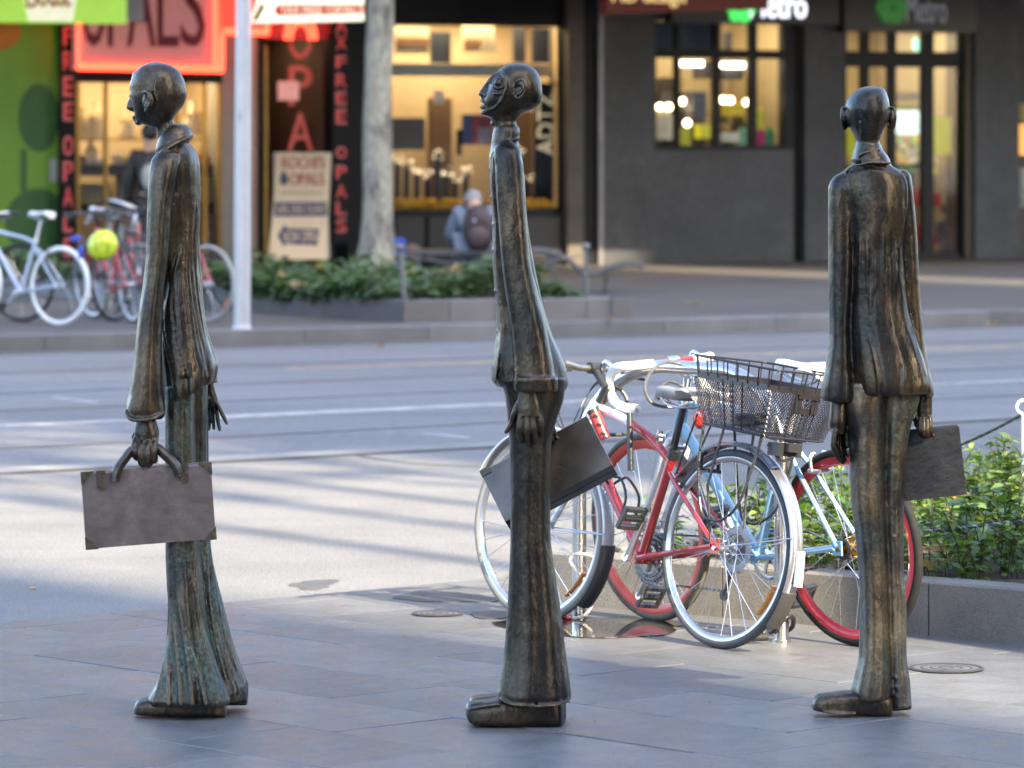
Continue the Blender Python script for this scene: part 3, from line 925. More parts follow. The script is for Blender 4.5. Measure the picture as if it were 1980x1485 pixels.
# --- vertical OPALS boards
RL = mat("letter_red", (.42, .05, .05), .4, emit=(.6, .05, .05), es=.3)
RLW = mat("letter_edge_pink", (.5, .3, .3), .5)
def vertical(label, x0, x1, y0, y1, letters, n):
    o = fthing("vertical_sign", label, "sign", (x0 + x1) / 2, y1, n)
    fp_("board", o, [(x0, y0, x1, y1, n, n + .06)], BLK)
    for ch, c0, c1 in letters:
        w = (x1 - x0) * .24
        a, b, c, d = RC(x0 + w, c0 + (c1 - c0) * .07, x1 - w, c1 - (c1 - c0) * .07, n)
        part("letter_rim", o, text_mb(ch, a - .012, b + .012, c - .012, d + .012, n - .006, .012), RLW)
        part("letter", o, text_mb(ch, a, b, c, d, n - .016, .012), RL)
vertical("tall black board lettered FREE OPALS in red, left of the neon window", 116, 147, 40, 505, (("F", 51, 89), ("R", 98, 137), ("E", 147, 188), ("E", 197, 234), ("O", 261, 302), ("P", 311, 352), ("A", 360, 401), ("L", 410, 450), ("S", 458, 498)), -.12)
vertical("tall narrow black board lettered TAX FREE OPALS in red, beside the plane tree", 643, 676, -60, 470, (("T", -40, -12), ("A", 36, 64), ("X", 68, 96), ("F", 108, 132), ("R", 142, 168), ("E", 177, 203), ("E", 211, 240), ("O", 284, 306), ("P", 320, 345), ("A", 357, 382), ("L", 390, 416), ("S", 423, 450)), -.12)

# --- opal shop
s = fthing("opal_shop", "opal shop front with a lit jewellery window framed in gold", "shop front", 290, 535, 0)
a, b, c, d = room(s, 150, 150, 428, 525, 1.6, CREAM, SHELF, 75, (1, .72, .38), ZZ(290, 100))
fp_("pier", s, [(430, -120, 478, 535, 0, .4)], PIERG)
fp_("pier", s, [(478, -120, 500, 535, -.02, .4)], PIER)
fp_("stall_riser", s, [(148, 490, 430, 530, .0, .14)], SHELF)
fp_("fascia", s, [(113, -120, 430, 143, .0, .14)], mat("fascia_red", (.2, .02, .02), .5))
fp_("lintel", s, [(148, 143, 430, 160, -.01, .12)], DARKM)
for x in (150, 204, 338, 395, 424): fp_("window_post", s, [(x, 160, x + 5, 490, .02, .10)], GOLDF)
for y in (318, 392): fp_("shelf", s, [(150, y, 424, y + 22, .25, .75)], SHELF)
fp_("shelf", s, [(150, 268, 424, 272, .5, 1.2)], GOLDF)
for (x0, x1) in ((154, 203), (209, 337), (343, 394), (400, 423)): fp_("pane", s, [(x0, 160, x1, 490, .05, .062)], GLS)
fp_("display_board", s, [(152, 355, 215, 390, .8, .85), (225, 340, 330, 385, .8, .85)], mat("display_cream", (.5, .45, .33), .6))
rs = random.Random(8)
BUST = mat("display_bust_ivory", (.72, .62, .45), .5, 0, .1, 6)
def bust(px, py, n, sc_, m, label):
    p = (S(px, n), n, ZZ(px, py, n))
    mb = MB()
    prof = [(0, .0, .09, .06), (.05, 0, .10, .06), (.14, 0, .085, .055), (.22, 0, .035, .035), (.30, 0, .03, .03)]
    V, Fc = [], []
    for z, o_, rx, ry in prof:
        for k in range(14):
            t = 2 * math.pi * k / 14; V.append((p[0] + sc_ * rx * math.cos(t), n + sc_ * ry * math.sin(t), p[2] + sc_ * z))
    for i in range(len(prof) - 1):
        for k in range(14): Fc.append((i * 14 + k, i * 14 + (k + 1) % 14, (i + 1) * 14 + (k + 1) % 14, (i + 1) * 14 + k))
    Fc.append(tuple(range(14))); Fc.append(tuple((len(prof) - 1) * 14 + k for k in range(14)))
    mb.add(V, Fc)
    o = thing("necklace_bust", label, "display bust", p, FR, "jewellery busts in the opal shop window")
    part("neck_form", o, mb, m, True, angle=60)
    part("necklace", o, MB().torus((p[0], n - .01 * sc_, p[2] + .17 * sc_), (0, .5, 1), .07 * sc_, .010 * sc_, 20, 6), GOLDF, True)
for k, (px, py, k2, lab) in enumerate(((162, 268, 1.0, "ivory necklace bust at the left end of the opal shop's upper shelf"), (184, 268, 1.15, "larger ivory necklace bust, second from the left on the upper shelf"), (246, 268, .95, "ivory necklace bust just left of the leftmost statue's neck"),
                                  (330, 262, 1.05, "ivory necklace bust behind the leftmost statue's nape"), (372, 262, 1.1, "ivory necklace bust right of the leftmost statue's collar"),
                                  (175, 318, .8, "small bust on the lower shelf under the left busts"))):
    bust(px, py, .6, k2 * 1.25, BUST, lab)
cols = [(.25, .05, .03), (.5, .35, .12), (.08, .06, .05), (.55, .5, .45), (.12, .1, .15)]
labs = ["row of small dark jewel boxes on the opal window's lower shelf, left", "white price card on the opal window's lower shelf", "small white card right of the price card in the opal window", "low row of amber trinkets in the opal window", "dark red boxes on the opal window's shelf right of the leftmost statue", "dark jewellery tray under the opal window's cards"]
for k, (x0, x1, y0, y1, ci) in enumerate(((152, 163, 300, 317, 2), (165, 202, 303, 318, 3), (222, 237, 298, 318, 3), (240, 275, 303, 318, 1), (388, 420, 300, 316, 0), (225, 320, 388, 412, 2))):
    mb = MB(); a, b, c, d = RC(x0, y0, x1, y1, .35)
    nb = max(1, int((b - a) / .09))
    for j in range(nb): mb.bbox(a + (b - a) * j / nb + .006, a + (b - a) * (j + 1) / nb - .006, .35, .45, c, d - (j % 2) * .02, .006)
    thing("jewel_boxes" if ci != 3 else "price_card", labs[k], "display item", (a, .35, c), FR, mb=mb, m=mat("display_%d" % ci, cols[ci], .5))
# neon sign
s = fthing("neon_sign", "big backlit OPALS sign with a glowing red neon border over the opal shop window", "sign", 290, 137, -.35)
fp_("panel", s, [(150, -110, 434, 137, -.35, -.2)], mat("backlit_pink", (.30, .13, .13), .4, 0, .2, 1, emit=(.75, .28, .26), es=.22))
mb = MB()
def ntube(pts, r=.022, n=-.40): mb.tube([(S(x, n), n, ZZ(x, y, n)) for x, y in pts], r, 8)
ntube([(151, 128), (430, 134)], .045); ntube([(416, 130), (416, -100)], .03); ntube([(429, 134), (431, -100)], .03); ntube([(152, 128), (152, -100)], .02)
part("neon_border", s, mb, NEON, True)
DR = mat("letter_dark_red", (.16, .01, .025), .45)
for ch, x0, x1 in (("O", 158, 204), ("P", 209, 248), ("A", 246, 300), ("L", 305, 345), ("S", 350, 396)):
    a, b, c, d = RC(x0, -70, x1, 90, -.37); part("letter", s, text_mb(ch, a, b, c, d, -.385, .03), DR)
s = fthing("neon_box", "small red neon box sign right of the OPALS sign, crossed by the pole", "sign", 475, 62, -.5)
fp_("panel", s, [(433, -110, 519, 66, -.5, -.3)], mat("neon_box_red", (.6, .03, .02), .4, emit=(1, .045, .025), es=1.1))
mb = MB(); ntube([(434, 60), (518, 63)], .04, -.54); ntube([(517, 63), (517, 44)], .03, -.54); part("neon_border", s, mb, NEON, True)

# --- opal doorway
s = fthing("opal_doorway", "dark open doorway of the opal shop with red letters hanging in it", "doorway", 570, 520, 0)
a, b, c, d = RC(500, 70, 645, 520)
mb = MB(); mb.b2(a, b, 1.8, 1.86, c, d + .5); mb.b2(a - .06, a, .1, 1.8, c, d + .5); mb.b2(b, b + .06, .1, 1.8, c, d + .5); mb.b2(a, b, .1, 1.8, d + .5, d + .56)
part("passage_wall", s, mb, mat("passage_brown", (.09, .06, .045), .7, 0, .3, 2))
fp_("door_frame", s, [(498, 66, 506, 520, -.03, .12), (636, 66, 645, 520, -.03, .12)], DARKM)
fp_("door_rail", s, [(512, 88, 517, 515, .2, .26)], GOLDF)
fp_("transom", s, [(498, -120, 645, 76, .0, .12)], mat("transom_red", (.12, .008, .01), .5, emit=(.6, .02, .015), es=.18))
mb = MB()
RD = mat("hanging_letter_red", (.30, .07, .06), .45, emit=(.8, .12, .09), es=.14)
for ch, x0, x1, y0, y1 in (("O", 559, 604, 42, 114), ("P", 559, 604, 127, 205), ("A", 557, 606, 218, 292)):
    a, b, c, d = RC(x0, y0, x1, y1, .15); part("hanging_letter", s, text_mb(ch, a, b, c, d, .15, .03), RD)
fp_("notice", s, [(538, 157, 578, 194, .10, .12)], mat("notice_pink", (.6, .3, .28), .5, emit=(.6, .3, .27), es=.3))
for k, (x, y, c_) in enumerate(((535, 240, (.05, .05, .06)), (532, 300, (.08, .05, .04)), (620, 270, (.10, .02, .02)))):
    fp_("wall_picture", s, [(x, y, x + 18, y + 40, 1.7, 1.78)], mat("pic%d" % k, c_, .5))
lamp(s, "passage_lamp", S(520), S(620), 1.0, ZZ(570, 60), 10, (1, .6, .35), .6)
# neon arcs over the door
s = fthing("neon_letter", "glowing red neon letter O cut off by the white sign above the doorway", "sign", 580, 78, -.2)
mb = MB()
for rx in (.20, .13):
    sc_, zc_ = S(581, -.2), ZZ(581, 76, -.2)
    mb.tube([(sc_ + rx * math.cos(t), -.2, zc_ + .30 * math.sin(t) * (rx / .2)) for t in [math.pi * i / 20 for i in range(21)]], .025, 8)
part("neon_tube", s, mb, NEON, True)
s = fthing("tax_free_sign", "white lightbox with a red arrow reading TAX FREE OPALS above the doorway", "sign", 597, 42, -.8)
mb = MB(); q = [(S(487, -.8), ZZ(487, 44, -.8)), (S(704, -.8), ZZ(704, 40, -.8)), (S(704, -.8), ZZ(704, -70, -.8)), (S(530, -.8), ZZ(530, -70, -.8)), (S(505, -.8), ZZ(505, 20, -.8))]
mb.prism(q, -.8, -.6); part("panel", s, mb, mat("lightbox_white", (.8, .8, .68), .4, emit=(1, .98, .78), es=.85))
mb = MB(); q = [(S(x, -.8), ZZ(x, y, -.8)) for x, y in ((529, 20), (537, 9), (704, 9), (704, 27), (537, 31))]; mb.prism(q, -.815, -.79); part("arrow", s, mb, mat("arrow_red", (.5, .05, .03), .4, emit=(.6, .05, .03), es=.4))
a, b, c, d = RC(540, 12, 622, 28, -.8); part("lettering", s, text_mb("TAX FREE", a, b, c, d, -.83, .02), mat("arrow_letters", (.8, .75, .6), .4, emit=(1, .9, .7), es=.5))
a, b, c, d = RC(630, 11, 702, 26, -.8); part("lettering", s, text_mb("OPALS", a, b, c, d, -.83, .02), MATS["arrow_letters"])
mb = MB(); q = [(S(x, -.8), ZZ(x, y, -.8)) for x, y in ((487, 40), (497, 40), (512, 12), (505, 6))]; mb.prism(q, -.812, -.79); part("edge_stripe", s, mb, mat("stripe_green", (.12, .35, .06), .5))
# A-frame board
n_ = -1.6
s = fthing("sandwich_board", "cream sandwich board advertising opals with a blue arrow, standing by the doorway", "sandwich board", 580, 518, n_)
b0 = BASE[s.name]
SB = mat("board_cream", (.66, .53, .36), .5, 0, .06, 3)
zt, zb = ZZ(580, 295, n_), ZZ(580, 502, n_)
xs = [S(x, n_) for x in (538, 641, 632, 520)]
rot = Matrix.Rotation(R(6), 4, 'Y')
mb = MB(); mb.prism([(xs[0], zt), (xs[1], zt), (xs[2], zb), (xs[3], zb)], n_, n_ + .03); part("front_board", s, mb, SB)
mb = MB(); mb.prism([(xs[0] + .12, zt), (xs[1] + .1, zt), (xs[2] + .22, zb), (xs[3] + .25, zb)], n_ + .35, n_ + .38); part("rear_board", s, mb, mat("board_back", (.4, .38, .33), .6))
mb = MB()
for x in (xs[3] + .03, xs[2] - .06): mb.b2(x, x + .03, n_ + .002, n_ + .05, 0, zb)
for x in (xs[3] + .28, xs[2] + .16): mb.b2(x, x + .03, n_ + .352, n_ + .37, 0, zb)
part("leg", s, mb, mat("board_leg", (.3, .3, .3), .5))
RBT = mat("board_red", (.42, .08, .05), .5); BLT = mat("board_blue", (.03, .035, .13), .5)
a, b, c, d = RC(545, 302, 628, 326, n_); part("lettering", s, text_mb("ROCHI'S", a, b, c, d, n_ - .012, .01), RBT)
a, b, c, d = RC(560, 334, 626, 358, n_); part("lettering", s, text_mb("OPALS", a, b, c, d, n_ - .012, .01), RBT)
fp_("printed_line", s, [(543, 371, 624, 375, n_ - .006, n_ + .002)], mat("board_brown", (.42, .30, .18), .5))
a, b, c, d = RC(541, 331, 556, 358, n_); mb = MB(); mb.prism([((a + b) / 2 + (b - a) / 2 * math.cos(t) * (1 - .3 * math.sin(t)), (c + d) / 2 + (d - c) / 2 * math.sin(t)) for t in [2 * math.pi * i / 20 for i in range(20)]], n_ - .010, n_ + .002); part("printed_opal", s, mb, mat("print_dark", (.05, .06, .09), .4))
fp_("blue_band", s, [(531, 391, 633, 418, n_ - .006, n_ + .003)], BLT)
a, b, c, d = RC(534, 396, 630, 413, n_); part("lettering", s, text_mb("50% DISCOUNT", a, b, c, d, n_ - .018, .011), SB)
mb = MB(); q = [(S(x, n_), ZZ(580, y, n_)) for x, y in ((537, 455), (551, 433), (553, 441), (617, 443), (613, 475), (549, 471), (549, 478))]; mb.prism(q, n_ - .006, n_ + .003); part("arrow", s, mb, BLT)
a, b, c, d = RC(547, 446, 611, 469, n_); part("lettering", s, text_mb("NOW OPEN", a, b, c, d, n_ - .018, .011), SB)

# --- jewellery window
s = fthing("jewellery_shop", "dark jewellery shop front with a glowing gold display window behind the middle statue", "shop front", 920, 515, 0)
fp_("pier", s, [(674, -120, 757, 530, -.03, .4)], BLK)
fp_("fascia", s, [(757, -120, 1160, 44, -.02, .2)], BLK)
room(s, 757, 44, 1094, 405, 1.5, CREAM, SHELF, 110, (1, .70, .36), ZZ(920, 20))
fp_("riser", s, [(757, 405, 1096, 522, .0, .2)], DARKM)
for x0, x1 in ((766, 820), (830, 912), (1000, 1085)): fp_("riser_panel", s, [(x0, 420, x1, 500, -.03, .0)], mat("riser_panel", (.009, .0095, .012), .5))
fp_("window_frame", s, [(1088, 44, 1097, 405, -.02, .12), (757, 44, 1094, 50, -.01, .1)], DARKM)
fp_("window_frame", s, [(1076, 165, 1087, 400, .1, .16), (1076, 50, 1087, 160, .1, .16)], mat("cream_frame", (.75, .55, .28), .5))  # inner frame bars in an even warm cream
fp_("transom", s, [(757, 124, 1075, 148, .25, .3)], mat("transom_cream", (.6, .57, .45), .5))
fp_("pane", s, [(757, 50, 1088, 405, .05, .062)], GLS)
fp_("curtain_panel", s, [(832, 190, 874, 395, 1.0, 1.08), (988, 215, 1030, 390, 1.0, 1.08)], mat("panel_brown", (.16, .10, .045), .6, 0, .3, 2))
fp_("hanging_banner", s, [(765, 52, 830, 104, .5, .53), (896, 50, 955, 100, .5, .53)], mat("banner_cream", (.55, .50, .36), .6))
fp_("banner_stripe", s, [(767, 73, 830, 90, .48, .499), (898, 76, 930, 92, .48, .499)], mat("banner_brown", (.28, .15, .07), .6))
mb = MB(); mb.prism([(S(930, .47), ZZ(930, 100, .47)), (S(962, .47), ZZ(962, 98, .47)), (S(938, .47), ZZ(938, 58, .47))], .46, .479); part("banner_pennant", s, mb, MATS["banner_cream"])
fp_("dark_panel", s, [(834, 62, 872, 122, .6, .64), (994, 55, 1016, 122, .6, .64), (1030, 55, 1072, 122, .6, .64)], mat("panel_slate", (.03, .035, .045), .4))
fp_("stand", s, [(760, 228, 822, 290, .7, .9)], mat("stand_slate", (.06, .06, .07), .5))
fp_("white_card", s, [(840, 175, 858, 200, .6, .62)], mat("card_lilac", (.45, .45, .55), .5))
fp_("poster", s, [(884, 250, 893, 300, .5, .52)], DARKM)
mb = MB(); q = fbox(mb, 895, 221, 914, 280, .40, .43); part("poster", s, mb, mat("poster_blue", (.03, .05, .16), .5))
mb = MB(); fbox(mb, 914, 221, 955, 280, .40, .43); part("poster", s, mb, mat("poster_red", (.35, .03, .06), .5, 0, .9, 7))
mb = MB(); fbox(mb, 925, 248, 950, 278, .385, .40); part("poster", s, mb, mat("poster_pale", (.35, .33, .42), .5, 0, .5, 7))
fp_("name_board", s, [(1034, 160, 1072, 398, .3, .34)], BLK)
a, b, c, d = RC(1038, 180, 1070, 300, .3); part("lettering", s, text_mb("ADTZ", a, b, c, d, .27, .025, rot90=True), mat("letter_cream", (.7, .6, .42), .5, emit=(1, .8, .5), es=.25))
FLW = mat("gold_flower", (.75, .42, .03), .6, 0, .4, 30)
mb = MB()
rs = random.Random(12)
for i in range(520):
    px = rs.uniform(758, 1086); n = rs.uniform(.12, .34)
    z0 = ZZ(px, 404, n)
    mb.ell((S(px, n), n, z0 + rs.uniform(.0, .11)), (rs.uniform(.018, .032),) * 3, 6, 4)
o = thing("flower_trough", "long row of golden yellow flowers along the sill of the jewellery window", "flowers", (S(920), .2, ZZ(920, 405)), FR, mb=mb, m=FLW, kind="stuff")
rs = random.Random(2)
stands = ((768, 312), (786, 318), (806, 336), (826, 340), (846, 300), (862, 330), (880, 345), (1002, 296), (1018, 344), (1052, 310), (1056, 355), (900, 330))
where = ["beside the plane tree trunk", "second from the trunk", "third from the trunk, lower", "fourth from the trunk, low", "tallest, left of the brown panel", "in front of the brown panel", "low, right of the brown panel", "tall, just right of the middle statue's arm", "low, right of the middle statue", "high on the black name board", "low before the black name board", "just left of the middle statue's chest"]
PST = mat("display_post", (.018, .014, .01), .5); PEARL = mat("pearl_warm", (.75, .6, .4), .3, .3, emit=(1, .75, .45), es=.9)  # jewels given a glow of their own, standing in for glints
for k, (px, py) in enumerate(stands):
    n = .45 + .05 * (k % 4)
    o = fthing("jewel_stand", "slim jewellery stand in the gold window, " + where[k], "jewellery stand", px, 404, n, "jewellery stands in the gold window")
    b0 = BASE[o.name]
    zt = ZZ(px, py, n)
    part("post", o, MB().b2(b0[0] - .03, b0[0] + .03, n - .03, n + .03, b0[2] - .02, zt), PST)
    mb = MB()
    for j in range(7): mb.ell((b0[0] + (j - 3) * .022 + rs.uniform(-.012, .012), n - .02, zt + .01 + rs.uniform(-.06, .06)), (rs.uniform(.010, .020),) * 3, 8, 6)
    part("jewels", o, mb, PEARL, True)

# --- pillars between the shops
s = fthing("stone_pillar", "brown mottled stone pillar right of the gold window", "pillar", 1112, 515, -.1); fp_("shaft", s, [(1098, -120, 1129, 520, -.12, .35)], BRN)
s = fthing("dark_pillar", "black recessed pillar with a thin metal corner strip", "pillar", 1145, 512, 0); fp_("shaft", s, [(1129, -120, 1158, 516, .02, .35)], BLK); fp_("corner_strip", s, [(1158, -120, 1167, 516, -.03, .35)], mat("strip_metal", (.20, .19, .20), .4, .6, .15, 5))

# --- grey supermarket building
s = fthing("granite_building", "dark grey granite shop building with a black framed window and a glazed entrance", "building", 1400, 508, 0)
wt, wb = 40, 286
fp_("wall", s, [(1167, -120, 1266, 512, 0, .5)], GREY)
fp_("wall", s, [(1266, wb + 4, 1535, 511, 0, .5)], GREY)
fp_("wall", s, [(1266, -120, 1535, wt, 0, .5)], GREY)
fp_("wall", s, [(1557, -120, 1633, 506, 0, .5)], GREY)
fp_("wall", s, [(1886, -120, 1971, 500, -.02, .5)], GREY)
fp_("wall", s, [(1633, -120, 1886, 54, 0, .5)], GREY)
fp_("recess", s, [(1535, -120, 1557, 508, .12, .5)], mat("recess_brown", (.025, .02, .017), .7))
fp_("side_pier", s, [(1868, 60, 1887, 502, .03, .5)], mat("pier_brown", (.09, .065, .045), .6))
XS = (1266, 1312, 1388, 1458, 1527); hw = (3, 4, 6, 6, 9)
for x, w in zip(XS, hw): fp_("mullion", s, [(x - w, wt, x + w, wb, .08, .18)], DARKM)
fp_("transom", s, [(1266, 96, 1534, 113, .075, .17)], DARKM)
fp_("sill", s, [(1262, 281, 1536, 293, .02, .2)], DARKM)
for i in range(4):
    for (y0, y1) in ((wt, 96), (113, 281)): fp_("pane", s, [(XS[i] + hw[i], y0, XS[i + 1] - hw[i + 1], y1, .12, .13)], GLS)
room(s, 1262, 40, 1538, 300, 2.0, mat("store_wall", (.5, .40, .25), .7, 0, .2, 1), SHELF, 110, (1, .77, .42), ZZ(1400, -10))
fp_("navy_sheet", s, [(1270, 42, 1380, 97, .3, .34)], mat("sheet_navy", (.02, .022, .03), .6))  # plain navy sheet behind the upper left panes
fp_("fluorescent", s, [(1316, 118, 1360, 128, .8, .84), (1396, 121, 1440, 131, .8, .84)], WHITEL)
fp_("store_fitting", s, [(1362, 118, 1382, 152, .9, 1.2), (1400, 132, 1438, 154, .9, 1.2), (1278, 175, 1308, 205, 1.0, 1.4)], mat("fitting_dark", (.05, .045, .05), .5))
goods = (((1268, 212, 1304, 270), (.6, .5, .35), "pale round-topped display behind the granite window's left pane"), ((1318, 248, 1336, 281), (.55, .5, .05), "small yellow pack low in the second pane of the granite window"),
         ((1358, 240, 1381, 268), (.75, .68, .04), "bright yellow packet in the second pane beside the mullion"), ((1340, 176, 1366, 230), (.10, .09, .10), "dark shop shelf tower behind the second pane"),
         ((1394, 200, 1440, 224), (.75, .5, .02), "wide yellow box on a shelf behind the third pane"), ((1396, 256, 1430, 274), (.6, .55, .42), "white tray with a pink base behind the third pane"),
         ((1432, 246, 1450, 284), (.16, .32, .2), "green bottle low behind the third pane"), ((1462, 210, 1476, 250), (.7, .6, .05), "tall yellow box behind the fourth pane"),
         ((1465, 248, 1482, 284), (.4, .03, .12), "crimson bottle on the sill behind the fourth pane"), ((1484, 246, 1500, 284), (.03, .18, .06), "green bottle on the sill right of the crimson one"))
for k, ((x0, y0, x1, y1), col, lab) in enumerate(goods):
    a, b, c, d = RC(x0, y0, x1, y1, .45)
    mb = MB()
    if "bottle" in lab or "round" in lab:
        r = (b - a) / 2; mb.tube([((a + b) / 2, .5, z) for z in (c, c + (d - c) * .7, c + (d - c) * .88, d)], [r, r, r * .7, r * .35], 14)
    else: mb.bbox(a, b, .45, .65, c, d, .01)
    thing("shop_goods", lab, "goods", (a, .45, c), FR, mb=mb, m=mat("goods_%d" % k, col, .4, 0, .3, 10, emit=col, es=.25), smooth=True)  # goods glow faintly in their own colour, as if lit
rs = random.Random(31)
mb_ = [MB() for _ in range(6)]
for i in range(95):
    px = rs.uniform(1268, 1456); py = rs.choice((218, 236, 252, 268, 280)) + rs.uniform(-3, 3); h = rs.uniform(5, 14); w = rs.uniform(3, 8)
    fbox(mb_[i % 6], px, py - h, px + w, py, 1.35 + (i % 3) * .08, 1.45 + (i % 3) * .08)
for k, col in enumerate(((.5, .42, .08), (.16, .3, .12), (.55, .5, .4), (.05, .04, .05), (.4, .2, .08), (.08, .06, .05))): part("shelf_goods", s, mb_[k], mat("windowgood_%d" % k, col, .5), kind="stuff")
fp_("store_shelf", s, [(1268, 219, 1456, 221, 1.3, 1.6), (1268, 237, 1456, 239, 1.3, 1.6), (1268, 253, 1456, 255, 1.3, 1.6), (1268, 269, 1456, 271, 1.3, 1.6)], SHELF)
fp_("store_fitting", s, [(1330, 60, 1350, 96, 1.2, 1.5), (1404, 62, 1416, 96, 1.0, 1.1), (1300, 150, 1312, 281, 1.2, 1.6), (1345, 180, 1362, 281, 1.22, 1.6)], MATS["fitting_dark"])
for k, (px, py, lab) in enumerate(((1276, 207, "left globe lamp of the pair in the granite window's first pane"), (1293, 207, "right globe lamp of the pair in the granite window's first pane"), (1320, 196, "globe lamp by the first mullion"), (1329, 238, "low globe lamp in the second pane"), (1398, 193, "left globe lamp over the wide yellow box"), (1412, 194, "middle globe lamp over the wide yellow box"), (1444, 198, "right globe lamp beside the third mullion"))):
    p = (S(px, .8), .8, ZZ(px, py, .8))
    o = thing("globe_lamp", lab, "lamp", p, FR, "small globe lamps in the granite window")
    part("bulb", o, MB().ell(p, (.045, .045, .045), 12, 8), WARM, True); part("stem", o, MB().cyl(p, (p[0], p[1], p[2] + .3), .006, seg=6), DARKM)
# signs on the granite building
GDK = mat("sign_green_black", (.006, .008, .0075), .4, 0, .2, 3)
LOGO = mat("logo_green", (.04, .45, .08), .4, emit=(.06, .75, .12), es=.8); LOGO2 = mat("logo_green_dim", (.02, .14, .02), .4, 0, .5, 9, emit=(.05, .5, .06), es=.10)
MW = mat("letter_white_lit", (.75, .75, .8), .4, emit=(.85, .88, 1), es=1.1); MW2 = mat("letter_grey", (.28, .27, .30), .5, emit=(.4, .4, .45), es=.12)
def metro(label, x0, y0, x1, y1, n, lx, ly, lr, tx0, tx1, ty0, ty1, lm, tm):
    o = fthing("store_sign", label, "sign", (x0 + x1) / 2, y1, n)
    fp_("panel", o, [(x0, y0, x1, y1, n, n + .18)], GDK)
    sc_, zc_ = S(lx, n), ZZ(lx, ly, n); kx = (S(lx + lr) - S(lx - lr)) / 2; kz = lr / 150
    for j in range(6):
        t0_ = 2 * math.pi * j / 6 + .5
        mb = MB()
        pts = []
        for i in range(13):
            u = i / 12; aa = t0_ + u * 1.15; rr_ = .55 + .45 * math.sin(math.pi * min(1, u * .75 + .2))
            pts.append((sc_ + kx * rr_ * math.cos(aa), zc_ + kz * rr_ * math.sin(aa)))
        for i in range(12, -1, -1):
            u = i / 12; aa = t0_ + u * 1.0; rr_ = .28 * (1 - .3 * u)
            pts.append((sc_ + kx * rr_ * math.cos(aa), zc_ + kz * rr_ * math.sin(aa)))
        mb.prism(pts, n - .02 - .002 * j, n + .001); part("logo_lobe", o, mb, lm)
    mb = MB(); mb.prism([(sc_ + kx * .96 * math.cos(t), zc_ + kz * .96 * math.sin(t)) for t in [2 * math.pi * i / 30 for i in range(30)]], n - .008, n + .002); part("logo_disc", o, mb, mat("logo_back", (.01, .06, .01), .4, emit=(.03, .3, .04), es=.12))
    a, b, c, d = RC(tx0, ty0, tx1, ty1, n)
    part("lettering", o, text_mb("Metro", a, b, c, d, n - .03, .028), tm)
metro("black fascia sign with a glowing green roundel and the word Metro over the granite window", 1300, -120, 1625, 46, -.15, 1431, 16, 29, 1448, 1558, -18, 35, LOGO, MW)
metro("dark store sign with a dim green roundel and grey word Metro over the glazed entrance", 1633, -120, 1890, 62, -.2, 1724, 16, 32, 1751, 1829, -10, 44, LOGO2, MW2)
a, b, c, d = RC(1462, 21, 1500, 36, -.2)
s = fthing("design_sign", "dark red hanging sign with gold lettering MD design above the granite wall", "sign", 1320, 28, -1.5)
q = [(S(1170, -1.5), ZZ(1170, 28, -1.5)), (S(1486, -1.5), ZZ(1486, 18, -1.5)), (S(1486, -1.5), ZZ(1486, -80, -1.5)), (S(1170, -1.5), ZZ(1170, -80, -1.5))]
part("panel", s, MB().prism(q, -1.5, -1.4), mat("sign_maroon", (.045, .006, .004), .4, 0, .5, 1.2, emit=(.5, .03, .015), es=.05))
a, b, c, d = RC(1183, -22, 1324, 14, -1.5); part("lettering", s, text_mb("MD design", a, b, c, d, -1.525, .024), mat("letter_gold", (.6, .42, .15), .4, emit=(1, .7, .3), es=.5))
# glazed entrance
s = fthing("glazed_entrance", "black framed glass entrance of the store with a lit interior behind the rightmost statue", "entrance", 1750, 503, .1)
room(s, 1633, 54, 1868, 502, 2.6, MATS["store_wall"], SHELF, 80, (1, .78, .42), ZZ(1750, 20))
for x0, x1 in ((1632, 1637), (1668, 1681), (1720, 1733), (1785, 1806), (1857, 1869)): fp_("door_stile", s, [(x0, 54, x1, 502, .1, .2)], DARKM)
fp_("door_rail", s, [(1633, 100, 1866, 130, .09, .19), (1633, 54, 1866, 60, .09, .19), (1633, 488, 1866, 502, .095, .19), (1733, 318, 1786, 326, .11, .16)], DARKM)
for x0, x1 in ((1637, 1668), (1681, 1720), (1733, 1785), (1806, 1857)):
    for y0, y1 in ((60, 100), (130, 488)): fp_("pane", s, [(x0, y0, x1, y1, .14, .15)], GLS)
fp_("counter", s, [(1633, 320, 1868, 500, 1.6, 2.0)], mat("counter_dark", (.04, .035, .035), .5))
fp_("notice", s, [(1806, 226, 1838, 298, .3, .31)], mat("notice_yellow", (.55, .52, .03), .5, emit=(.6, .55, .03), es=.3))
fp_("notice", s, [(1636, 240, 1657, 305, .3, .31)], MATS["notice_yellow"])
fp_("poster", s, [(1734, 178, 1784, 196, .5, .52)], mat("poster_cream", (.6, .5, .35), .5)); fp_("poster", s, [(1734, 204, 1784, 212, .5, .52)], mat("poster_green", (.1, .35, .05), .5))
fp_("fridge_light", s, [(1734, 214, 1784, 260, 1.0, 1.05)], mat("fridge_white", (.7, .8, .75), .4, 0, .5, 6, emit=(.7, .95, .9), es=.9))
fp_("exit_light", s, [(1768, 74, 1783, 98, .6, .63)], mat("exit_green", (.2, .6, .4), .4, emit=(.3, 1, .7), es=1.0))
rs = random.Random(6)
mb_ = [MB() for _ in range(5)]
for i in range(70):
    px = rs.choice((rs.uniform(1735, 1782), rs.uniform(1735, 1782), rs.uniform(1806, 1850))); py = rs.uniform(262, 318) if px < 1790 else rs.uniform(300, 350)
    fbox(mb_[i % 5], px, py, px + rs.uniform(4, 9), py + rs.uniform(6, 14), 1.1, 1.2)
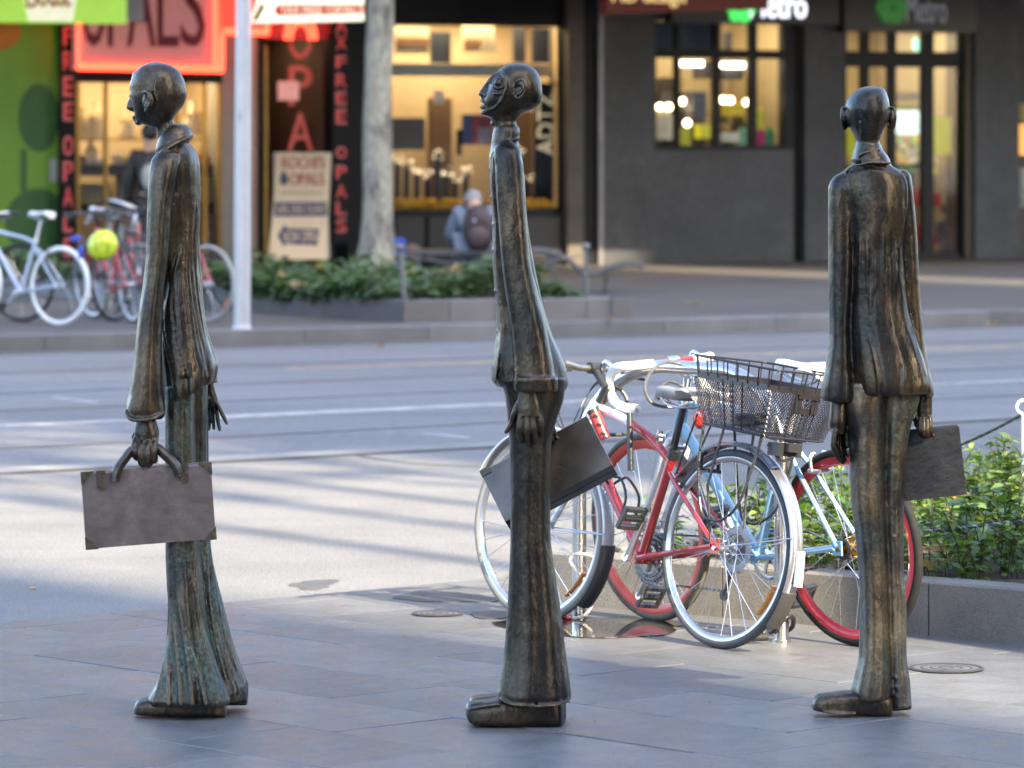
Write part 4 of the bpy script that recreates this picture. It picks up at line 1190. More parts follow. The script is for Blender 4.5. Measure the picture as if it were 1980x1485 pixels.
for k, col in enumerate(((.6, .5, .1), (.2, .4, .15), (.65, .6, .5), (.15, .12, .12), (.5, .25, .1))): part("shelf_goods", s, mb_[k], mat("shelfgood_%d" % k, col, .5, emit=col, es=.4), kind="stuff")  # shelf goods given a faint glow in place of lamplight
RED = mat("red_pack", (.42, .04, .03), .5, emit=(.5, .04, .02), es=.15)  # slight glow added to the red packs
for px, y0, y1, lab in ((1768, 365, 400, "red upper bin behind the rightmost statue's arm"), (1768, 435, 470, "red lower bin behind the rightmost statue's arm"), (1802, 372, 400, "red upper pack standing inside the glass door"), (1802, 446, 475, "red lower pack standing inside the glass door")):
    a, b, c, d = RC(px, y0, px + 17, y1, .7); thing("red_bin", lab, "bin", (a, .7, c), FR, "red bins inside the store entrance", MB().bbox(a, b, .7, .95, c, d, .015), RED)
a, b, c, d = RC(1816, 400, 1848, 485, .6)
o = thing("wrapped_bundle", "crumpled pale plastic bundle leaning inside the glass door", "bundle", (a, .6, c), FR)
mb = MB()
for i in range(14): mb.ell((a + (b - a) * rs.random(), .6 + .1 * rs.random(), c + (d - c) * rs.random()), (.06, .05, .08), 8, 6)
part("plastic", o, mb, mat("plastic_pale", (.22, .22, .24), .25, 0, .6, 9), True)
# shop at the right edge
s = fthing("corner_shop", "sliver of a colourful lit shop at the right edge of the street", "shop front", 1990, 498, 0)
fp_("wall", s, [(1971, -120, 2300, 500, .35, .6)], mat("corner_back", (.06, .05, .04), .6))
fp_("light_panel", s, [(1973, 240, 1990, 300, .2, .25)], glow("orange_panel", (1, .4, .08), .7)); fp_("goods", s, [(1973, 325, 1990, 400, .2, .3)], mat("corner_goods", (.35, .36, .28), .5, 0, .6, 8)); fp_("light_panel", s, [(1973, 200, 1990, 236, .2, .25)], mat("corner_yellow", (.4, .33, .03), .5))
# upper storeys, above the picture
s = thing("upper_storeys", "plain upper storeys of the shop row, above the top of the picture", "building", (0, 0, 4.0), FR)
zt = max(ZZ(px, -118) for px in (0, 1000, 1900))
part("wall", s, MB().b2(S(-900), S(3200), .05, 8, zt, 22), GREY)

# ---------------------------------------------------------------- unseen blocks and trees added around the camera to shape the sunlight
TOW = mat("shade_block_stone", (.30, .29, .28), .7, 0, .1, .3); TOWG = mat("shade_block_glazing", (.05, .06, .07), .12, 0, .1, .3)
def at(l, w, z=0): return SD * l + WD * w + Vector((0, 0, z))
def tower(w0, w1, l0, l1, h, label):  # added unseen blocks, placed so their edges bound the sunlit strip
    o = thing("shade_block", label, "building", tuple(at(l0, (w0 + w1) / 2)))
    def q(mb, a, b, c, d, z0, z1): mb.slab([tuple(at(l, w))[:2] for l, w in ((a, c), (b, c), (b, d), (a, d))], z0, z1)
    mb = MB(); q(mb, l0, l1, w0, w1, -.1, h); part("wall", o, mb, TOW)
    mb = MB()
    for k in range(int(h / 4)): q(mb, l0 - .05, l0 + .3, w0 + .6, w1 - .6, 1.5 + k * 4, 3.6 + k * 4)
    part("window_band", o, mb, TOWG)
tower(-46, 9.08, 42, 54, 62, "added unseen stone block behind the viewer on the left, keeping the sun off")
tower(13.9, 33.0, 42, 54, 62, "added unseen stone block behind the viewer, right of the gap left for sun")
tower(34.5, 80, 42, 54, 62, "added unseen stone block behind the viewer, farthest right, shading the far side")  # gap before this block drops a sun streak across the road
kp = at(0, 0)
# added unseen kiosk to the right of the picture; its roof throws the shade on the planter's right end
kc = Vector((1.62, 15.3, 0)) + SD * 4.3 + WD * .95
ko = thing("planter_shade_box", "added unseen kiosk on the pavement, right of the picture", "blocker", tuple(kc))
rot = Matrix.Rotation(math.atan2(WD.y, WD.x), 3, 'Z')
kb = MB().box((0, 0, 1.35), (2.0, 1.5, 2.7)); part("cabin", ko, MB().add([tuple(kc + rot @ Vector(v)) for v in kb.v], kb.f), mat("shade_box_green", (.03, .07, .05), .4))
kb = MB().box((0, 0, 2.82), (2.25, 1.9, .16), taper=.9); part("roof", ko, MB().add([tuple(kc + rot @ Vector(v)) for v in kb.v], kb.f), mat("shade_box_roof", (.1, .1, .1), .5))
# unseen trees, added so that their thin crowns stripe the sunlight on the road
for k, (l, w, h, n_, sp) in enumerate(((8, 10.55, 19, 110, .7), (10, 11.45, 20, 160, .9), (7, 12.2, 19, 130, .7), (9, 13.1, 19, 200, .9))):
    b = at(l, w)
    o = thing("sun_stripe_tree", ("added unseen slender tree behind the viewer, nearest the pavement", "added unseen slender tree behind the viewer, second from the pavement", "added unseen slender tree behind the viewer, third from the pavement", "added unseen slender tree behind the viewer, farthest right")[k], "tree", tuple(b))
    mbt, tips = trunk_mb(b, .10, h, (.25, .15), [(k + .5, 2.2, 2.0, .85), (k + 2.5, 2.4, 2.0, .89), (k + 4.4, 2.2, 2.0, .93), (k + 3.3, 2.6, 2, .97)], 30 + k)
    part("trunk", o, mbt, BARK, True, angle=60)
    part("crown", o, crown_mb(tips, int(n_ * 2.2), sp * 1.15, .26, 40 + k), CROWN, kind="stuff")
# street verandah over the far footpath, its underside just above the top of the picture
s = thing("verandah", "dark street verandah over the far footpath, just above the top of the picture", "verandah", (S(900), -1.8, 3.75), FR)
part("roof", s, MB().b2(S(-700), S(3000), -5.4, -.05, 3.75, 3.95), mat("verandah_dark", (.08, .08, .08), .6))
part("gutter", s, MB().b2(S(-700), S(3000), -5.55, -5.403, 3.68, 4.05), mat("verandah_edge", (.12, .12, .12), .5))
# ================================================================ the three bronze men
class Fig:
    """turns outline rows measured on the photograph into solid lofts at the figure's own distance and true size"""
    def __init__(s, px0, gpy):
        s.px0, s.gpy = px0, gpy
        s.d = F * HC / (gpy - HZ); s.sc = F / s.d
        s.loc = Vector(((px0 - CX) / s.sc, s.d, 0))
    def X(s, px): return (px - s.px0) / s.sc
    def Z(s, py): return (s.gpy - py) / s.sc
    def P(s, px, py, y): return Vector((s.X(px), y, s.Z(py)))
    def loft(s, rows, n=72, dz=0.006, e=2.0, fold=None, cap=0.4):
        """rows: py, xl, xr, half depth (m), y centre (m) [, tilt (px, right end up)]"""
        rows = sorted([tuple(r) + (0.0,) * (6 - len(r)) for r in rows])
        A = np.array(rows, float)
        M = max(6, int((A[-1, 0] - A[0, 0]) / s.sc / dz))
        q = np.linspace(A[0, 0], A[-1, 0], M)
        cols = [pchip(A[:, 0], A[:, k], q) for k in range(1, 6)]
        th = np.linspace(0, 2 * np.pi, n, endpoint=False)
        ct, st = np.cos(th), np.sin(th)
        ex = 2.0 / e
        cx_, sy_ = np.sign(ct) * np.abs(ct) ** ex, np.sign(st) * np.abs(st) ** ex
        V, Fc = [], []
        for i in range(M):
            xl, xr, ry, yc, tl = [c[i] for c in cols]
            xc, rx = s.X((xl + xr) / 2), (xr - xl) / 2 / s.sc
            z = s.Z(q[i])
            dr = fold(th, z, (q[i] - A[0, 0]) / (A[-1, 0] - A[0, 0])) if fold is not None else 0.0
            x = xc + rx * cx_ + ct * dr
            y = yc + ry * sy_ + st * dr
            zz = z + tl / s.sc * ct
            V += list(zip(x, y, zz))
        for i in range(M - 1):
            for k in range(n):
                l = (k + 1) % n
                Fc.append((i * n + k, (i + 1) * n + k, (i + 1) * n + l, i * n + l))
        for i, sg in ((0, 1), (M - 1, -1)):
            c = np.mean(np.array(V[i * n:(i + 1) * n]), axis=0)
            rr = np.min([cols[2][i], (cols[1][i] - cols[0][i]) / 2 / s.sc])
            V.append((c[0], c[1], c[2] + (rr * cap if sg > 0 else rr * .7)))     # the lower end is hollow, so hems stay crisp
            ci = len(V) - 1
            for k in range(n):
                l = (k + 1) % n
                Fc.append((ci, i * n + k, i * n + l) if sg > 0 else (ci, i * n + l, i * n + k))
        return V, Fc
    def surf(s, rows, e=2.2, side=-1):
        """near surface of a loft, to lay seams and folds on: (px, py, lift) -> (px, py, y)"""
        A = np.array([tuple(r)[:5] for r in sorted(rows)], float)
        def f(px, py, lift=0.0):
            xl, xr, ry, yc = [float(pchip(A[:, 0], A[:, k], np.array([min(max(py, A[0, 0]), A[-1, 0])]))[0]) for k in (1, 2, 3, 4)]
            u = max(-.93, min(.93, (px - (xl + xr) / 2) / ((xr - xl) / 2)))
            px = (xl + xr) / 2 + u * (xr - xl) / 2
            return (px, py, yc + side * (ry * (1 - abs(u) ** e) ** (1 / e) + lift))
        return f
    def loftx(s, rows, n=40, dx=0.006, e=2.6):
        """rows along the picture's x: px, top py, bottom py, half depth, y centre"""
        A = np.array(sorted(rows), float)
        M = max(6, int((A[-1, 0] - A[0, 0]) / s.sc / dx))
        q = np.linspace(A[0, 0], A[-1, 0], M)
        tp, bt, ry, yc = [pchip(A[:, 0], A[:, k], q) for k in range(1, 5)]
        th = np.linspace(0, 2 * np.pi, n, endpoint=False)
        ex = 2.0 / e
        c_, s_ = np.sign(np.cos(th)) * np.abs(np.cos(th)) ** ex, np.sign(np.sin(th)) * np.abs(np.sin(th)) ** ex
        V, Fc = [], []
        for i in range(M):
            zc, rz = s.Z((tp[i] + bt[i]) / 2), (bt[i] - tp[i]) / 2 / s.sc
            # flat sole: the lower half is squared off
            lo = np.where(s_ < 0, np.sign(np.sin(th)) * np.abs(np.sin(th)) ** 0.35, s_)
            V += list(zip(np.full(n, s.X(q[i])), yc[i] + ry[i] * c_, zc + rz * lo))
        for i in range(M - 1):
            for k in range(n):
                l = (k + 1) % n
                Fc.append((i * n + k, i * n + l, (i + 1) * n + l, (i + 1) * n + k))
        Fc.append(tuple(reversed(range(n)))); Fc.append(tuple((M - 1) * n + k for k in range(n)))
        return V, Fc
    def tube(s, pts, r, seg=10, n=20, closed=False, flat=1.0):
        """pts: (px, py, y); r in px, one or per point"""
        P = [s.P(*p) for p in pts]
        if hasattr(r, '__len__'):
            rr = list(np.interp(np.linspace(0, 1, n + 1), np.linspace(0, 1, len(r)), r))
        path = spline(P, n, closed)
        rad = [x / s.sc for x in (np.interp(np.linspace(0, 1, len(path)), np.linspace(0, 1, len(r)), r) if hasattr(r, '__len__') else [r] * len(path))]
        mb = MB().tube(path, rad, seg, closed, True, flat)
        a = (mb.v, mb.f)
        if not closed:
            e0 = MB().ell(path[0], (rad[0],) * 3, 10, 6); e1 = MB().ell(path[-1], (rad[-1],) * 3, 10, 6)
            m2 = MB().add(mb.v, mb.f).add(e0.v, e0.f).add(e1.v, e1.f)
            return m2.v, m2.f
        return a
    def ell(s, px, py, y, rx, ry, rz, rot=None):
        mb = MB().ell(s.P(px, py, y), (rx / s.sc, ry, rz / s.sc), 24, 14, rot)
        return mb.v, mb.f

def cloth(amps, seed=0, gain=1.0):
    """vertical drapery: (waves round, depth at the top, depth at the bottom, twist, sharp); every set of waves is broken up so that no two folds are alike"""
    rs = np.random.RandomState(seed)
    sets = []
    for (k, a0, a1, tw, sh) in amps:
        hs = []
        for dk in (-3, -2, -1, 0, 1, 2, 3):
            kk = max(1, k + dk)
            hs.append((kk, rs.rand() * 6.28, rs.uniform(.25, .8) * (1.25 if dk == 0 else .75), tw * rs.uniform(.5, 1.4)))
        sets.append((hs, a0, a1, sh))
    def f(th, z, t):
        d = np.zeros_like(th)
        for hs, a0, a1, sh in sets:
            w = np.zeros_like(th)
            for kk, p, am, tw in hs: w = w + am * np.sin(kk * th + p + tw * t + .4 * np.sin(5 * z + p))
            w = w * .62
            if sh: w = np.where(w > 0, w ** 1.6, w * .35)
            d = d + (a0 + (a1 - a0) * t) * w
        return d * gain
    return f

def hand(fg, palm, fingers, voxel=0.0024):
    """palm: list of (px, py, y, rx px, ry m, rz px); fingers: list of (points, radius px)"""
    Q = [fg.loft(palm, 28, .003, 2.6, None, .5)]
    for pts, r in fingers: Q.append(fg.tube(pts, [r * 1.08, r * 0.98, r * 1.04, r * 0.86, r * 0.72], 10, 16))
    return remesh(Q, voxel, 2, 0.5, "hand")

BR1 = bronze("bronze_green_brown", 0.3, 0.7, 1.3, .8)
BR1C = bronze("bronze_brown_grey", 0.35, 0.2, 2.9, .85)
BR2 = bronze("bronze_dark", 0.15, 0.1, 4.1, .70)
BR3T = bronze("bronze_grey_green", 0.3, 0.5, 5.2, 1.75)
BR1T = bronze("bronze_verdigris", 0.15, 0.9, 1.3, .8)
BR3 = bronze("bronze_olive", 0.6, 0.18, 7.7, .8)
BRC = mat("bronze_case_dull", (0.15, 0.125, 0.12), 0.42, 0.5, 0.22, 7, 0.25, 45, rvar=0.12, speck=.08, ss=30)
BRCB = mat("bronze_case_black", (0.035, 0.036, 0.040), 0.36, 0.6, 0.35, 8, 0.3, 40, rvar=0.1)
BRC2 = mat("bronze_case_smooth", (0.13, 0.115, 0.095), 0.32, 0.85, 0.5, 5, 0.06, 30, rvar=0.08)
BRS = mat("bronze_strap", (0.09, 0.075, 0.06), 0.38, 0.75, 0.4, 30, 0.3, 120)

# ---- left man: seen from his left, walking away to the left, case in the near hand
f1 = Fig(350, 1380)
t1 = thing("bronze_statue", "leftmost bronze statue of a thin man with wide flared trousers, carrying a flat riveted case", "statue", tuple(f1.loc), group="bronze statues of three thin men")
BASE[t1.name] = (0, 0, 0)
head = [f1.loft([(120, 292, 310, .010, .005), (123, 283, 322, .030, .005), (129, 271, 336, .050, .005), (138, 262, 347, .064, .005), (150, 256, 354, .073, .005),
                 (165, 252, 359, .078, .005), (180, 252, 361, .078, .005), (195, 254, 358, .074, .005), (206, 256, 353, .068, .005), (216, 259, 345, .060, .005),
                 (226, 261, 337, .052, .005), (235, 266, 332, .045, .005), (242, 280, 332, .038, .006), (247, 292, 334, .033, .008)], 80, .004, 2.15, None, .12),
        f1.loft([(230, 288, 334, .036, .008), (240, 296, 338, .037, .008), (255, 303, 343, .040, .008), (275, 305, 350, .045, .008), (300, 305, 356, .05, .008)], 48, .006),
        # nose, brow wrinkles, lips, eye, ear
        f1.loft([(176, 252, 264, .008, .030), (190, 248, 264, .012, .030), (202, 243, 264, .015, .032), (208, 242, 264, .016, .032), (213, 247, 264, .012, .03), (217, 256, 264, .008, .03)], 24, .003),
        f1.tube([(262, 182, -.012), (257, 176, .01), (252, 173, .035)], 4.2), f1.ell(256, 185, .005, 7, .016, 5.5), f1.tube([(263, 190, -.01), (256, 193, .008), (253, 192, .03)], 2.2),
        f1.ell(259, 226, .022, 5, .022, 3.4), f1.ell(261, 232, .02, 5, .020, 3.2), f1.ell(268, 237, .012, 8, .024, 6),
        f1.tube([(281, 181, -.062), (287, 177, -.085), (295, 184, -.1), (298, 197, -.1), (292, 208, -.09), (285, 215, -.075)], [3.2, 4, 4, 4.6, 4, 3]),
        f1.ell(288, 197, -.07, 9, .016, 17), f1.tube([(285, 190, -.085), (290, 196, -.092), (286, 206, -.086)], 2.2),
        f1.tube([(310, 150, -.073), (304, 163, -.077), (303, 180, -.079), (308, 195, -.077)], 1.8)]
for k in range(6):
    py = 141 + k * 5.2
    head.append(f1.tube([(274 - k * 1.6, py + 3, -.04), (262 - k * 1.5, py + 1, -.015), (258 - k * 1.4, py, .012), (258 - k * 1.4, py + 1, .035)], 2.4, 8, 12))
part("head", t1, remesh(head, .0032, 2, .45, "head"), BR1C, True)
C1 = [(272, 318, 356, .055, .01), (284, 312, 372, .082, .01), (298, 303, 381, .098, .01), (320, 297, 386, .104, .01), (359, 294, 387, .10, .01), (420, 296, 386, .088, .01),
      (489, 304, 381, .08, .01), (547, 306, 386, .082, .01), (628, 306, 396, .094, .01), (677, 308, 408, .105, .01, 6), (725, 314, 418, .115, .01, 16), (750, 318, 416, .118, .01, 24), (764, 322, 412, .116, .01, 26)]
S1 = f1.surf(C1, 2.2)
SL1 = [(296, 306, 352, .034, -.075), (310, 298, 352, .04, -.088), (340, 294, 347, .043, -.098), (400, 291, 337, .043, -.104), (489, 289, 331, .043, -.108), (561, 281, 323, .045, -.112), (609, 274, 320, .047, -.115),
       (669, 268, 318, .050, -.118), (722, 262, 319, .054, -.12), (760, 256, 322, .058, -.12), (788, 250, 325, .060, -.12), (800, 252, 323, .058, -.12), (806, 262, 318, .05, -.12)]
coat = [f1.loft(C1, 140, .005, 2.2, cloth([(11, .001, .0045, 2.0, 0), (19, .001, .004, 3.0, 1)], 3, 1.3)),
        f1.loft(SL1, 72, .005, 2.3, cloth([(4, .0015, .003, 1.5, 0), (9, .001, .002, -2, 1)], 5)),
        f1.loft([(296, 325, 365, .034, .095), (340, 330, 374, .04, .115), (500, 340, 382, .04, .125), (640, 350, 394, .045, .13), (720, 368, 412, .05, .135), (746, 374, 416, .05, .135)], 40, .008),
        # turned-up collar, lapel, shoulder seam, hem
        f1.loft([(243, 322, 350, .045, .01, 4), (251, 310, 361, .058, .01, 9), (263, 303, 369, .07, .01, 13), (276, 300, 373, .076, .01, 14), (286, 301, 368, .070, .01, 13)], 64, .004, 2.2),
        f1.tube([(368, 266, -.05), (344, 277, -.08), (320, 294, -.096), (304, 318, -.09), (297, 348, -.062)], [3.4, 4.4, 5, 4, 2]),
        f1.tube([(294, 345, -.085), (305, 336, -.118), (322, 340, -.138), (336, 352, -.128)], 2.2),
        f1.tube([(252, 790, -.15), (262, 803, -.178), (285, 805, -.182), (308, 801, -.178), (323, 792, -.15)], 4)]
# long wind-blown drapery sweeping down the coat's back
rs = random.Random(5)
for k in range(15):
    x0 = 382 - k * 1.7; y0 = 292 + k * 13 + rs.uniform(-8, 8)
    xm = 378 - k * 4.2; x1 = 413 - k * 5.2 + rs.uniform(-3, 3)
    ym = y0 + (735 - y0) * .5
    coat.append(f1.tube([S1(x0, y0, -.006), S1((x0 + xm) / 2 + rs.uniform(-3, 3), (y0 + ym) / 2, .0), S1(xm + rs.uniform(-2, 2), ym, .002), S1((xm + x1) / 2 - 3, (ym + 735) / 2, .003), S1(x1, 728 - k * .5, .001)], [1.0, 2.6, 3.2, 3.0, 2.2], 8, 30))
for k in range(5):
    x0 = 356 - k * 3; y0 = 340 + k * 26
    coat.append(f1.tube([S1(x0, y0, -.004), S1(x0 - 12, y0 + 50, .002), S1(x0 - 26, y0 + 110, .001), S1(x0 - 34, y0 + 170, -.006)], [1, 2.6, 2.6, 1], 8, 20))
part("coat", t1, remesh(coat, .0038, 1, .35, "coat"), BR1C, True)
T1 = [(745, 320, 378, .07, -.03), (900, 322, 378, .066, -.035), (1047, 324, 384, .07, -.04), (1120, 327, 390, .075, -.045), (1191, 331, 399, .085, -.05), (1260, 322, 420, .1, -.05), (1305, 311, 436, .115, -.05),
      (1335, 294, 449, .128, -.05), (1346, 289, 452, .13, -.05), (1357, 296, 448, .124, -.05)]
T1b = [(745, 346, 398, .06, .06), (900, 350, 398, .06, .07), (1047, 355, 400, .066, .08), (1191, 366, 431, .08, .055), (1260, 376, 450, .095, .05), (1305, 384, 467, .108, .045), (1330, 392, 475, .115, .04), (1354, 398, 475, .11, .04)]
Q1, Q1b = f1.surf(T1, 2.1), f1.surf(T1b, 2.1)
trou = [f1.loft(T1, 150, .005, 2.1, cloth([(6, .001, .0085, 1.0, 0), (11, .001, .0045, 2.0, 1), (19, .0008, .0016, -2, 1)], 11, 1.3)),
        f1.loft(T1b, 120, .005, 2.1, cloth([(6, .001, .008, 1.0, 0), (11, .001, .004, 2.0, 1)], 12, 1.3))]
rs = random.Random(9)
for k in range(6):            # folds that open towards the hem
    xb = 308 + k * 24 + rs.uniform(-4, 4); xt = 340 + (k - 2.5) * 8 + rs.uniform(-2, 2); y0 = 1090 + rs.uniform(-60, 70)
    trou.append(f1.tube([Q1(xt, y0, -.006), Q1(xt * .7 + xb * .3, y0 + 90, .001), Q1(xt * .3 + xb * .7, (y0 + 90 + 1345) / 2, .004), Q1(xb, 1346, .004)], [.8, 2.4, 4.2, 5.4], 10, 26))
for k in range(4):
    xb = 448 + k * 8; xt = 392 + k * 3
    trou.append(f1.tube([Q1b(xt, 860 + 30 * k, -.004), Q1b(xt + 4, 1020, .001), Q1b((xt + xb) / 2 - 8, 1200, .003), Q1b(xb, 1336, .004)], [1.0, 2.8, 3.4, 3.4], 8, 30))
for a in (((366, 790), (374, 1000), (391, 1180), (428, 1335)),):
    trou.append(f1.tube([Q1(x, y, .002) for x, y in a], [2, 3, 3.4, 3.2], 8, 34))
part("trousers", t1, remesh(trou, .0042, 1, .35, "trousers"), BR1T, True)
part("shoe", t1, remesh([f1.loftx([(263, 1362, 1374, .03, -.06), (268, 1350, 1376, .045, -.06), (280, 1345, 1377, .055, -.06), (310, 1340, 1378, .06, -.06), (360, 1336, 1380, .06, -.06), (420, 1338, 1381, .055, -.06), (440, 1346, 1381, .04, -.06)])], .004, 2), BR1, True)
part("shoe", t1, remesh([f1.loftx([(330, 1345, 1368, .05, .1), (400, 1338, 1370, .055, .1), (460, 1336, 1371, .05, .1), (475, 1344, 1371, .035, .1)])], .004, 2), BR1, True)
part("hand", t1, hand(f1, [(796, 275, 304, .024, -.12), (812, 269, 309, .027, -.122), (832, 266, 314, .029, -.125), (852, 269, 312, .026, -.128)],
     [([(273, 838, -.13), (268, 856, -.156), (270, 874, -.154), (276, 880, -.13), (278, 866, -.108)], 6.6), ([(284, 842, -.136), (281, 862, -.166), (282, 886, -.162), (286, 890, -.134), (288, 872, -.108)], 7.0),
      ([(296, 843, -.136), (294, 863, -.166), (295, 887, -.162), (297, 890, -.134), (297, 872, -.108)], 6.9), ([(307, 840, -.132), (307, 858, -.158), (306, 880, -.154), (307, 884, -.13), (306, 868, -.108)], 6.4),
      ([(272, 826, -.104), (266, 842, -.096), (272, 858, -.092)], 6.4)]), BR1, True)
part("hand", t1, hand(f1, [(742, 388, 408, .017, .127), (760, 388, 412, .018, .124), (778, 392, 417, .017, .121), (792, 396, 417, .014, .12)],
     [([(414, 783, .112), (423, 800, .108), (430, 814, .104), (434, 823, .102)], 4.3), ([(411, 787, .122), (415, 808, .12), (417, 822, .118), (420, 836, .116)], 4.5),
      ([(404, 790, .13), (406, 810, .132), (407, 822, .132), (408, 834, .13)], 4.4), ([(397, 788, .135), (398, 808, .14), (399, 822, .14), (398, 836, .138)], 4.2), ([(396, 775, .105), (391, 795, .098), (390, 810, .096)], 4.4)]), BR1, True)

def briefcase(name, label, frame, w, h, t, m, straps=True, seamside=True):
    """case in its own coordinates: x along, y thickness, z up, hanging from its handle at the origin's top centre"""
    o = thing(name, label, "briefcase", (0, 0, 0), frame, "bronze cases carried by the statues")
    bd = MB()
    b = .006
    for y0, y1 in ((-t / 2, -.002), (.002, t / 2)):
        bd.bbox(-w / 2, w / 2, y0, y1, -h, 0, b)
    part("body", o, bd, m, True, angle=25)
    sm = MB().b2(-w / 2 + .004, w / 2 - .004, -.0025, .0025, -h + .004, -.003)
    part("seam", o, sm, BRS)
    for sx in (-1, 1):
        for z, sz in ((0, -1), (-h, 1)):
            e = MB()
            k = .036
            e.prism([(sx * (w / 2 + .0025), z - sz * .0025), (sx * (w / 2 - k), z - sz * .0025), (sx * (w / 2 - k), z), (sx * (w / 2), z + sz * k), (sx * (w / 2 + .0025), z + sz * k)], -t / 2 - .0028, -t / 2 + .01)
            for a, c in ((.009, .022), (.022, .009)):
                e.disc((sx * (w / 2 - a), -t / 2 - .004, z + sz * c), (0, 1, 0), .0035, .004, 10)
            if straps: part("corner_guard", o, e, BRS, True, angle=30)
            elif sx < 0 and sz > 0 and t > .06: part("corner_guard", o, MB().bbox(-w / 2 - .002, -w / 2 + .03, -t / 2 - .003, -t / 2 + .01, -.022, .002, .002), BRS)
    if straps:
        for x in (-w / 2 + .058, w / 2 - .082):
            e = MB().prism([(x - .013, .003), (x + .013, .003), (x + .013, -.045), (x + .007, -.056), (x - .007, -.056), (x - .013, -.045)], -t / 2 - .004, t / 2 - .01)
            e.disc((x, -t / 2 - .006, -.04), (0, 1, 0), .004, .005, 10)
            part("buckle_strap", o, e, BRS, True, angle=30)
    return o
def handle_mb(w, hh, r=.014, drop=.045, t=.05, flat=.45):
    mb = MB()
    p = [(-w / 2 - .012, -t, -drop), (-w / 2 - .004, -t, 0), (-w / 2 + .020, -t * .6, hh * .5), (-w / 4.6, -t * .3, hh * .97), (0, -t * .25, hh * 1.03), (w / 4.6, -t * .3, hh * .97), (w / 2 - .020, -t * .6, hh * .5), (w / 2 + .004, -t, 0), (w / 2 + .012, -t, -drop)]
    path = spline(p, 40)
    mb.tube(path, r, 10, False, True, flat)
    for sx in (-1, 1): mb.disc((sx * (w / 2 + .009), -t - .008, -drop * .6), (0, 1, 0), .0045, .006, 10)
    return mb
def case_frame(fg, pt, roll, yaw=0.0, tip=0.0):
    return Matrix.Translation(fg.loc + pt) @ Matrix.Rotation(R(yaw), 4, 'Z') @ Matrix.Rotation(R(-roll), 4, 'Y') @ Matrix.Rotation(R(tip), 4, 'X')
c1 = briefcase("briefcase", "scuffed grey bronze suitcase with corner guards held by the leftmost statue", case_frame(f1, f1.P(288, 897, -.125), 3.9, 8), .387, .228, .07, BRC)
part("handle", c1, handle_mb(.168, .056, .025, .03, .038, .6), BRS, True)

# ---- middle man: profile to the left, chin lifted
f2 = Fig(1030, 1398)
t2 = thing("bronze_statue", "middle bronze statue with its chin raised in profile and a tilted case behind its legs", "statue", tuple(f2.loc), group="bronze statues of three thin men")
BASE[t2.name] = (0, 0, 0)
H2 = [(122, 992, 1010, .012, 0), (125, 980, 1020, .03, 0), (132, 968, 1033, .05, 0), (141, 959, 1040, .063, 0), (149, 952, 1044, .069, 0), (160, 946, 1047, .073, 0), (172, 942, 1048, .075, 0), (181, 938, 1048.5, .074, 0), (190, 935, 1047.5, .071, 0),
      (198, 934, 1046, .067, 0), (205, 934, 1040, .06, 0), (211, 933, 1032, .054, 0), (217, 931, 1018, .046, 0), (222, 933, 1009, .04, 0), (227, 945, 1003, .036, 0), (234, 952, 998, .034, 0), (246, 955, 1000, .036, 0), (258, 953, 1003, .04, 0)]
HA = np.array(H2)
def sk2(px, py, lift=0.0):
    xl, xr, ry = [float(np.interp(py, HA[:, 0], HA[:, k])) for k in (1, 2, 3)]
    u = max(-.97, min(.97, (px - (xl + xr) / 2) / ((xr - xl) / 2)))
    return (px, py, -ry * (1 - abs(u) ** 2.2) ** (1 / 2.2) - lift)
head = [f2.loft(H2, 88, .0035, 2.2, None, .12),
        f2.loft([(150, 946, 962, .006, 0), (160, 939, 960, .010, 0), (170, 932, 960, .0145, 0), (178, 926.5, 960, .018, 0), (183, 925, 960, .019, 0), (187, 929, 958, .016, 0), (191, 936, 954, .010, 0)], 36, .002, 2.0),
        f2.ell(942, 184.5, -.021, 8, .010, 5.5), f2.ell(942, 184.5, .021, 8, .010, 5.5),
        f2.tube([(948, 199, -.030), (936, 195, -.018), (931.5, 193.5, 0), (936, 195, .018), (948, 199, .030)], [2, 3.4, 3.6, 3.4, 2]),
        f2.tube([(948, 205, -.030), (936, 206.5, -.018), (930.5, 207, 0), (936, 206.5, .018), (948, 205, .030)], [2, 3.2, 3.5, 3.2, 2]),
        f2.ell(937, 218, 0, 8, .026, 5.5), f2.ell(953, 239, 0, 5, .012, 6)]
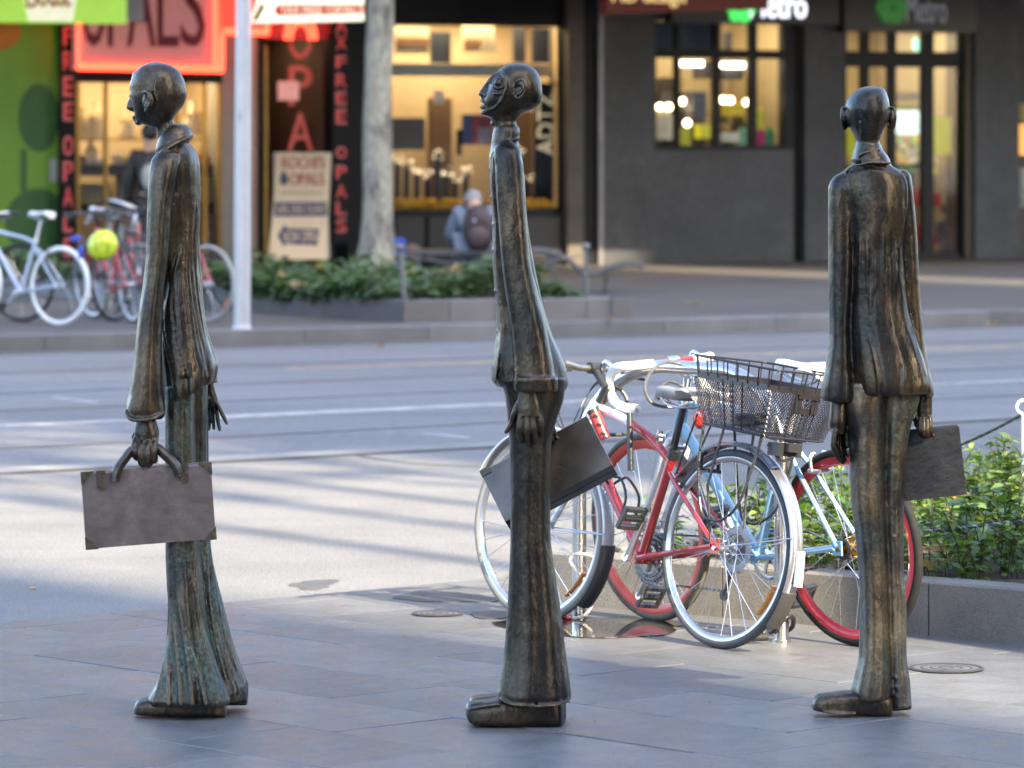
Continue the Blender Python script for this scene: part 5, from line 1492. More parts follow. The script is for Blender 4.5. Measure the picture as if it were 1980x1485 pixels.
for sg in (1, -1):
    S = lambda px, py, l=0.0: (lambda a: (a[0], a[1], a[2] * sg))(sk2(px, py, l))
    # raised rim of the mask-like eye hollow, eyeball with lids, cheek line
    head.append(f2.tube([S(944, 160, .002), S(951, 150, .002), S(961, 142, .003), S(969, 140, .003), (974, 145, S(974, 145, .003)[2]), S(979, 156, .003), S(979, 168, .003), S(975, 182, .003), S(968, 196, .002), S(958, 207, .002), S(946, 213, .0)], [2, 3, 3.4, 3.4, 3.2, 3.2, 3.2, 2.8, 2.4, 2, 1.4], 8, 44))
    e = S(964, 161, -.004)
    head.append(f2.ell(964, 161, e[2], 8, .013, 8))
    head.append(f2.tube([S(953, 166, .003), S(957, 154, .007), S(965, 150.5, .007), S(973, 156, .005), S(975, 165, .003)], 1.5, 8, 20))
    head.append(f2.tube([S(953, 166, .003), S(960, 170.5, .006), S(968, 170, .006), S(975, 165, .003)], 1.6, 8, 16))
    head.append(f2.tube([S(955, 181, .002), S(963, 181.5, .004), S(973, 180, .002)], 1.7, 8, 12))
    # ear: outer rim, inner curl, bowl
    head.append(f2.ell(1007, 173, sg * -.074, 11, .008, 16))
    head.append(f2.tube([(997, 166, sg * -.08), (999, 159, sg * -.089), (1006, 155, sg * -.095), (1013, 158, sg * -.098), (1016.5, 167, sg * -.1), (1015, 178, sg * -.097), (1009, 186, sg * -.092), (1001, 190, sg * -.086), (995, 185, sg * -.08)], [2.4, 2.8, 3, 3, 3, 3, 3, 3.4, 2.4], 8, 36))
    head.append(f2.tube([(1002, 164, sg * -.084), (1008, 165, sg * -.09), (1010, 173, sg * -.09), (1005, 181, sg * -.088), (1000, 182, sg * -.084)], 1.7, 8, 20))
part("head", t2, remesh(head, .0027, 1, .4, "head"), BR2, True)
coat = [f2.loft([(262, 953, 1002, .048, 0), (275, 951, 1003, .058, 0), (289, 948, 1004, .075, 0), (305, 946, 1008, .088, 0), (346, 947, 1014, .095, 0), (427, 953, 1018, .085, 0), (488, 953, 1022, .08, 0), (558, 957, 1038, .086, 0),
                 (600, 961, 1050, .095, 0), (636, 961, 1062, .103, 0), (687, 954, 1085, .115, 0), (715, 951, 1095, .12, 0), (738, 951, 1098, .122, 0, -4), (752, 962, 1092, .11, 0, -4)], 96, .006, 2.2,
                cloth([(5, .001, .004, 1, 0), (9, .0005, .0025, 2, 1)], 21)),
        f2.loft([(281, 959, 1001, .034, -.068), (290, 955, 1007, .04, -.08), (300, 955, 1008, .041, -.086), (318, 957, 1011, .042, -.092), (346, 958, 1013, .043, -.096), (427, 964, 1018, .043, -.102), (500, 970, 1025, .044, -.106), (570, 979, 1040, .048, -.11), (640, 990, 1058, .053, -.114),
                 (700, 995, 1069, .057, -.116), (731, 996, 1074, .06, -.117)], 56, .006, 2.4, cloth([(3, .001, .002, 1, 0)], 23)),
        f2.loft([(724, 993, 1077, .066, -.117), (727, 992, 1078, .068, -.117), (748, 994, 1078, .068, -.117), (752, 996, 1076, .065, -.117)], 56, .004, 3.2, None, .05),
        f2.loft([(284, 962, 996, .03, .07), (318, 957, 1011, .042, .092), (427, 966, 1020, .043, .102), (570, 985, 1045, .048, .11), (700, 1010, 1080, .057, .116), (752, 1018, 1086, .064, .117)], 40, .008),
        # collar, lapel edge, front edge, buttons, side pocket seam
        f2.loft([(243, 957, 999, .044, 0, 2), (250, 953, 1003, .052, 0, 5), (260, 951, 1005, .058, 0, 8), (268, 950, 1005, .06, 0, 9), (273, 951, 1003, .056, 0, 9)], 64, .003, 2.2),
        f2.tube([(1004, 267, -.02), (988, 271, -.055), (968, 280, -.066), (954, 295, -.055), (949, 312, -.03)], [2.6, 3.4, 3.8, 3.4, 2]),
        f2.tube([(955, 300, -.066), (953, 360, -.066), (959, 430, -.06), (960, 500, -.055), (964, 560, -.06), (970, 640, -.07), (962, 700, -.08), (958, 738, -.08)], 2.4, 8, 50),
        f2.tube([(972, 500, -.09), (984, 580, -.105), (993, 640, -.13), (996, 700, -.155), (997, 738, -.17)], 2.2, 8, 30)]
for py, px in ((326, 947), (382, 950), (434, 953.5), (484, 953), (563, 957.5), (640, 962)):
    coat.append(f2.ell(px, py, -.012, 3.2, .009, 4.2))
part("coat", t2, remesh(coat, .0042, 2, .4, "coat"), BR2, True)
rows = [(728, 966, 1094, .085), (770, 977, 1089, .085), (816, 981, 1074, .08), (851, 984, 1066, .076), (968, 986, 1063, .074), (1031, 986, 1063, .074), (1086, 984, 1069, .076), (1192, 979, 1084, .084), (1268, 973, 1093, .094), (1322, 964, 1101, .104), (1338, 961, 1103, .106), (1348, 966, 1102, .1)]
part("trousers", t2, remesh([f2.loft([(a, b, c, d, -.045) for a, b, c, d in rows], 96, .006, 2.3, cloth([(4, .001, .005, .6, 0), (8, .0006, .0035, 1, 1), (13, .0004, .0015, 1, 1)], 31)),
                             f2.loft([(a, b + 3, c - 2, d, .065) for a, b, c, d in rows], 80, .006, 2.3, cloth([(5, .001, .005, .6, 0)], 32)),
                             f2.tube([(968, 1344, -.1), (990, 1351, -.137), (1030, 1353, -.15), (1075, 1352, -.14), (1100, 1346, -.1)], 3)], .005, 2, .5, "trousers"), BR2, True)
for yc, dx in ((-.05, 0), (.07, 6)):
    part("shoe", t2, remesh([f2.loftx([(901 + dx, 1360, 1378, .03, yc), (905 + dx, 1354, 1388, .045, yc), (915 + dx, 1350, 1396, .056, yc), (940 + dx, 1348, 1398, .064, yc), (980 + dx, 1340, 1399, .066, yc), (1030 + dx, 1336, 1400, .06, yc), (1070 + dx, 1338, 1400, .056, yc), (1084 + dx, 1342, 1399, .046, yc), (1089 + dx, 1354, 1396, .03, yc)]),
                             f2.tube([(910, 1362, yc - .05), (935, 1356, yc - .062), (965, 1352, yc - .064)], 2.5)], .004, 2), BR2, True)
part("hand", t2, hand(f2, [(744, 1006, 1038, .019, -.117), (760, 1002, 1042, .02, -.118), (780, 999, 1047, .02, -.122), (800, 1001, 1047, .017, -.127)],
     [([(1008, 792, -.128), (1005, 815, -.135), (1005, 832, -.132), (1008, 848, -.122)], 6.6), ([(1019, 795, -.131), (1019, 818, -.138), (1019, 836, -.135), (1021, 853, -.124)], 6.9),
      ([(1030, 795, -.131), (1032, 818, -.138), (1034, 834, -.135), (1035, 849, -.126)], 6.7), ([(1041, 789, -.126), (1045, 808, -.132), (1046, 822, -.13), (1046, 836, -.122)], 6.0),
      ([(1004, 774, -.118), (995, 793, -.118), (990, 812, -.112), (979, 830, -.108)], 6.2)]), BR2, True)
part("hand", t2, hand(f2, [(756, 1036, 1066, .02, .117), (780, 1034, 1070, .021, .117), (804, 1038, 1072, .022, .116), (820, 1042, 1070, .02, .115)],
     [([(1046, 812, .105), (1047, 836, .098), (1052, 850, .11), (1054, 846, .13)], 6.4), ([(1052, 815, .105), (1055, 842, .098), (1060, 858, .11), (1061, 852, .13)], 6.6), ([(1059, 814, .106), (1062, 840, .099), (1067, 856, .112), (1067, 848, .13)], 6.4),
      ([(1065, 808, .108), (1068, 830, .1), (1073, 846, .112), (1073, 840, .13)], 6.0), ([(1044, 795, .125), (1041, 815, .135), (1047, 828, .138)], 6.2)]), BR2, True)
c2 = briefcase("briefcase", "smooth dark bronze briefcase hanging askew behind the middle statue's legs", case_frame(f2, f2.P(1037, 874, .17), 28, 0, -34), .362, .195, .07, BRC2, False)
part("handle", c2, handle_mb(.12, .05, .012, .03, .03, .6), BRS, True)

# ---- right man: seen from behind
f3 = Fig(1690, 1383)
t3 = thing("bronze_statue", "rightmost bronze statue seen from behind, a bald man with big ears", "statue", tuple(f3.loc), group="bronze statues of three thin men")
BASE[t3.name] = (0, 0, 0)
head = [f3.loft([(167, 1676, 1696, .02, .015), (169, 1666, 1706, .04, .015), (176, 1653, 1713, .066, .015), (186, 1643, 1717, .082, .015), (198, 1637, 1720, .091, .015), (211, 1634.5, 1720.5, .094, .015), (228, 1635.5, 1719, .09, .015), (242, 1640, 1713, .082, .012),
                 (254, 1647, 1707, .07, .008), (263, 1652, 1703, .06, .005), (272, 1655, 1701, .052, .003), (285, 1655, 1704, .05, .003), (300, 1654, 1708, .05, .003)], 84, .004, 2.05, None, .12),
        f3.tube([(1664, 268, -.035), (1664, 252, -.055), (1660, 236, -.066)], [3, 4, 2]), f3.tube([(1693, 268, -.035), (1694, 252, -.052), (1698, 236, -.06)], [3, 4, 2])]
for sx, xx in ((-1, 1633), (1, 1724)):
    head.append(f3.ell(xx, 229, .02, 5.5, .022, 20))
    head.append(f3.tube([(xx - sx * 1, 209, .02), (xx + sx * 4, 209, .0), (xx + sx * 6, 222, -.012), (xx + sx * 5, 238, -.008), (xx + sx * 1, 250, .002), (xx - sx * 4, 247, .012)], [2.6, 3.2, 3.4, 3.4, 3.4, 2.4], 8, 30))
part("head", t3, remesh(head, .0032, 2, .45, "head"), BR3, True)
C3 = [(312, 1652, 1716, .045, 0), (322, 1640, 1727, .058, 0), (331, 1629, 1742, .066, 0), (342, 1620, 1752, .07, 0), (366, 1622, 1756, .076, 0), (400, 1634, 1755, .08, 0), (440, 1638, 1750, .078, 0), (479, 1641, 1747, .074, 0), (560, 1640, 1752, .074, 0), (618, 1639, 1760, .08, 0),
      (667, 1641, 1776, .09, 0), (715, 1644, 1792, .1, 0), (745, 1648, 1796, .104, 0), (758, 1651, 1792, .1, 0), (764, 1656, 1782, .09, 0)]
S3 = f3.surf(C3, 2.25)
coat = [f3.loft(C3, 120, .005, 2.25, cloth([(6, .0008, .0035, .5, 0), (11, .0006, .0022, .8, 1)], 44, .9)),
        f3.loft([(338, 1617, 1640, .028, 0), (346, 1608, 1648, .038, 0), (366, 1601, 1653, .052, .0), (431, 1601, 1652, .054, 0), (560, 1601, 1648, .054, -.004), (627, 1603, 1643, .054, -.006), (708, 1595, 1648, .056, -.01), (750, 1587, 1654, .06, -.01), (768, 1586, 1655, .06, -.01), (776, 1592, 1652, .056, -.01)],
                56, .006, 2.3, cloth([(3, .001, .003, 1, 0)], 43)),
        f3.loft([(330, 1737, 1754, .026, .01), (340, 1734, 1762, .036, .015), (366, 1736, 1766, .046, .02), (431, 1738, 1773, .047, .028), (592, 1746, 1783, .046, .04), (708, 1765, 1798, .052, .045), (750, 1776, 1807, .056, .045), (764, 1780, 1808, .055, .045), (769, 1784, 1804, .05, .045)], 48, .006, 2.3),
        f3.loft([(275, 1655, 1703, .056, 0, -3), (284, 1653, 1706, .061, 0, -4), (296, 1650, 1716, .068, 0, -5), (306, 1648, 1721, .073, 0, -5), (313, 1645, 1722, .075, 0, -5), (318, 1648, 1718, .066, 0, -5)], 64, .004, 2.2),
        f3.tube([(1653, 303, -.062), (1672, 293, -.069), (1700, 288, -.055)], 1.6),
        # collar edge, arm seams, centre back fold, hem folds
        f3.tube([(1634, 331, -.045), (1648, 321, -.064), (1680, 314, -.078), (1720, 315, -.068)], 2.6),
        f3.tube([S3(1627, 342, .0), S3(1636, 358, .001), S3(1641, 385, .001), S3(1641, 440, -.002)], 2.2),
        f3.tube([S3(1742, 338), S3(1750, 356, .001), S3(1751, 390, .002), S3(1745, 430, .002), S3(1734, 478, .0)], 2.6),
        f3.tube([S3(1702, 334, -.002), S3(1704, 430, .0), S3(1703, 600, -.003)], [1, 2.2, .6], 8, 40),
        f3.tube([S3(1676, 640, -.003), S3(1687, 690, .002), S3(1694, 730, .004), S3(1695, 762, .003)], [1.0, 3.4, 4.6, 4]),
        f3.tube([S3(1738, 680, -.003), S3(1741, 720, .002), S3(1739, 757, .003)], [1.0, 3.4, 4]),
        f3.tube([S3(1752, 600, -.003), S3(1772, 670, .001), S3(1786, 725, .001), S3(1800, 752, -.01)], [1.2, 2.4, 2.6, 2])]
# shallow creases gathering at the waist
rs = random.Random(15)
for k in range(7):
    x0 = 1656 + k * 12 + rs.uniform(-3, 3); y0 = 470 + rs.uniform(-40, 40)
    coat.append(f3.tube([S3(x0, y0, -.004), S3(x0 + rs.uniform(-4, 4), y0 + 60, .0), S3(x0 + rs.uniform(-7, 7), y0 + 140, -.004)], [.8, 3.2, .8], 8, 20))
part("coat", t3, remesh(coat, .0042, 2, .4, "coat"), BR3, True)
tr = [f3.loft([(740, 1630, 1724, .07, .0), (778, 1629, 1720, .072, 0), (842, 1640, 1714, .07, 0), (950, 1644, 1710, .066, 0), (1069, 1657, 1714, .062, 0), (1166, 1663, 1717, .062, 0), (1263, 1661, 1720, .068, 0), (1305, 1653, 1722, .075, 0), (1338, 1646, 1723, .08, 0), (1352, 1647, 1722, .078, 0)], 80, .006, 2.2,
                cloth([(4, .0015, .004, 1, 0), (9, .001, .0025, 1.5, 1)], 51)),
      f3.loft([(740, 1698, 1784, .07, .02), (778, 1702, 1778, .07, .02), (829, 1706, 1761, .068, .02), (923, 1705, 1750, .064, .025), (1101, 1709, 1748, .06, .03), (1166, 1711, 1753, .062, .03), (1263, 1715, 1753, .066, .03), (1328, 1717, 1761, .074, .03), (1368, 1719, 1763, .076, .03)], 72, .006, 2.2,
                cloth([(4, .001, .003, 1, 0), (8, .001, .002, -1.5, 1)], 53))]
Q3 = f3.surf([(740, 1698, 1784, .07, .02), (829, 1706, 1761, .068, .02), (923, 1705, 1750, .064, .025), (1101, 1709, 1748, .06, .03), (1166, 1711, 1753, .062, .03), (1263, 1715, 1753, .066, .03), (1328, 1717, 1761, .074, .03), (1368, 1719, 1763, .076, .03)])
for k, py in enumerate((800, 838, 872, 905, 940, 985, 1030, 1062, 1300, 1318, 1336)):
    tr.append(f3.tube([Q3(1717, py, -.003), Q3(1729, py + 6, .0), Q3(1743, py + 17, -.005)], [.6, 1.9, .6], 8, 14))
for a in (((1634, 790), (1646, 860), (1652, 950), (1662, 1080)), ((1662, 780), (1676, 850), (1672, 930), (1668, 1000))):
    pass
part("trousers", t3, remesh(tr, .0048, 2, .45, "trousers"), BR3T, True)
part("shoe", t3, remesh([f3.loftx([(1569, 1359, 1369, .025, -.01), (1573, 1349, 1372, .04, -.01), (1584, 1341, 1374, .052, -.01), (1610, 1337, 1377, .058, -.01), (1645, 1334, 1380, .055, -.01), (1690, 1334, 1383, .052, -.01), (1718, 1340, 1384, .046, -.01), (1724, 1350, 1383, .034, -.01)]),
                         f3.tube([(1571, 1368, -.035), (1600, 1373, -.068), (1650, 1376, -.066)], 2.2)], .004, 2), BR3, True)
part("shoe", t3, remesh([f3.loftx([(1700, 1345, 1376, .04, .04), (1730, 1340, 1376, .046, .03), (1757, 1345, 1374, .04, .03), (1763, 1352, 1373, .03, .03)])], .004, 2), BR3, True)
part("hand", t3, hand(f3, [(768, 1606, 1634, .022, -.01), (790, 1604, 1637, .028, -.011), (815, 1602, 1637, .032, -.012), (838, 1606, 1634, .028, -.012)],
     [([(1613, 832, -.036), (1610, 858, -.042), (1616, 876, -.036), (1624, 890, -.026)], 6.4), ([(1618, 836, -.02), (1617, 862, -.024), (1622, 880, -.018), (1629, 893, -.010)], 6.6), ([(1622, 836, .0), (1623, 862, .0), (1628, 878, .002), (1634, 890, .006)], 6.3), ([(1625, 832, .018), (1628, 854, .02), (1632, 868, .02), (1636, 880, .02)], 5.8),
      ([(1630, 800, .02), (1638, 822, .028), (1639, 845, .026), (1640, 864, .022)], 6.4)]), BR3, True)
part("hand", t3, hand(f3, [(758, 1776, 1806, .022, .045), (785, 1774, 1805, .024, .045), (808, 1775, 1805, .025, .045), (822, 1778, 1803, .022, .045)],
     [([(1781, 812, .026), (1780, 832, .02), (1784, 842, .04), (1787, 838, .06)], 6), ([(1787, 814, .024), (1787, 836, .018), (1789, 845, .04), (1791, 840, .06)], 6.2), ([(1793, 814, .024), (1794, 836, .018), (1795, 844, .04), (1796, 840, .06)], 6.0), ([(1799, 810, .026), (1800, 830, .02), (1801, 838, .04), (1801, 834, .06)], 5.6), ([(1780, 800, .06), (1776, 820, .07), (1782, 832, .074)], 6)]), BR3, True)
c3 = briefcase("briefcase", "flat black bronze briefcase held in the right hand of the rightmost statue, before the shrubs", case_frame(f3, f3.P(1768, 834, .085), 6.5, -4), .285, .212, .05, BRCB, False)
part("handle", c3, handle_mb(.1, .03, .011, .025, .02, .6), BRS, True)
# ================================================================ bicycles
def _xf(mb, M):
    mb.v = [tuple(M @ Vector(p)) for p in mb.v]; return mb
TYRE = mat("tyre_black", (.013, .013, .014), .8, 0, .25, 30, .3, 200, spec=.25)
ALU = mat("aluminium", (.66, .66, .68), .3, 1, .1, 20)
CHROME = mat("chrome", (.75, .75, .77), .12, 1, .05, 20)
PBLK = mat("black_plastic", (.018, .018, .02), .38, 0, .2, 20)
RUB = mat("black_rubber", (.03, .03, .032), .7, 0, .2, 20)
CHN = mat("chain_steel", (.16, .15, .15), .45, .9, .4, 60)
ORR = mat("orange_reflector", (.75, .25, .03), .25, 0, .15, 60, coat=.5)
SPK = mat("spoke_steel", (.62, .62, .64), .25, 1, .05, 20)
def wheel(par, c, Rw, tyre, rim, M=None, rim_w=.022, tw=.016, refl=None, hubm=None, n=28, disc=False, hub_r=.022, wname="wheel"):
    M = M or Matrix.Identity(4)
    c = Vector(c); ax = (0, 1, 0)
    r0 = Rw - tw
    mb = MB()
    # rim: a U section
    pr = [(-.011, r0 - .004), (-.012, r0 - .012), (-.009, r0 - rim_w), (0, r0 - rim_w - .006), (.009, r0 - rim_w), (.012, r0 - .012), (.011, r0 - .004)]
    V, Fc, sg = [], [], 72
    for i in range(sg):
        t = 2 * math.pi * i / sg
        for y, r in pr: V.append((c.x + r * math.cos(t), c.y + y, c.z + r * math.sin(t)))
    k = len(pr)
    for i in range(sg):
        for j in range(k):
            Fc.append((i * k + j, ((i + 1) % sg) * k + j, ((i + 1) % sg) * k + (j + 1) % k, i * k + (j + 1) % k))
    mb.add(V, Fc)
    w = part(wname, par, _xf(mb, M), rim, True, angle=50)
    part("tyre", w, _xf(MB().torus(c, ax, r0 + .001, tw, 72, 10), M), tyre, True)
    hb = MB().cyl(c + Vector((0, -.045, 0)), c + Vector((0, .045, 0)), hub_r * .55, seg=12)
    for s in (-1, 1): hb.disc(c + Vector((0, s * .03, 0)), ax, hub_r, .005, 16); hb.cyl(c + Vector((0, s * .045, 0)), c + Vector((0, s * .065, 0)), .008, seg=8)
    part("hub", w, _xf(hb, M), hubm or ALU, True)
    sp = MB()
    for i in range(n):
        s = -1 if i % 2 else 1
        t = 2 * math.pi * i / n
        th = t + (.9 if (i // 2) % 2 else -.9)
        sp.cyl(c + Vector((hub_r * math.cos(th), s * .03, hub_r * math.sin(th))), c + Vector(((r0 - rim_w) * math.cos(t), s * .003, (r0 - rim_w) * math.sin(t))), .0014, seg=4)
    part("spokes", w, _xf(sp, M), SPK)
    if refl:
        for a in refl:
            rf = MB()
            rr = r0 - rim_w - .022
            path = [c + Vector((rr * math.cos(a + d), 0, rr * math.sin(a + d))) for d in (-.22, -.11, 0, .11, .22)]
            rf.tube(path, .012, 6, flat=.5)
            part("spoke_reflector", w, _xf(rf, M), ORR, True)
    if disc:
        part("spoke_guard", w, _xf(MB().torus(c + Vector((0, -.036, 0)), ax, .062, .018, 40, 6, flat=.12), M), mat("clear_plastic_ring", (.32, .32, .33), .3), True)
    return w
def saddle_mb(p, L=.27, W=.15, tilt=0.0):
    V, Fc = [], []
    rows = [(-.45, .40, -.02), (-.42, .85, .0), (-.3, 1.0, .008), (-.15, .92, .004), (0, .6, -.004), (.15, .36, -.006), (.35, .26, -.004), (.5, .22, -.008), (.55, .12, -.018)]
    n = 12
    for t, w, z in rows:
        for k in range(n):
            a = 2 * math.pi * k / n
            yy = math.cos(a) * w * W / 2
            zz = math.sin(a) * (.018 if math.sin(a) > 0 else .030 * (1 if abs(math.cos(a)) > .3 else .35))
            V.append((p[0] + t * L, p[1] + yy, p[2] + z + zz + tilt * t * L))
    for i in range(len(rows) - 1):
        for k in range(n): Fc.append((i * n + k, i * n + (k + 1) % n, (i + 1) * n + (k + 1) % n, (i + 1) * n + k))
    Fc.append(tuple(range(n))); Fc.append(tuple((len(rows) - 1) * n + k for k in range(n)))
    return MB().add(V, Fc)
def fender(c, Rf, a0, a1, w=.026, n=40):
    V, Fc = [], []
    for i in range(n + 1):
        t = a0 + (a1 - a0) * i / n
        for y, dr in ((-w, -.008), (-w * .8, .001), (-w * .35, .006), (w * .35, .006), (w * .8, .001), (w, -.008), (w * .9, -.010), (0, .002), (-w * .9, -.010)):
            V.append((c[0] + (Rf + dr) * math.cos(t), c[1] + y, c[2] + (Rf + dr) * math.sin(t)))
    k = 9
    for i in range(n):
        for j in range(k): Fc.append((i * k + j, (i + 1) * k + j, (i + 1) * k + (j + 1) % k, i * k + (j + 1) % k))
    Fc.append(tuple(range(k))); Fc.append(tuple(n * k + j for j in range(k)))
    return MB().add(V, Fc)

def bike(name, label, contact, yaw, lean, g, steer=0.0, group=None):
    """g: geometry and finish. x forward, y left, z up, rear contact at the origin"""
    o = thing(name, label, "bicycle", (0, 0, 0), Matrix.Translation(contact) @ Matrix.Rotation(yaw, 4, 'Z') @ Matrix.Rotation(lean, 4, 'X'), group)
    Rw = g.get('R', .34); wb = g['wb']
    BB, ST, SA, HT, HB, BAR = [Vector((a, 0, b)) for a, b in (g['bb'], g['st'], g['sa'], g['ht'], g['hb'], g['bar'])]
    RH, FH = Vector((0, 0, Rw)), Vector((wb, 0, Rw))
    ax = (HT - HB).normalized()
    Mst = Matrix.Translation(HB) @ Matrix.Rotation(steer, 4, ax) @ Matrix.Translation(-HB)
    fm, f2m = g['frame'], g.get('frame2', g['frame'])
    hw = .055
    t = g.get('tube', .017)
    fr = MB().tube([BB, ST], [t, t * .95], 12)
    fr.tube([HB + ax * .03, BB], [t * 1.15, t * 1.1], 12)
    tt = HT - ax * .02
    if g.get('step'):        # dropped top tube
        fr.tube(spline([HB + ax * .05, HB.lerp(BB, .5) + Vector((0, 0, .09)), BB.lerp(ST, .28)], 14), t * 1.05, 12)
    else:
        sp_ = tt.lerp(ST, .45) + Vector((0, 0, g.get('arch', 0)))
        fr.tube(spline([sp_, sp_.lerp(ST, .5) + Vector((0, 0, g.get('arch', 0) * .1)), ST - (ST - BB).normalized() * .02], 10), [t * .95] * 9 + [t * .8] * 2 if False else t * .9, 12)
    for s in (-1, 1):
        fr.tube(spline([BB + Vector((-.02, s * .03, 0)), BB.lerp(RH, .4) + Vector((0, s * .045, 0)), RH + Vector((.02, s * hw, .004))], 8), .010, 8)
        fr.tube(spline([ST + Vector((-.01, s * .014, -.06)), ST.lerp(RH, .3) + Vector((0, s * .035, -.03)), RH + Vector((.008, s * hw, .01))], 8), .0085, 8)
        fr.b2(-.015, .03, s * hw - .003, s * hw + .003, Rw - .02, Rw + .03)
    fr.cyl(BB + Vector((0, -.036, 0)), BB + Vector((0, .036, 0)), .022, seg=14)
    F1 = part("frame", o, fr, fm, True)
    f2_ = MB().tube([HB - ax * .01, HT + ax * .005], .023, 14)
    if not g.get('step'):
        f2_.tube(spline([tt, tt.lerp(ST, .22) + Vector((0, 0, g.get('arch', 0) * .8)), sp_], 10), t * 1.0, 12)
    part("head_tube", o, f2_, f2m, True)
    # fork
    fk = MB()
    fk.tube([HB, HB - ax * .03], .018, 12)
    cr = HB - ax * .035
    for s in (-1, 1):
        fk.tube(spline([cr + Vector((0, s * .012, 0)), cr + Vector((0, s * .05, -.01)), cr.lerp(FH, .5) + Vector((-.012, s * .05, 0)), FH + Vector((0, s * .05, 0))], 16), [.014] * 8 + [.012] * 3 + [.009] * 20 if False else .0115, 10)
    part("fork", o, _xf(fk, Mst), g.get('fork', f2m), True)
    W1 = wheel(o, RH, Rw, g.get('tyre', TYRE), g['rim'], None, g.get('rim_w', .022), g.get('tw', .016), g.get('refl_r'), g.get('hub_r'), g.get('n', 28), g.get('disc', False), g.get('hubrad', .022))
    W2 = wheel(o, FH, Rw, g.get('tyre_f', g.get('tyre', TYRE)), g.get('rim_f', g['rim']), Mst, g.get('rim_w', .022), g.get('tw', .016), g.get('refl_f'), None, g.get('n', 28))
    # seat
    sd = (ST - BB).normalized()
    part("seat_post", o, MB().tube([ST - sd * .02, Vector((SA.x, 0, SA.z - .05))], .0135, 12).tube([ST - sd * .012, ST + sd * .02], .020, 12), g.get('post', PBLK), True)
    S_ = part("saddle", o, saddle_mb(SA, .27, g.get('sw', .15), g.get('stilt', .05)), g.get('saddle', PBLK), True, angle=60)
    rl = MB()
    for s in (-1, 1): rl.tube(spline([SA + Vector((-.10, s * .03, -.015)), SA + Vector((-.06, s * .022, -.05)), SA + Vector((.05, s * .022, -.05)), SA + Vector((.12, s * .008, -.02))], 10), .0035, 6)
    part("rails", S_, rl, ALU, True)
    # stem and bars
    part("stem", o, _xf(MB().tube([HT, HT + ax * max(.02, (BAR - HT).dot(ax) * .75)], .017, 12).tube([HT + ax * max(.02, (BAR - HT).dot(ax) * .7), BAR], .015, 10).cyl(BAR + Vector((0, -.025, 0)), BAR + Vector((0, .025, 0)), .021), Mst), g.get('stem', PBLK), True)
    bm_ = g.get('barm', ALU)
    style = g.get('bars', 'flat')
    if style == 'flat':
        hl = .30
        path = [BAR + Vector((-.05, -hl, .01)), BAR + Vector((-.03, -hl * .6, .014)), BAR + Vector((0, -.08, 0)), BAR, BAR + Vector((0, .08, 0)), BAR + Vector((-.03, hl * .6, .014)), BAR + Vector((-.05, hl, .01))]
        H_ = part("handlebar", o, _xf(MB().tube(spline(path, 30), .0125, 10), Mst), bm_, True)
        for s in (-1, 1):
            part("grip", H_, _xf(MB().tube([BAR + Vector((-.032, s * hl * .62, .014)), BAR + Vector((-.052, s * (hl + .005), .010))], .0165, 12), Mst), g.get('grip', RUB), True)
            lv = MB().box(BAR + Vector((-.005, s * hl * .5, .0)), (.045, .03, .03)).tube(spline([BAR + Vector((.015, s * hl * .48, -.012)), BAR + Vector((.04, s * hl * .65, -.025)), BAR + Vector((.03, s * hl * .95, -.035))], 8), .006, 8)
            part("brake_lever", H_, _xf(lv, Mst), PBLK, True)
    elif style == 'swept':
        hl = .27
        path = [BAR + Vector((-.22, -hl, .05)), BAR + Vector((-.08, -hl * .9, .06)), BAR + Vector((.0, -.12, .03)), BAR, BAR + Vector((0, .12, .03)), BAR + Vector((-.08, hl * .9, .06)), BAR + Vector((-.22, hl, .05))]
        H_ = part("handlebar", o, _xf(MB().tube(spline(path, 36), .0125, 10), Mst), bm_, True)
        for s in (-1, 1): part("grip", H_, _xf(MB().tube([BAR + Vector((-.12, s * hl * .95, .058)), BAR + Vector((-.235, s * hl, .048))], .0165, 10), Mst), RUB, True)
    else:
        hl = .20
        H_ = part("handlebar", o, _xf(MB().tube([BAR + Vector((0, -hl * .85, 0)), BAR + Vector((0, hl * .85, 0))], .0135, 10), Mst), g.get('bar_top', bm_), True)
        for s in (-1, 1):
            pth = spline([BAR + Vector((0, s * hl * .45, 0)), BAR + Vector((.004, s * hl * .85, 0)), BAR + Vector((.035, s * hl, -.002)), BAR + Vector((.085, s * hl, -.018)), BAR + Vector((.105, s * hl * 1.03, -.07)), BAR + Vector((.07, s * hl * 1.06, -.125)), BAR + Vector((.0, s * hl * 1.07, -.145)), BAR + Vector((-.06, s * hl * 1.07, -.145))], 40)
            mbx = MB()
            mbx.tube(pth, [.0165 + .0012 * (i % 3 == 0) for i in range(len(pth))], 10)
            part("bar_tape", H_, _xf(mbx, Mst), bm_, True)
            part("bar_plug", H_, _xf(MB().cyl(pth[-1], pth[-1] + (pth[-1] - pth[-2]).normalized() * .008, .0145, seg=12), Mst), ALU, True)
            lv = MB().tube(spline([BAR + Vector((.085, s * hl, -.01)), BAR + Vector((.125, s * hl, .012)), BAR + Vector((.145, s * hl, -.03)), BAR + Vector((.135, s * hl * .98, -.10))], 12), [.014, .015] + [.008] * 12 if False else .009, 8)
            part("brake_lever", H_, _xf(lv, Mst), g.get('lever', ALU), True)
    # drive side (right, y < 0)
    dr = MB()
    for rr, y in ((.085, -.048), (.072, -.042), (.055, -.036))[:g.get('rings', 3)]:
        dr.torus(BB + Vector((0, y, 0)), (0, 1, 0), rr, .008, 40, 6, flat=.25)
        for i in range(30):
            a = 2 * math.pi * i / 30; dr.box(BB + Vector(((rr + .009) * math.cos(a), y, (rr + .009) * math.sin(a))), (.006, .0025, .006), Matrix.Rotation(-a, 3, 'Y'))
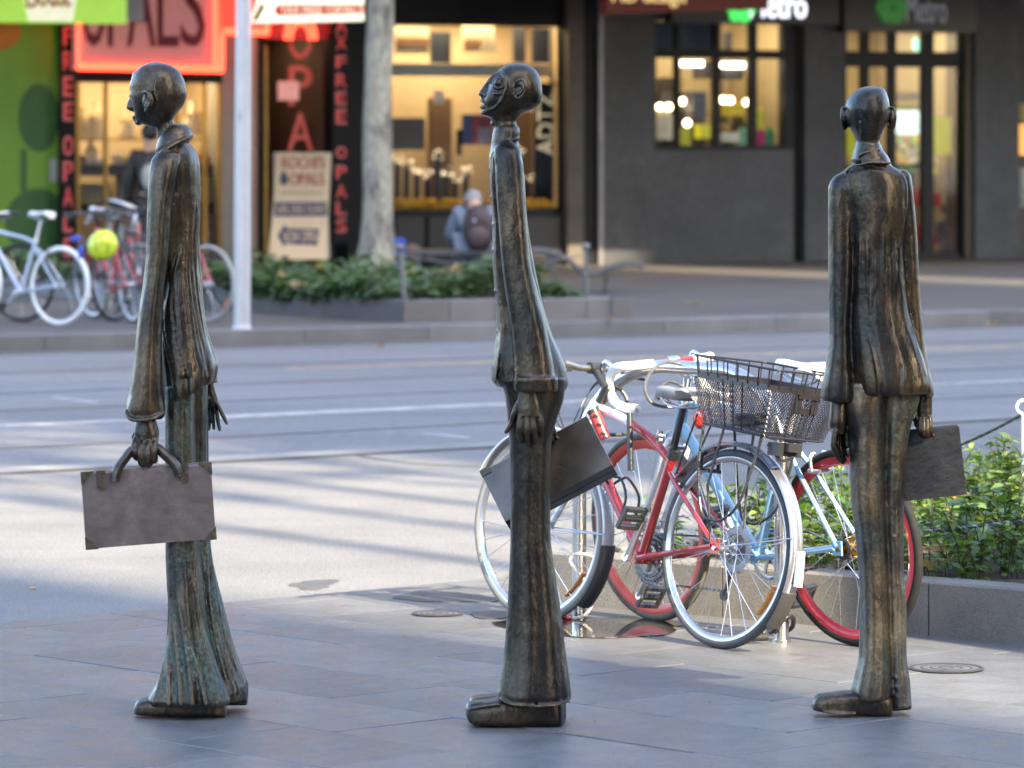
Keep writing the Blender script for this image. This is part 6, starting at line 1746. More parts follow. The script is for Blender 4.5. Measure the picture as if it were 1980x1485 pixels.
    for i in range(5):
        a = 2 * math.pi * i / 5; dr.cyl(BB + Vector((0, -.044, 0)), BB + Vector((.07 * math.cos(a), -.044, .07 * math.sin(a))), .007, seg=6)
    part("chainring", o, dr, g.get('ringm', CHN), True)
    cs = MB()
    for i, rr in enumerate(g.get('cogs', (.055, .048, .041, .034, .027))):
        y = -.034 - .005 * i
        cs.disc(RH + Vector((0, y, 0)), (0, 1, 0), rr, .002, 26)
    part("cassette", o, cs, g.get('cogm', CHN), True)
    ch = MB(); cr_, rr_ = .085, g.get('cogs', (0, 0, .041))[-1] if len(g.get('cogs', (0,) * 5)) < 2 else .041
    yb, yr = -.046, -.042
    for sgn in (1, -1):
        a_, b_ = BB + Vector((0, yb, sgn * cr_)), RH + Vector((0, yr, sgn * rr_))
        if sgn < 0 and g.get('derail', True): b_ = RH + Vector((.05, yr, -.145))
        nl = 36
        for i in range(nl):
            p_ = a_.lerp(b_, (i + .5) / nl); d_ = (b_ - a_); an = math.atan2(d_.z, d_.x)
            ch.box(p_, (d_.length / nl * .8, .006 if i % 2 else .003, .008), Matrix.Rotation(-an, 3, 'Y'))
    part("chain", o, ch, CHN, kind="stuff")
    if g.get('derail', True):
        dm = MB().box(RH + Vector((.015, -.055, -.05)), (.03, .025, .06)).tube([RH + Vector((.02, -.045, -.06)), RH + Vector((.045, -.042, -.16))], .007, 6)
        dm.disc(RH + Vector((.02, -.042, -.075)), (0, 1, 0), .019, .006, 16).disc(RH + Vector((.047, -.042, -.16)), (0, 1, 0), .019, .006, 16)
        part("derailleur", o, dm, PBLK, True)
    ca = g.get('crank', (-.10, .137))
    for s, sg in ((1, 1), (-1, -1)):
        e = BB + Vector((sg * ca[0], s * .088, sg * ca[1]))
        cm = MB().tube([BB + Vector((0, s * .062, 0)), BB.lerp(e, .5) + Vector((0, s * .032, 0)), e], [.0155, .0125, .0125], 10, flat=.7)
        cm.disc(BB + Vector((0, s * .066, 0)), (0, 1, 0), .016, .02, 16).disc(e, (0, 1, 0), .0135, .014, 14)
        CR = part("crank", o, cm, g.get('crankm', ALU), True)
        pm = MB()
        pc_ = e + Vector((0, s * .055, 0))
        pm.cyl(e, pc_ + Vector((0, s * .03, 0)), .009, seg=8)
        for dx in (-.036, .036): pm.bbox(pc_.x + dx - .007, pc_.x + dx + .007, pc_.y - .043, pc_.y + .043, pc_.z - .011, pc_.z + .011, .003)
        for dy in (-.043, .043): pm.bbox(pc_.x - .043, pc_.x + .043, pc_.y + dy - .005, pc_.y + dy + .005, pc_.z - .009, pc_.z + .009, .003)
        pm.bbox(pc_.x - .012, pc_.x + .012, pc_.y - .043, pc_.y + .043, pc_.z - .006, pc_.z + .006, .002)
        pm.v = [tuple(e + Matrix.Rotation(R(58), 3, 'Y') @ (Vector(p) - e)) for p in pm.v]
        part("pedal", o, pm, g.get('pedalm', PBLK), True, angle=30)
    # brakes
    for nm, p_, M_ in (("rear_brake", RH + Vector((.13, 0, Rw - .05)), Matrix.Identity(4)), ("front_brake", cr + Vector((.012, 0, .0)), Mst)):
        bk = MB()
        for s in (-1, 1):
            bk.tube(spline([p_ + Vector((0, s * .02, .03)), p_ + Vector((0, s * .04, .02)), p_ + Vector((0, s * .038, -.03))], 8), .007, 6)
            bk.bbox(p_.x - .028, p_.x + .028, s * .025 - .006, s * .025 + .006, p_.z - .038, p_.z - .024, .003)
        part("brake", o, _xf(bk, M_), g.get('brakem', PBLK), True, angle=40)
    o['_'] = 0
    del o['_']
    return o, dict(BB=BB, ST=ST, SA=SA, HT=HT, HB=HB, BAR=BAR, RH=RH, FH=FH, Mst=Mst, ax=ax, W=(W1, W2))

REDP = mat("red_bike_paint", (.36, .02, .022), .28, .25, .08, 20, coat=.7)
WHP = mat("white_bike_paint", (.62, .62, .63), .3, 0, .05, 20, coat=.5)
BLUP = mat("light_blue_bike_paint", (.24, .46, .66), .3, 0, .06, 20, coat=.4)
RIMR = mat("red_rim", (.55, .018, .025), .3, .1, .08, 20, coat=.4)
RIMO = mat("orange_red_rim", (.72, .075, .045), .35, 0, .08, 20, coat=.3)
RIMS = mat("silver_rim", (.48, .48, .50), .28, .9, .06, 20)
TYG = mat("tyre_grey_wall", (.05, .05, .055), .7, 0, .3, 18)
TYW = mat("tyre_cream_wall", (.20, .19, .175), .6, 0, .15, 20)
TYT = mat("tyre_tan_black", (.12, .10, .075), .7, 0, .4, 30)
SGREY = mat("saddle_grey", (.20, .195, .19), .4, 0, .15, 15)
GOLDH = mat("gold_hub", (.62, .27, .03), .22, 1, .1, 20)

# red and white hybrid with the basket
ca_ = G(1390, 1254)
ry_ = math.atan2(.792, -.61)
o1, q = bike("bicycle", "red and white bicycle with a wire basket behind, leaning on the steel hoop", (ca_.x, ca_.y, 0), ry_, R(6.5),
             dict(wb=1.04, bb=(.455, .275), st=(.335, .64), sa=(.30, .862), ht=(.765, .80), hb=(.84, .665), bar=(.80, .925), frame=REDP, frame2=WHP, fork=WHP, rim=RIMS, tyre=TYG, tyre_f=TYW, saddle=SGREY, arch=.02,
                  refl_r=(3.75,), refl_f=(3.9,), disc=True, tube=.0175, sw=.165, barm=mat("bar_titanium", (.30, .27, .23), .3, .9, .1, 20)), R(6), "bicycles locked to the steel hoop")
RH, FH, Mst, Rw = q['RH'], q['FH'], q['Mst'], .34
W1, W2 = q['W']
FD = part("mudguard", o1, fender(RH, .362, R(35), R(200), .028), mat("mudguard_silver", (.34, .34, .37), .25, .8, .08, 15), True, "silver rear mudguard", angle=60)
part("flap", FD, _xf(fender(RH, .366, R(200), R(222), .032, 12), Matrix.Identity(4)), RUB, True)
part("rear_reflector", FD, MB().bbox(-.372 - .012, -.372 + .004, -.013, .013, Rw - .10, Rw + .02, .004), mat("clear_reflector", (.62, .62, .62), .2, 0, .1, 40))
st_ = MB()
for s in (-1, 1): st_.cyl(RH + Vector((0, s * .06, 0)), RH + Vector((-.36, s * .028, .06)), .0025, seg=6)
part("stay", FD, st_, SPK)
FD2 = part("mudguard", o1, _xf(fender(FH, .362, R(30), R(186), .028), Mst), mat("mudguard_white", (.42, .42, .44), .3, .5, .06, 15), True, "white front mudguard", angle=60)
part("flap", FD2, _xf(fender(FH, .367, R(186), R(226), .036, 14), Mst), mat("flap_dark", (.03, .033, .04), .45), True)
st_ = MB()
for s in (-1, 1): st_.cyl(FH + Vector((0, s * .06, 0)), FH + Vector((-.36, s * .03, .0)), .0025, seg=6)
part("stay", FD2, _xf(st_, Mst), SPK)
part("tail_light", o1, MB().ell((.20, .0, .775), (.02, .03, .036), 12, 8), mat("tail_red", (.55, .03, .02), .2, coat=.5), True)
part("bell", o1, MB().disc((.36, .045, .70), (.5, 1, 0), .026, .014, 20), CHROME, True)
# bottle cage on the down tube
bc = MB()
m0 = q['HB'].lerp(q['BB'], .52)
dd = (q['BB'] - q['HB']).normalized(); up_ = Vector((-dd.z, 0, dd.x)) * -1
if up_.z < 0: up_ = -up_
for s in (-1, 1):
    bc.tube(spline([m0 + up_ * .02 + dd * -.05, m0 + up_ * .05 + dd * -.06 + Vector((0, s * .035, 0)), m0 + up_ * .095 + dd * -.02 + Vector((0, s * .02, 0)), m0 + up_ * .09 + dd * .06 + Vector((0, s * .03, 0)), m0 + up_ * .03 + dd * .10 + Vector((0, s * .03, 0)), m0 + up_ * .02 + dd * .09], 26), .005, 8)
part("bottle_cage", o1, bc, PBLK, True)
part("pump", o1, MB().cyl(q['BB'] + Vector((.04, .05, .30)), q['BB'] + Vector((.075, .05, .50)), .011, seg=10), PBLK, True)
# word on the down tube, as far as the case lets it show
tx = text_mb("SPECIALIZED", 0, .34, -.017, .017, 0, .001)
e1_ = (q['BB'] - q['HB']).normalized() ; nY = Vector((0, 1, 0)); e2_ = nY.cross(e1_)
if e2_.z < 0: e2_ = -e2_
org = q['HB'].lerp(q['BB'], .28)
tx.v = [tuple(org + e1_ * p[0] + e2_ * p[2] * .9 + nY * (.0178 + .0012 - .5 * (p[2] ** 2) / .0178 + (p[1]))) for p in tx.v]
part("lettering", o1, tx, WHP)
# control cables
cb = MB()
B_ = q['BAR']
for s, k in ((1, 0), (-1, 0), (1, .03), (-1, .03)):
    cb.tube(spline([B_ + Vector((.02, s * (.15 - k), -.01)), B_ + Vector((.15 - k, s * (.12 - k), -.06)), B_ + Vector((.15 - k, s * .04, -.2)), q['HB'] + Vector((.05, s * .02, .02)), q['HB'] + Vector((-.08, s * .015, -.05))], 28), .0026, 6)
part("cable", o1, cb, PBLK, True)
# rack
rk = MB(); zt = .766
zz_ = lambda x: zt + (x + .02) * .165
for s in (-1, 1):
    rk.tube(spline([Vector((.17, s * .04, zz_(.17))), Vector((.12, s * .06, zz_(.12))), Vector((-.24, s * .065, zz_(-.24))), Vector((-.28, s * .045, zz_(-.28))), Vector((-.285, 0, zz_(-.285)))], 20), .005, 8)
for x in (.12, .0, -.12, -.22): rk.tube([(x, -.064, zz_(x)), (x, .064, zz_(x))], .004, 6)
rk.tube([(.17, .0, zz_(.17)), (-.28, 0, zz_(-.28))], .004, 6)
RK = part("rack", o1, rk, mat("rack_metal", (.30, .28, .31), .25, .9, .2, 20), True)
rl_ = MB()
for s in (-1, 1):
    rl_.tube(spline([Vector((.10, s * .065, zz_(.1))), Vector((.09, s * .085, .62)), Vector((.05, s * .09, .46)), Vector((.0, s * .085, .435)), Vector((-.06, s * .085, .44)), Vector((-.14, s * .088, .50)), Vector((-.20, s * .082, .66)), Vector((-.205, s * .066, zz_(-.2)))], 40), .0052, 8)
    rl_.tube([Vector((-.01, s * .066, zz_(0))), Vector((.03, s * .088, .55)), Vector((.005, s * .075, .36))], .0048, 8)
    rl_.tube([Vector((.17, s * .04, zz_(.17))), Vector((.27, s * .03, .58))], .004, 6)
part("leg", RK, rl_, PBLK, True)
part("clamp", RK, MB().box((-.25, 0, zz_(-.25) - .035), (.06, .1, .045)).box((-.29, .0, zz_(-.29) - .02), (.03, .06, .03)), PBLK)
part("spring_clip", RK, MB().tube(spline([Vector((-.23, -.05, zz_(-.2) - .02)), Vector((-.28, -.02, zz_(-.2) - .06)), Vector((-.27, .03, zz_(-.2) - .08)), Vector((-.22, .05, zz_(-.2) - .03))], 14), .006, 6), PBLK, True)
# basket: solid wire frame, fine diamond mesh
bk_o = thing("wire_basket", "black wire mesh basket with an open rail, strapped on the red bicycle's rear rack", "basket", (0, 0, 0), o1.matrix_world @ Matrix.Translation(Vector((-.13, .0, .744))) @ Matrix.Rotation(R(-4.5), 4, 'Y') @ Matrix.Rotation(R(-2), 4, 'Z'))
BW = mat("basket_black_wire", (.02, .018, .022), .32, .3, .2, 30)
MW_ = mat("basket_mesh_wire", (.055, .052, .058), .25, .7, .25, 30)
b0_, b1_, hb_, rail = (.172, .128), (.218, .16), .165, .228
def ringp(hx, hy, z, rc=.03):
    pts = []
    for cx_, cy_, a0 in ((hx - rc, hy - rc, 0), (-hx + rc, hy - rc, 90), (-hx + rc, -hy + rc, 180), (hx - rc, -hy + rc, 270)):
        for k in range(5):
            a = R(a0 + 22.5 * k); pts.append(Vector((cx_ + rc * math.cos(a), cy_ + rc * math.sin(a), z)))
    return pts
fr = MB()
fr.tube(ringp(*b0_, 0), .004, 6, True)
part("bottom_rim", bk_o, fr, BW, True)
fr = MB()
rp_ = ringp(*b1_, hb_)
V = []; Fc = []
for p in rp_:
    V += [tuple(p + Vector((0, 0, -.010))), tuple(p + Vector((0, 0, .010))), tuple(Vector((p.x * .985, p.y * .98, p.z + .010))), tuple(Vector((p.x * .985, p.y * .98, p.z - .010)))]
n_ = len(rp_)
for i in range(n_):
    for j in range(4): Fc.append((i * 4 + j, ((i + 1) % n_) * 4 + j, ((i + 1) % n_) * 4 + (j + 1) % 4, i * 4 + (j + 1) % 4))
fr.add(V, Fc); part("band", bk_o, fr, BW)
fr = MB(); top = ringp(b1_[0] + .012, b1_[1] + .010, rail)
fr.tube(top, .0042, 6, True)
for i in range(n_ if False else 0): pass
def edge_pts(hx, hy, z, n):
    out = []
    for s in (-1, 1):
        for k in range(n[0]): out.append(Vector((-hx + 2 * hx * (k + .5) / n[0], s * hy, z)))
        for k in range(n[1]): out.append(Vector((s * hx, -hy + 2 * hy * (k + .5) / n[1], z)))
    return out
for a_, b_ in zip(edge_pts(*b1_, hb_, (8, 6)), edge_pts(b1_[0] + .012, b1_[1] + .010, rail, (8, 6))): fr.tube([a_, b_], .0028, 5)
part("rail", bk_o, fr, BW, True)
ms = MB()
def face_mesh(P00, P10, P01, P11, nu, nv, r=.0013):
    """diamond lattice over a four-cornered face"""
    f = lambda u, v: P00.lerp(P10, u).lerp(P01.lerp(P11, u), v)
    k = nu / nv
    for i in range(-nv, nu):
        for sg in (1, -1):
            # a line u = (i + t*nv)/nu while v goes 0..1
            u0, u1 = i / nu, (i + nv) / nu
            t0, t1 = 0.0, 1.0
            if u0 < 0: t0 = -u0 / (u1 - u0)
            if u1 > 1: t1 = (1 - u0) / (u1 - u0)
            if t1 <= t0: continue
            a_, b_ = u0 + (u1 - u0) * t0, u0 + (u1 - u0) * t1
            if sg > 0: ms.tube([f(a_, t0), f(b_, t1)], r, 4, caps=False)
            else: ms.tube([f(a_, 1 - t0), f(b_, 1 - t1)], r, 4, caps=False)
c0 = [Vector((sx * b0_[0], sy * b0_[1], 0)) for sx, sy in ((-1, -1), (1, -1), (1, 1), (-1, 1))]
c1_ = [Vector((sx * b1_[0], sy * b1_[1], hb_ - .008)) for sx, sy in ((-1, -1), (1, -1), (1, 1), (-1, 1))]
for i in range(4):
    j = (i + 1) % 4
    ln = (c1_[j] - c1_[i]).length
    face_mesh(c0[i], c0[j], c1_[i], c1_[j], int(ln / .0125), int(.165 / .0155))
face_mesh(c0[0], c0[1], c0[3], c0[2], 22, 16)
part("mesh", bk_o, ms, MW_, kind="stuff")
wr = MB()
for s in (-1, 1):
    for k in (-.045, 0, .045):
        wr.tube([Vector((k, s * b0_[1], 0)), Vector((k * 1.2, s * b1_[1], hb_))], .0028, 5); wr.tube([Vector((s * b0_[0], k, 0)), Vector((s * b1_[0], k * 1.2, hb_))], .0028, 5)
part("upright_wire", bk_o, wr, BW, True, kind="stuff")
pl = MB()
yb = lambda z: b0_[1] + (b1_[1] - b0_[1]) * z / hb_ + .004
xb = lambda z: -(b0_[0] + (b1_[0] - b0_[0]) * z / hb_ + .004)
for y0 in (-.045, .010): pl.box((xb(.125), y0 + .0175, .125), (.005, .012, .07)); 
pl.box((xb(.095), 0, .098), (.005, .085, .02)); pl.box((xb(.148), 0, .15), (.005, .085, .02)); pl.box((xb(.125), -.042, .125), (.005, .014, .07)); pl.box((xb(.125), .042, .125), (.005, .014, .07))
part("mount_plate", bk_o, pl, BW)
thing("cycle_lock", "small dark coiled lock lying in the wire basket", "lock", (0, 0, 0), bk_o.matrix_world, mb=MB().torus((.05, .02, .03), (.1, .2, 1), .05, .011, 30, 8).torus((.05, .02, .05), (.2, .1, 1), .045, .011, 30, 8).box((.0, .05, .04), (.06, .03, .03)), m=PBLK, smooth=True)

# light blue road bicycle with red rims
cb_ = G(1655, 1249)
yb_ = math.atan2(.765, -.645)
o2, q2 = bike("bicycle", "light blue bicycle with red rims and white saddle behind the steel hoop", (cb_.x, cb_.y, 0), yb_, R(-4.5),
              dict(wb=1.03, bb=(.46, .275), st=(.28, .74), sa=(.17, .955), ht=(.80, .83), hb=(.84, .70), bar=(.865, .945), frame=BLUP, fork=mat("fork_white", (.7, .72, .75), .35, coat=.4), rim=RIMR, rim_f=RIMO, rim_w=.036, tyre=TYRE, tyre_f=TYT, saddle=WHP, post=WHP,
                   bars='drop', barm=mat("bar_tape_white", (.74, .73, .70), .65, 0, .05, 60, .2, 120), bar_top=REDP, stem=CHROME, hub_r=GOLDH, hubrad=.035, derail=False, cogs=(.034, .032), cogm=PBLK, rings=1, ringm=ALU, crank=(.06, .155), sw=.16, stilt=.10, brakem=ALU), R(-4), "bicycles locked to the steel hoop")
part("sprocket", o2, MB().torus(q2['RH'] + Vector((0, .038, 0)), (0, 1, 0), .03, .009, 28, 6, flat=.3), PBLK, True)
part("top_tube_guard", o2, MB().tube([q2['HT'].lerp(q2['ST'], .3) + Vector((0, 0, -.004)), q2['HT'].lerp(q2['ST'], .55)], .022, 12), mat("guard_pale", (.55, .7, .8), .4), True)

# the steel hoop they are locked to
ha, hb2 = G(1120, 1196), G(1511, 1240)
ho = thing("bike_hoop", "stainless steel bike hoop between the red and the light blue bicycle", "bike rack", tuple(ha))
u = (hb2 - ha); LN = u.length; u.normalize()
zt_ = .93; Rr = .235
pts = [ha + Vector((0, 0, .0)), ha + Vector((0, 0, .3)), ha + Vector((0, 0, .55)) - u * .0]
arc = []
for k in range(13):
    t = math.pi - math.pi / 2 * k / 12; arc.append(ha + u * (Rr * 1.9 + Rr * 1.9 * math.cos(t)) + Vector((0, 0, zt_ - Rr * 1.6 + Rr * 1.6 * math.sin(t))))
for k in range(1, 13):
    t = math.pi / 2 - math.pi / 2 * k / 12; arc.append(hb2 + u * (-Rr * 1.3 + Rr * 1.3 * math.cos(t)) + Vector((0, 0, zt_ - Rr * 1.2 + Rr * 1.2 * math.sin(t))))
part("tube", ho, MB().tube([ha, ha + Vector((0, 0, .25))] + arc + [hb2 + Vector((0, 0, .25)), hb2], .0255, 20), STEEL, True)
for p in (ha, hb2): part("foot_ring", ho, MB().cyl(p, p + Vector((0, 0, .008)), .034, seg=24), STEEL, True)
# locks
LK = mat("lock_red", (.42, .04, .035), .4, 0, .15, 30)
dl = 15.60
pa_, pb_ = PD(1146, 792, dl), PD(1170, 848, dl - .02)
o = thing("u_lock", "red U lock hanging at the red bicycle's head tube", "lock", tuple(pa_))
dv = (pb_ - pa_).normalized()
part("body", o, MB().tube([pa_ + dv * .012, pb_], .0215, 16), LK, True)
part("end_cap", o, MB().tube([pa_, pa_ + dv * .014], .0225, 16), PBLK, True)
for t in (.22, .52, .83):
    c_ = pa_.lerp(pb_, t) + Vector((0, -.020, 0)); part("slot", o, MB().box(c_, (.018, .006, .012), Matrix.Rotation(.35, 3, 'Y')), PBLK)
part("shackle", o, MB().tube(spline([pa_ + dv * .02 + Vector((.0, .02, 0)), pa_ + Vector((.06, .10, .075)), pa_ + Vector((.12, .12, .04)), pb_ + Vector((.09, .10, .02)), pb_ - dv * .015 + Vector((0, .02, 0))], 24), .0075, 10), mat("shackle_steel", (.12, .12, .11), .35, .7), True)
o = thing("cable_lock", "grey braided cable lock looped round the top of the steel hoop", "lock", tuple(PD(1290, 760, 15.5)))
part("cable", o, MB().tube(spline([PD(x, y, 15.45 + dz) for x, y, dz in ((1340, 712, .1), (1290, 700, .06), (1258, 720, -.02), (1247, 752, -.05), (1262, 780, -.05), (1300, 787, -.03), (1330, 776, -.02), (1322, 750, 0), (1295, 738, .03), (1276, 752, .03), (1282, 772, .02), (1310, 782, 0))], 60), .0058, 8), mat("braided_cable", (.10, .10, .10), .35, .3, .5, 150), True)
o = thing("cable_lock", "clear white cable lock coiled round the hoop's left foot with a red end", "lock", tuple(ha))
WC = mat("clear_cable_sleeve", (.62, .58, .48), .25, 0, .1, 30, coat=.6)
g_ = lambda x, y, d=-.05: PD(x, y, ha.y + d)
part("cable", o, MB().tube(spline([g_(1094, 1176), g_(1110, 1158), g_(1128, 1140, .05), g_(1143, 1110, .06), g_(1152, 1090, .03), g_(1140, 1074, -.04), g_(1112, 1072), g_(1102, 1085), g_(1112, 1100), g_(1130, 1122), g_(1144, 1145), g_(1145, 1170), g_(1130, 1190, -.07), g_(1106, 1196, -.07)], 70), .0062, 10), WC, True)
part("lock_end", o, MB().tube([g_(1085, 1191, -.07), g_(1106, 1196, -.07)], [.014, .009], 12), mat("lock_maroon", (.22, .03, .04), .4), True)
part("key_barrel", o, MB().tube([g_(1086, 1180), g_(1095, 1172)], .009, 10), mat("barrel_tan", (.5, .36, .24), .4), True)
o = thing("cable_lock", "thick black cable lock with a cylinder barrel lying at the hoop's right foot", "lock", tuple(hb2))
g_ = lambda x, y, d=-.05: PD(x, y, hb2.y + d)
part("cable", o, MB().tube(spline([g_(1478, 1226, -.06), g_(1468, 1212, -.05), g_(1480, 1195, -.02), g_(1496, 1178, .03), g_(1484, 1186, .05), g_(1482, 1205, .05), g_(1490, 1222, 0), g_(1503, 1212, -.05), g_(1520, 1194, -.06), g_(1533, 1194, -.02), g_(1532, 1212, .03), g_(1518, 1222, .05)], 60), .0085, 10), PBLK, True)
part("barrel", o, MB().cyl(g_(1455, 1233, -.09), g_(1482, 1232, -.06), .0135, seg=16), PBLK, True)
part("keyhole", o, MB().disc(g_(1454.5, 1233, -.091), g_(1455, 1233, -.09) - g_(1482, 1232, -.06), .006, .004, 12), ALU, True)

# ---- bicycles parked across the road
def far_at(px, py): 
    p = G(px, py, FPZ); return Vector((p.x, p.y, FPZ))
grp = "bicycles parked by the far kerb"
LBP = mat("pale_blue_white_paint", (.38, .45, .57), .35, coat=.3)
WTY = mat("tyre_white", (.68, .70, .70), .6, 0, .05, 20)
DKP = mat("dark_bike_paint", (.05, .055, .065), .35, coat=.3)
RD2 = mat("cherry_bike_paint", (.50, .03, .035), .3, coat=.4)
common = dict(wb=1.03, bb=(.46, .275), st=(.30, .72), sa=(.24, .96), ht=(.78, .82), hb=(.83, .70), bar=(.84, .95), n=20)
bike("bicycle", "pale blue bicycle with white saddle and tyres across the road, far left", far_at(115, 629), math.atan2(.60, -.80), R(2), dict(common, frame=LBP, rim=mat("rim_dark", (.10, .10, .11), .4), tyre=WTY, tw=.022, saddle=WHP, post=WHP, derail=False, rings=1, barm=WHP, crank=(.1, -.13)), 0, grp)
bike("bicycle", "dark bicycle with black saddle and black tyres, cut off by the photo's left edge", far_at(42, 622), math.atan2(.45, -.9), R(-2), dict(common, frame=DKP, rim=mat('rim_dark', (.10, .10, .11), .4), saddle=PBLK, barm=WHP, sa=(.24, .93), grip=mat("grip_red", (.45, .05, .05), .6)), 0, grp)
RIMF = mat("dull_rim", (.20, .20, .21), .4, .7, .1, 20)
p1_, p0_ = far_at(212, 632), far_at(186, 601)
ob, qb = bike("bicycle", "grey road bicycle facing the road, a yellow helmet hung on it", p0_, math.atan2(p1_.y - p0_.y, p1_.x - p0_.x), R(-7), dict(common, frame=mat("grey_bike_paint", (.10, .10, .11), .35, coat=.3), rim=RIMF, bars='drop', barm=mat("tape_silver", (.42, .42, .45), .5), saddle=PBLK, tyre=TYRE, rings=2, refl_f=(5.2,)), R(4), grp)
bike("bicycle", "red bicycle with its rear wheel towards the road, right of the yellow helmet", far_at(259, 624), math.atan2(.9, -.43), R(-4), dict(common, frame=RD2, rim=RIMS, saddle=PBLK, tyre=TYG, rings=2, barm=DKP), R(6), grp)
fc_ = far_at(405, 624); hd_ = Vector((.64, -.77, 0))
bike("bicycle", "cherry red city bicycle with pale tyre walls, half hidden by the leftmost statue", fc_ - hd_, math.atan2(hd_.y, hd_.x), R(4), dict(common, wb=1.0, frame=RD2, step=True, rim=RIMF, tyre=mat("tyre_whitewall", (.27, .26, .25), .6), saddle=PBLK, bars='swept', barm=ALU, bar=(.72, 1.10), ht=(.76, .86), fork=RD2, derail=False, rings=1, refl_f=(5.6, 2.4), tw=.019), R(10), grp)
bike("bicycle", "black bicycle glimpsed behind the leftmost statue's coat, beside the cherry red one", far_at(322, 612), math.atan2(-.85, -.35), R(3), dict(common, frame=DKP, rim=RIMF, saddle=PBLK, tyre=TYRE, rings=2, barm=DKP), R(-5), grp)
bike("bicycle", "maroon bicycle standing deep in the row, just right of the helmet", far_at(236, 600), math.atan2(-.9, .2), R(-3), dict(common, frame=mat("maroon_bike_paint", (.28, .02, .03), .35, coat=.3), rim=RIMF, saddle=PBLK, tyre=TYRE, rings=2, bars='swept', barm=ALU), R(8), grp)
# helmet
hp = PD(199, 474, 37.2)
o = thing("cycle_helmet", "bright yellow-green cycling helmet hanging from the grey road bicycle's handlebar", "helmet", tuple(hp))
hm = MB().ell(hp, (.125, .10, .135), 24, 16, Matrix.Rotation(.5, 3, 'Y'))
part("shell", o, hm, mat("helmet_lime", (.50, .62, .03), .35, 0, .12, 12, coat=.4), True)
vm = MB()
for k in (-1, 0, 1): vm.ell(hp + Vector((k * .05, -.088, .02 - abs(k) * .02)), (.012, .02, .05), 8, 6)
part("vent", o, vm, mat("helmet_vent", (.25, .33, .02), .6), True)
part("chin_strap", o, MB().tube(spline([hp + Vector((-.02, 0, .12)), hp + Vector((-.01, -.02, .2)), hp + Vector((.03, 0, .24)), hp + Vector((.05, 0, .12))], 14), .007, 6), PBLK, True)
o = thing("scarf", "blue cloth tied at the grey road bicycle's head tube", "cloth", tuple(PD(150, 462, 37.5)), mb=MB().add(*[(m_.v, m_.f) for m_ in [MB().ell(PD(147, 462, 37.5), (.05, .04, .03), 10, 8)]][0]).ell(PD(156, 488, 37.5), (.025, .03, .06), 10, 8), m=mat("cloth_blue", (.03, .06, .38), .7), smooth=True)

# ---------------------------------------------------------------- people across the road
def skin_body(name, joints, bones, radii, m, sub=2):
    me = bpy.data.meshes.new(name); me.from_pydata([tuple(j) for j in joints], bones, [])
    o = bpy.data.objects.new(name, me); C.objects.link(o)
    md = o.modifiers.new("skin", 'SKIN')
    for i, r in enumerate(radii): me.skin_vertices[0].data[i].radius = (r, r) if not isinstance(r, tuple) else r
    me.skin_vertices[0].data[0].use_root = True
    s = o.modifiers.new("sub", 'SUBSURF'); s.levels = sub; s.render_levels = sub
    dg = bpy.context.evaluated_depsgraph_get()
    out = bpy.data.meshes.new_from_object(o.evaluated_get(dg))
    bpy.data.objects.remove(o); bpy.data.meshes.remove(me)
    out.name = name; out.materials.clear(); out.materials.append(m)
    out.polygons.foreach_set("use_smooth", [True] * len(out.polygons))
    return out
SKINM = mat("skin", (.45, .28, .20), .5, 0, .1, 20)
def limb(mb, a, b, r0, r1, c=None):
    pts = [a] + ([c] if c is not None else []) + [b]
    mb.tube(spline(pts, 10), [r0 + (r1 - r0) * i / (10 if c is None else 10) for i in range(len(spline(pts, 10)))], 10)
    mb.ell(b, (r1,) * 3, 10, 6)
# standing person at the opal window
sp0 = PD(290, 540, 49.0); sp0.z = FPZ
J = lambda x, y, z: Vector((x, y, z))
def person(label, base, yaw, pose, coat_m, leg_m, hair_m, cat="person"):
    o = thing("person", label, cat, (0, 0, 0), Matrix.Translation(base) @ Matrix.Rotation(yaw, 4, 'Z'))
    P_ = pose
    jn = [P_['pelvis'], P_['chest'], P_['neck'], P_['headb'], P_['headt'], P_['shl'], P_['ell'], P_['wrl'], P_['hal'], P_['shr'], P_['elr'], P_['wrr'], P_['har'], P_['hipl'], P_['knl'], P_['anl'], P_['tol'], P_['hipr'], P_['knr'], P_['anr'], P_['tor']]
    bn = [(0, 1), (1, 2), (2, 3), (3, 4), (1, 5), (5, 6), (6, 7), (7, 8), (1, 9), (9, 10), (10, 11), (11, 12), (0, 13), (13, 14), (14, 15), (15, 16), (0, 17), (17, 18), (18, 19), (19, 20)]
    rd = [.13, .14, .055, .085, .085, .065, .05, .032, .035, .065, .05, .032, .035, .095, .065, .045, .04, .095, .065, .045, .04]
    part("body", o, skin_body("body", jn, bn, [r * (.72 if i in (0, 1, 5, 9, 13, 17, 14, 18) else 1) for i, r in enumerate(rd)], SKINM), None)
    def shell(nm, ids, m, grow):
        js = [jn[i] for i in ids]
        mp = {a: k for k, a in enumerate(ids)}
        bs = [(mp[a], mp[b]) for a, b in bn if a in mp and b in mp]
        part(nm, o, skin_body(nm, js, bs, [rd[i] + grow for i in ids], m), None)
    shell("jacket", [1, 0, 5, 6, 7, 9, 10, 11], coat_m, .03)
    shell("trousers", [0, 13, 14, 15, 17, 18, 19], leg_m, .02)
    hd = (jn[3] + jn[4]) / 2
    part("hair", o, MB().ell(hd + Vector((0, .015, .04)), (.10, .105, .11), 16, 10), hair_m, True)
    for a, b in ((15, 16), (19, 20)):
        part("shoe", o, MB().ell((jn[a] + jn[b]) / 2 - Vector((0, 0, .02)), (.05, .13, .045), 12, 8), PBLK, True)
    return o
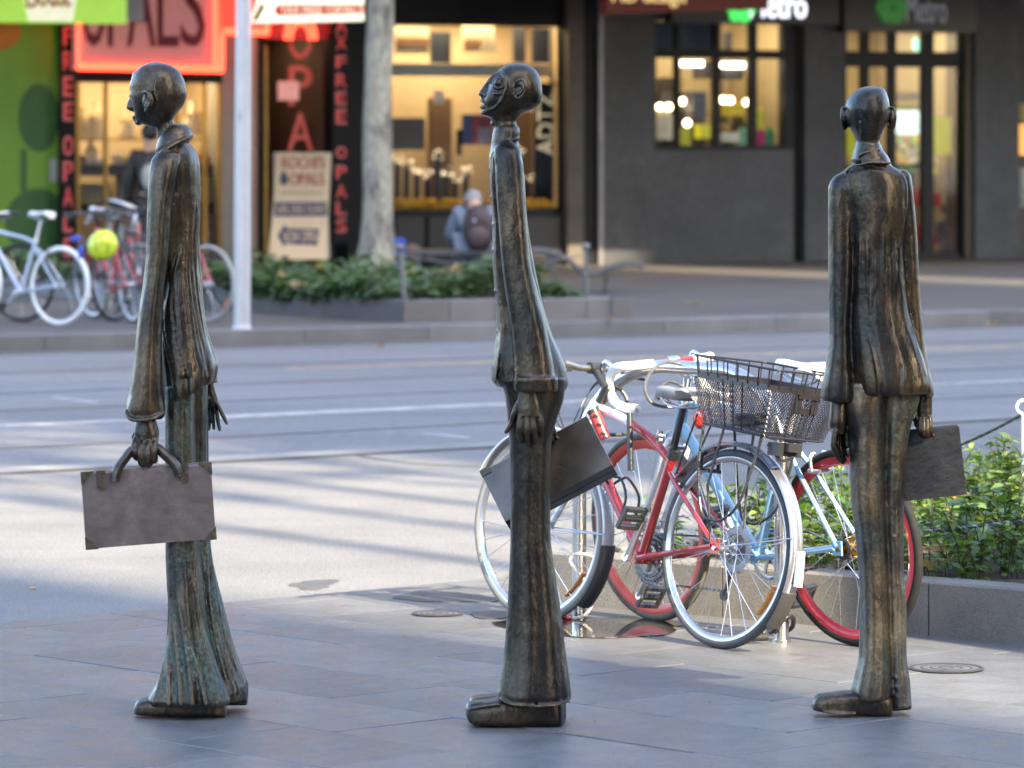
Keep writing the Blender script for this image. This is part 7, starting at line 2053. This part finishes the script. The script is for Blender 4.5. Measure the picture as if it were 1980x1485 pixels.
stand_pose = dict(pelvis=J(0, 0, .95), chest=J(0, 0, 1.32), neck=J(0, 0, 1.48), headb=J(0, -.01, 1.58), headt=J(0, -.01, 1.68), shl=J(.17, 0, 1.40), ell=J(.24, 0, 1.12), wrl=J(.24, -.06, .88), hal=J(.24, -.08, .80), shr=J(-.17, 0, 1.40), elr=J(-.24, 0, 1.12), wrr=J(-.24, -.06, .88), har=J(-.24, -.08, .80),
                  hipl=J(.09, 0, .88), knl=J(.10, -.01, .48), anl=J(.10, .02, .09), tol=J(.11, -.13, .04), hipr=J(-.09, 0, .88), knr=J(-.10, -.01, .48), anr=J(-.10, .02, .09), tor=J(-.11, -.13, .04))
person("person in black seen from behind at the opal window, mostly hidden by the leftmost statue", sp0, R(190), stand_pose, mat("jacket_black", (.012, .012, .015), .7), mat("trousers_black", (.015, .015, .02), .8), mat("hair_dark", (.015, .012, .01), .6))
bpk = Matrix.Translation(sp0) @ Matrix.Rotation(R(190), 4, 'Z')
o = thing("backpack", "grey and black backpack worn by the person at the opal window", "backpack", (0, 0, 0), bpk)
part("bag", o, MB().ell((0, .19, 1.22), (.16, .09, .24), 18, 12), mat("bag_black", (.02, .02, .022), .7), True)
part("pocket", o, MB().ell((.02, .24, 1.18), (.10, .06, .16), 16, 10), mat("bag_grey", (.30, .30, .29), .7), True)
# crouched person on the bench
sb0 = PD(916, 540, 47.2); sb0.z = FPZ
K88 = .96
sit = dict(pelvis=J(0, 0, .50), chest=J(0, -.13, .80), neck=J(.0, -.24, .92), headb=J(.02, -.32, .94), headt=J(.03, -.40, .93), shl=J(.17, -.16, .84), ell=J(.27, -.22, .58), wrl=J(.20, -.40, .46), hal=J(.16, -.46, .44), shr=J(-.17, -.16, .84), elr=J(-.27, -.22, .58), wrr=J(-.20, -.40, .46), har=J(-.16, -.46, .44),
           hipl=J(.10, -.05, .47), knl=J(.18, -.46, .50), anl=J(.17, -.44, .09), tol=J(.18, -.57, .04), hipr=J(-.10, -.05, .47), knr=J(-.18, -.46, .50), anr=J(-.17, -.44, .09), tor=J(-.18, -.57, .04))
sit = {k: v * K88 for k, v in sit.items()}
person("seated person in a grey-blue hoodie bent forward, left of the middle statue", sb0, R(178), sit, mat("hoodie_blue_grey", (.13, .165, .22), .8, 0, .15, 10), mat("jeans_pale", (.15, .185, .25), .8), mat("hair_pale", (.20, .20, .205), .8))
o = thing("backpack", "big dark maroon backpack on the seated person's back", "backpack", (0, 0, 0), Matrix.Translation(sb0) @ Matrix.Rotation(R(178), 4, 'Z') @ Matrix.Scale(.9, 4))
part("bag", o, MB().ell((-.06, .12, .70), (.19, .15, .30), 20, 14, Matrix.Rotation(-.22, 3, 'X')), mat("bag_maroon", (.035, .022, .026), .6, 0, .3, 12), True)
part("pocket", o, MB().ell((-.06, .22, .62), (.13, .08, .16), 16, 10), mat("bag_maroon2", (.05, .03, .034), .6), True)
part("badge", o, MB().ell((-.02, .27, .80), (.02, .012, .02), 8, 6), mat("badge_pale", (.5, .4, .42), .5), True)
for s in (-1, 1): part("strap", o, MB().tube(spline([Vector((s * .10 - .03, .05, .92)), Vector((s * .12 - .02, -.08, 1.0)), Vector((s * .14, -.22, .92))], 10), .02, 6), PBLK, True)
seat = thing("bench", "low dark bench under the seated person behind the far planter", "bench", tuple(sb0))
for k in range(4): part("slat", seat, MB().b2(sb0.x - .7, sb0.x + .9, sb0.y - .16 + k * .12, sb0.y - .07 + k * .12, FPZ + .36, FPZ + .40), BEN)
for x in (-.6, .8): part("leg", seat, MB().b2(sb0.x + x - .02, sb0.x + x + .02, sb0.y - .14, sb0.y + .26, FPZ, FPZ + .36), BEN)
bx = PD(768, 478, 47.5)
o = thing("shopping_bag", "blue bag with a yellow base standing right of the plane tree trunk", "bag", tuple(bx), mb=MB().bbox(bx.x - .07, bx.x + .09, bx.y - .06, bx.y + .06, bx.z - .28, bx.z + .10, .02), m=mat("bag_blue", (.03, .08, .42), .5))
bx = PD(793, 482, 48)
o = thing("folded_pram", "small dark wheeled trolley beside the blue bag under the gold window", "trolley", tuple(bx))
part("frame", o, MB().tube(spline([bx + Vector((-.1, 0, -.3)), bx + Vector((0, 0, .05)), bx + Vector((.25, 0, -.12)), bx + Vector((.5, 0, -.2))], 16), .015, 6), PBLK, True)
part("load", o, MB().ell(bx + Vector((.0, 0, -.06)), (.10, .09, .12), 12, 8), mat("load_brown", (.08, .05, .03), .7), True)
for x in (-.08, .06): part("wheel", o, MB().torus(bx + Vector((x, 0, -.32)), (0, 1, 0), .06, .015, 20, 6), TYRE, True)
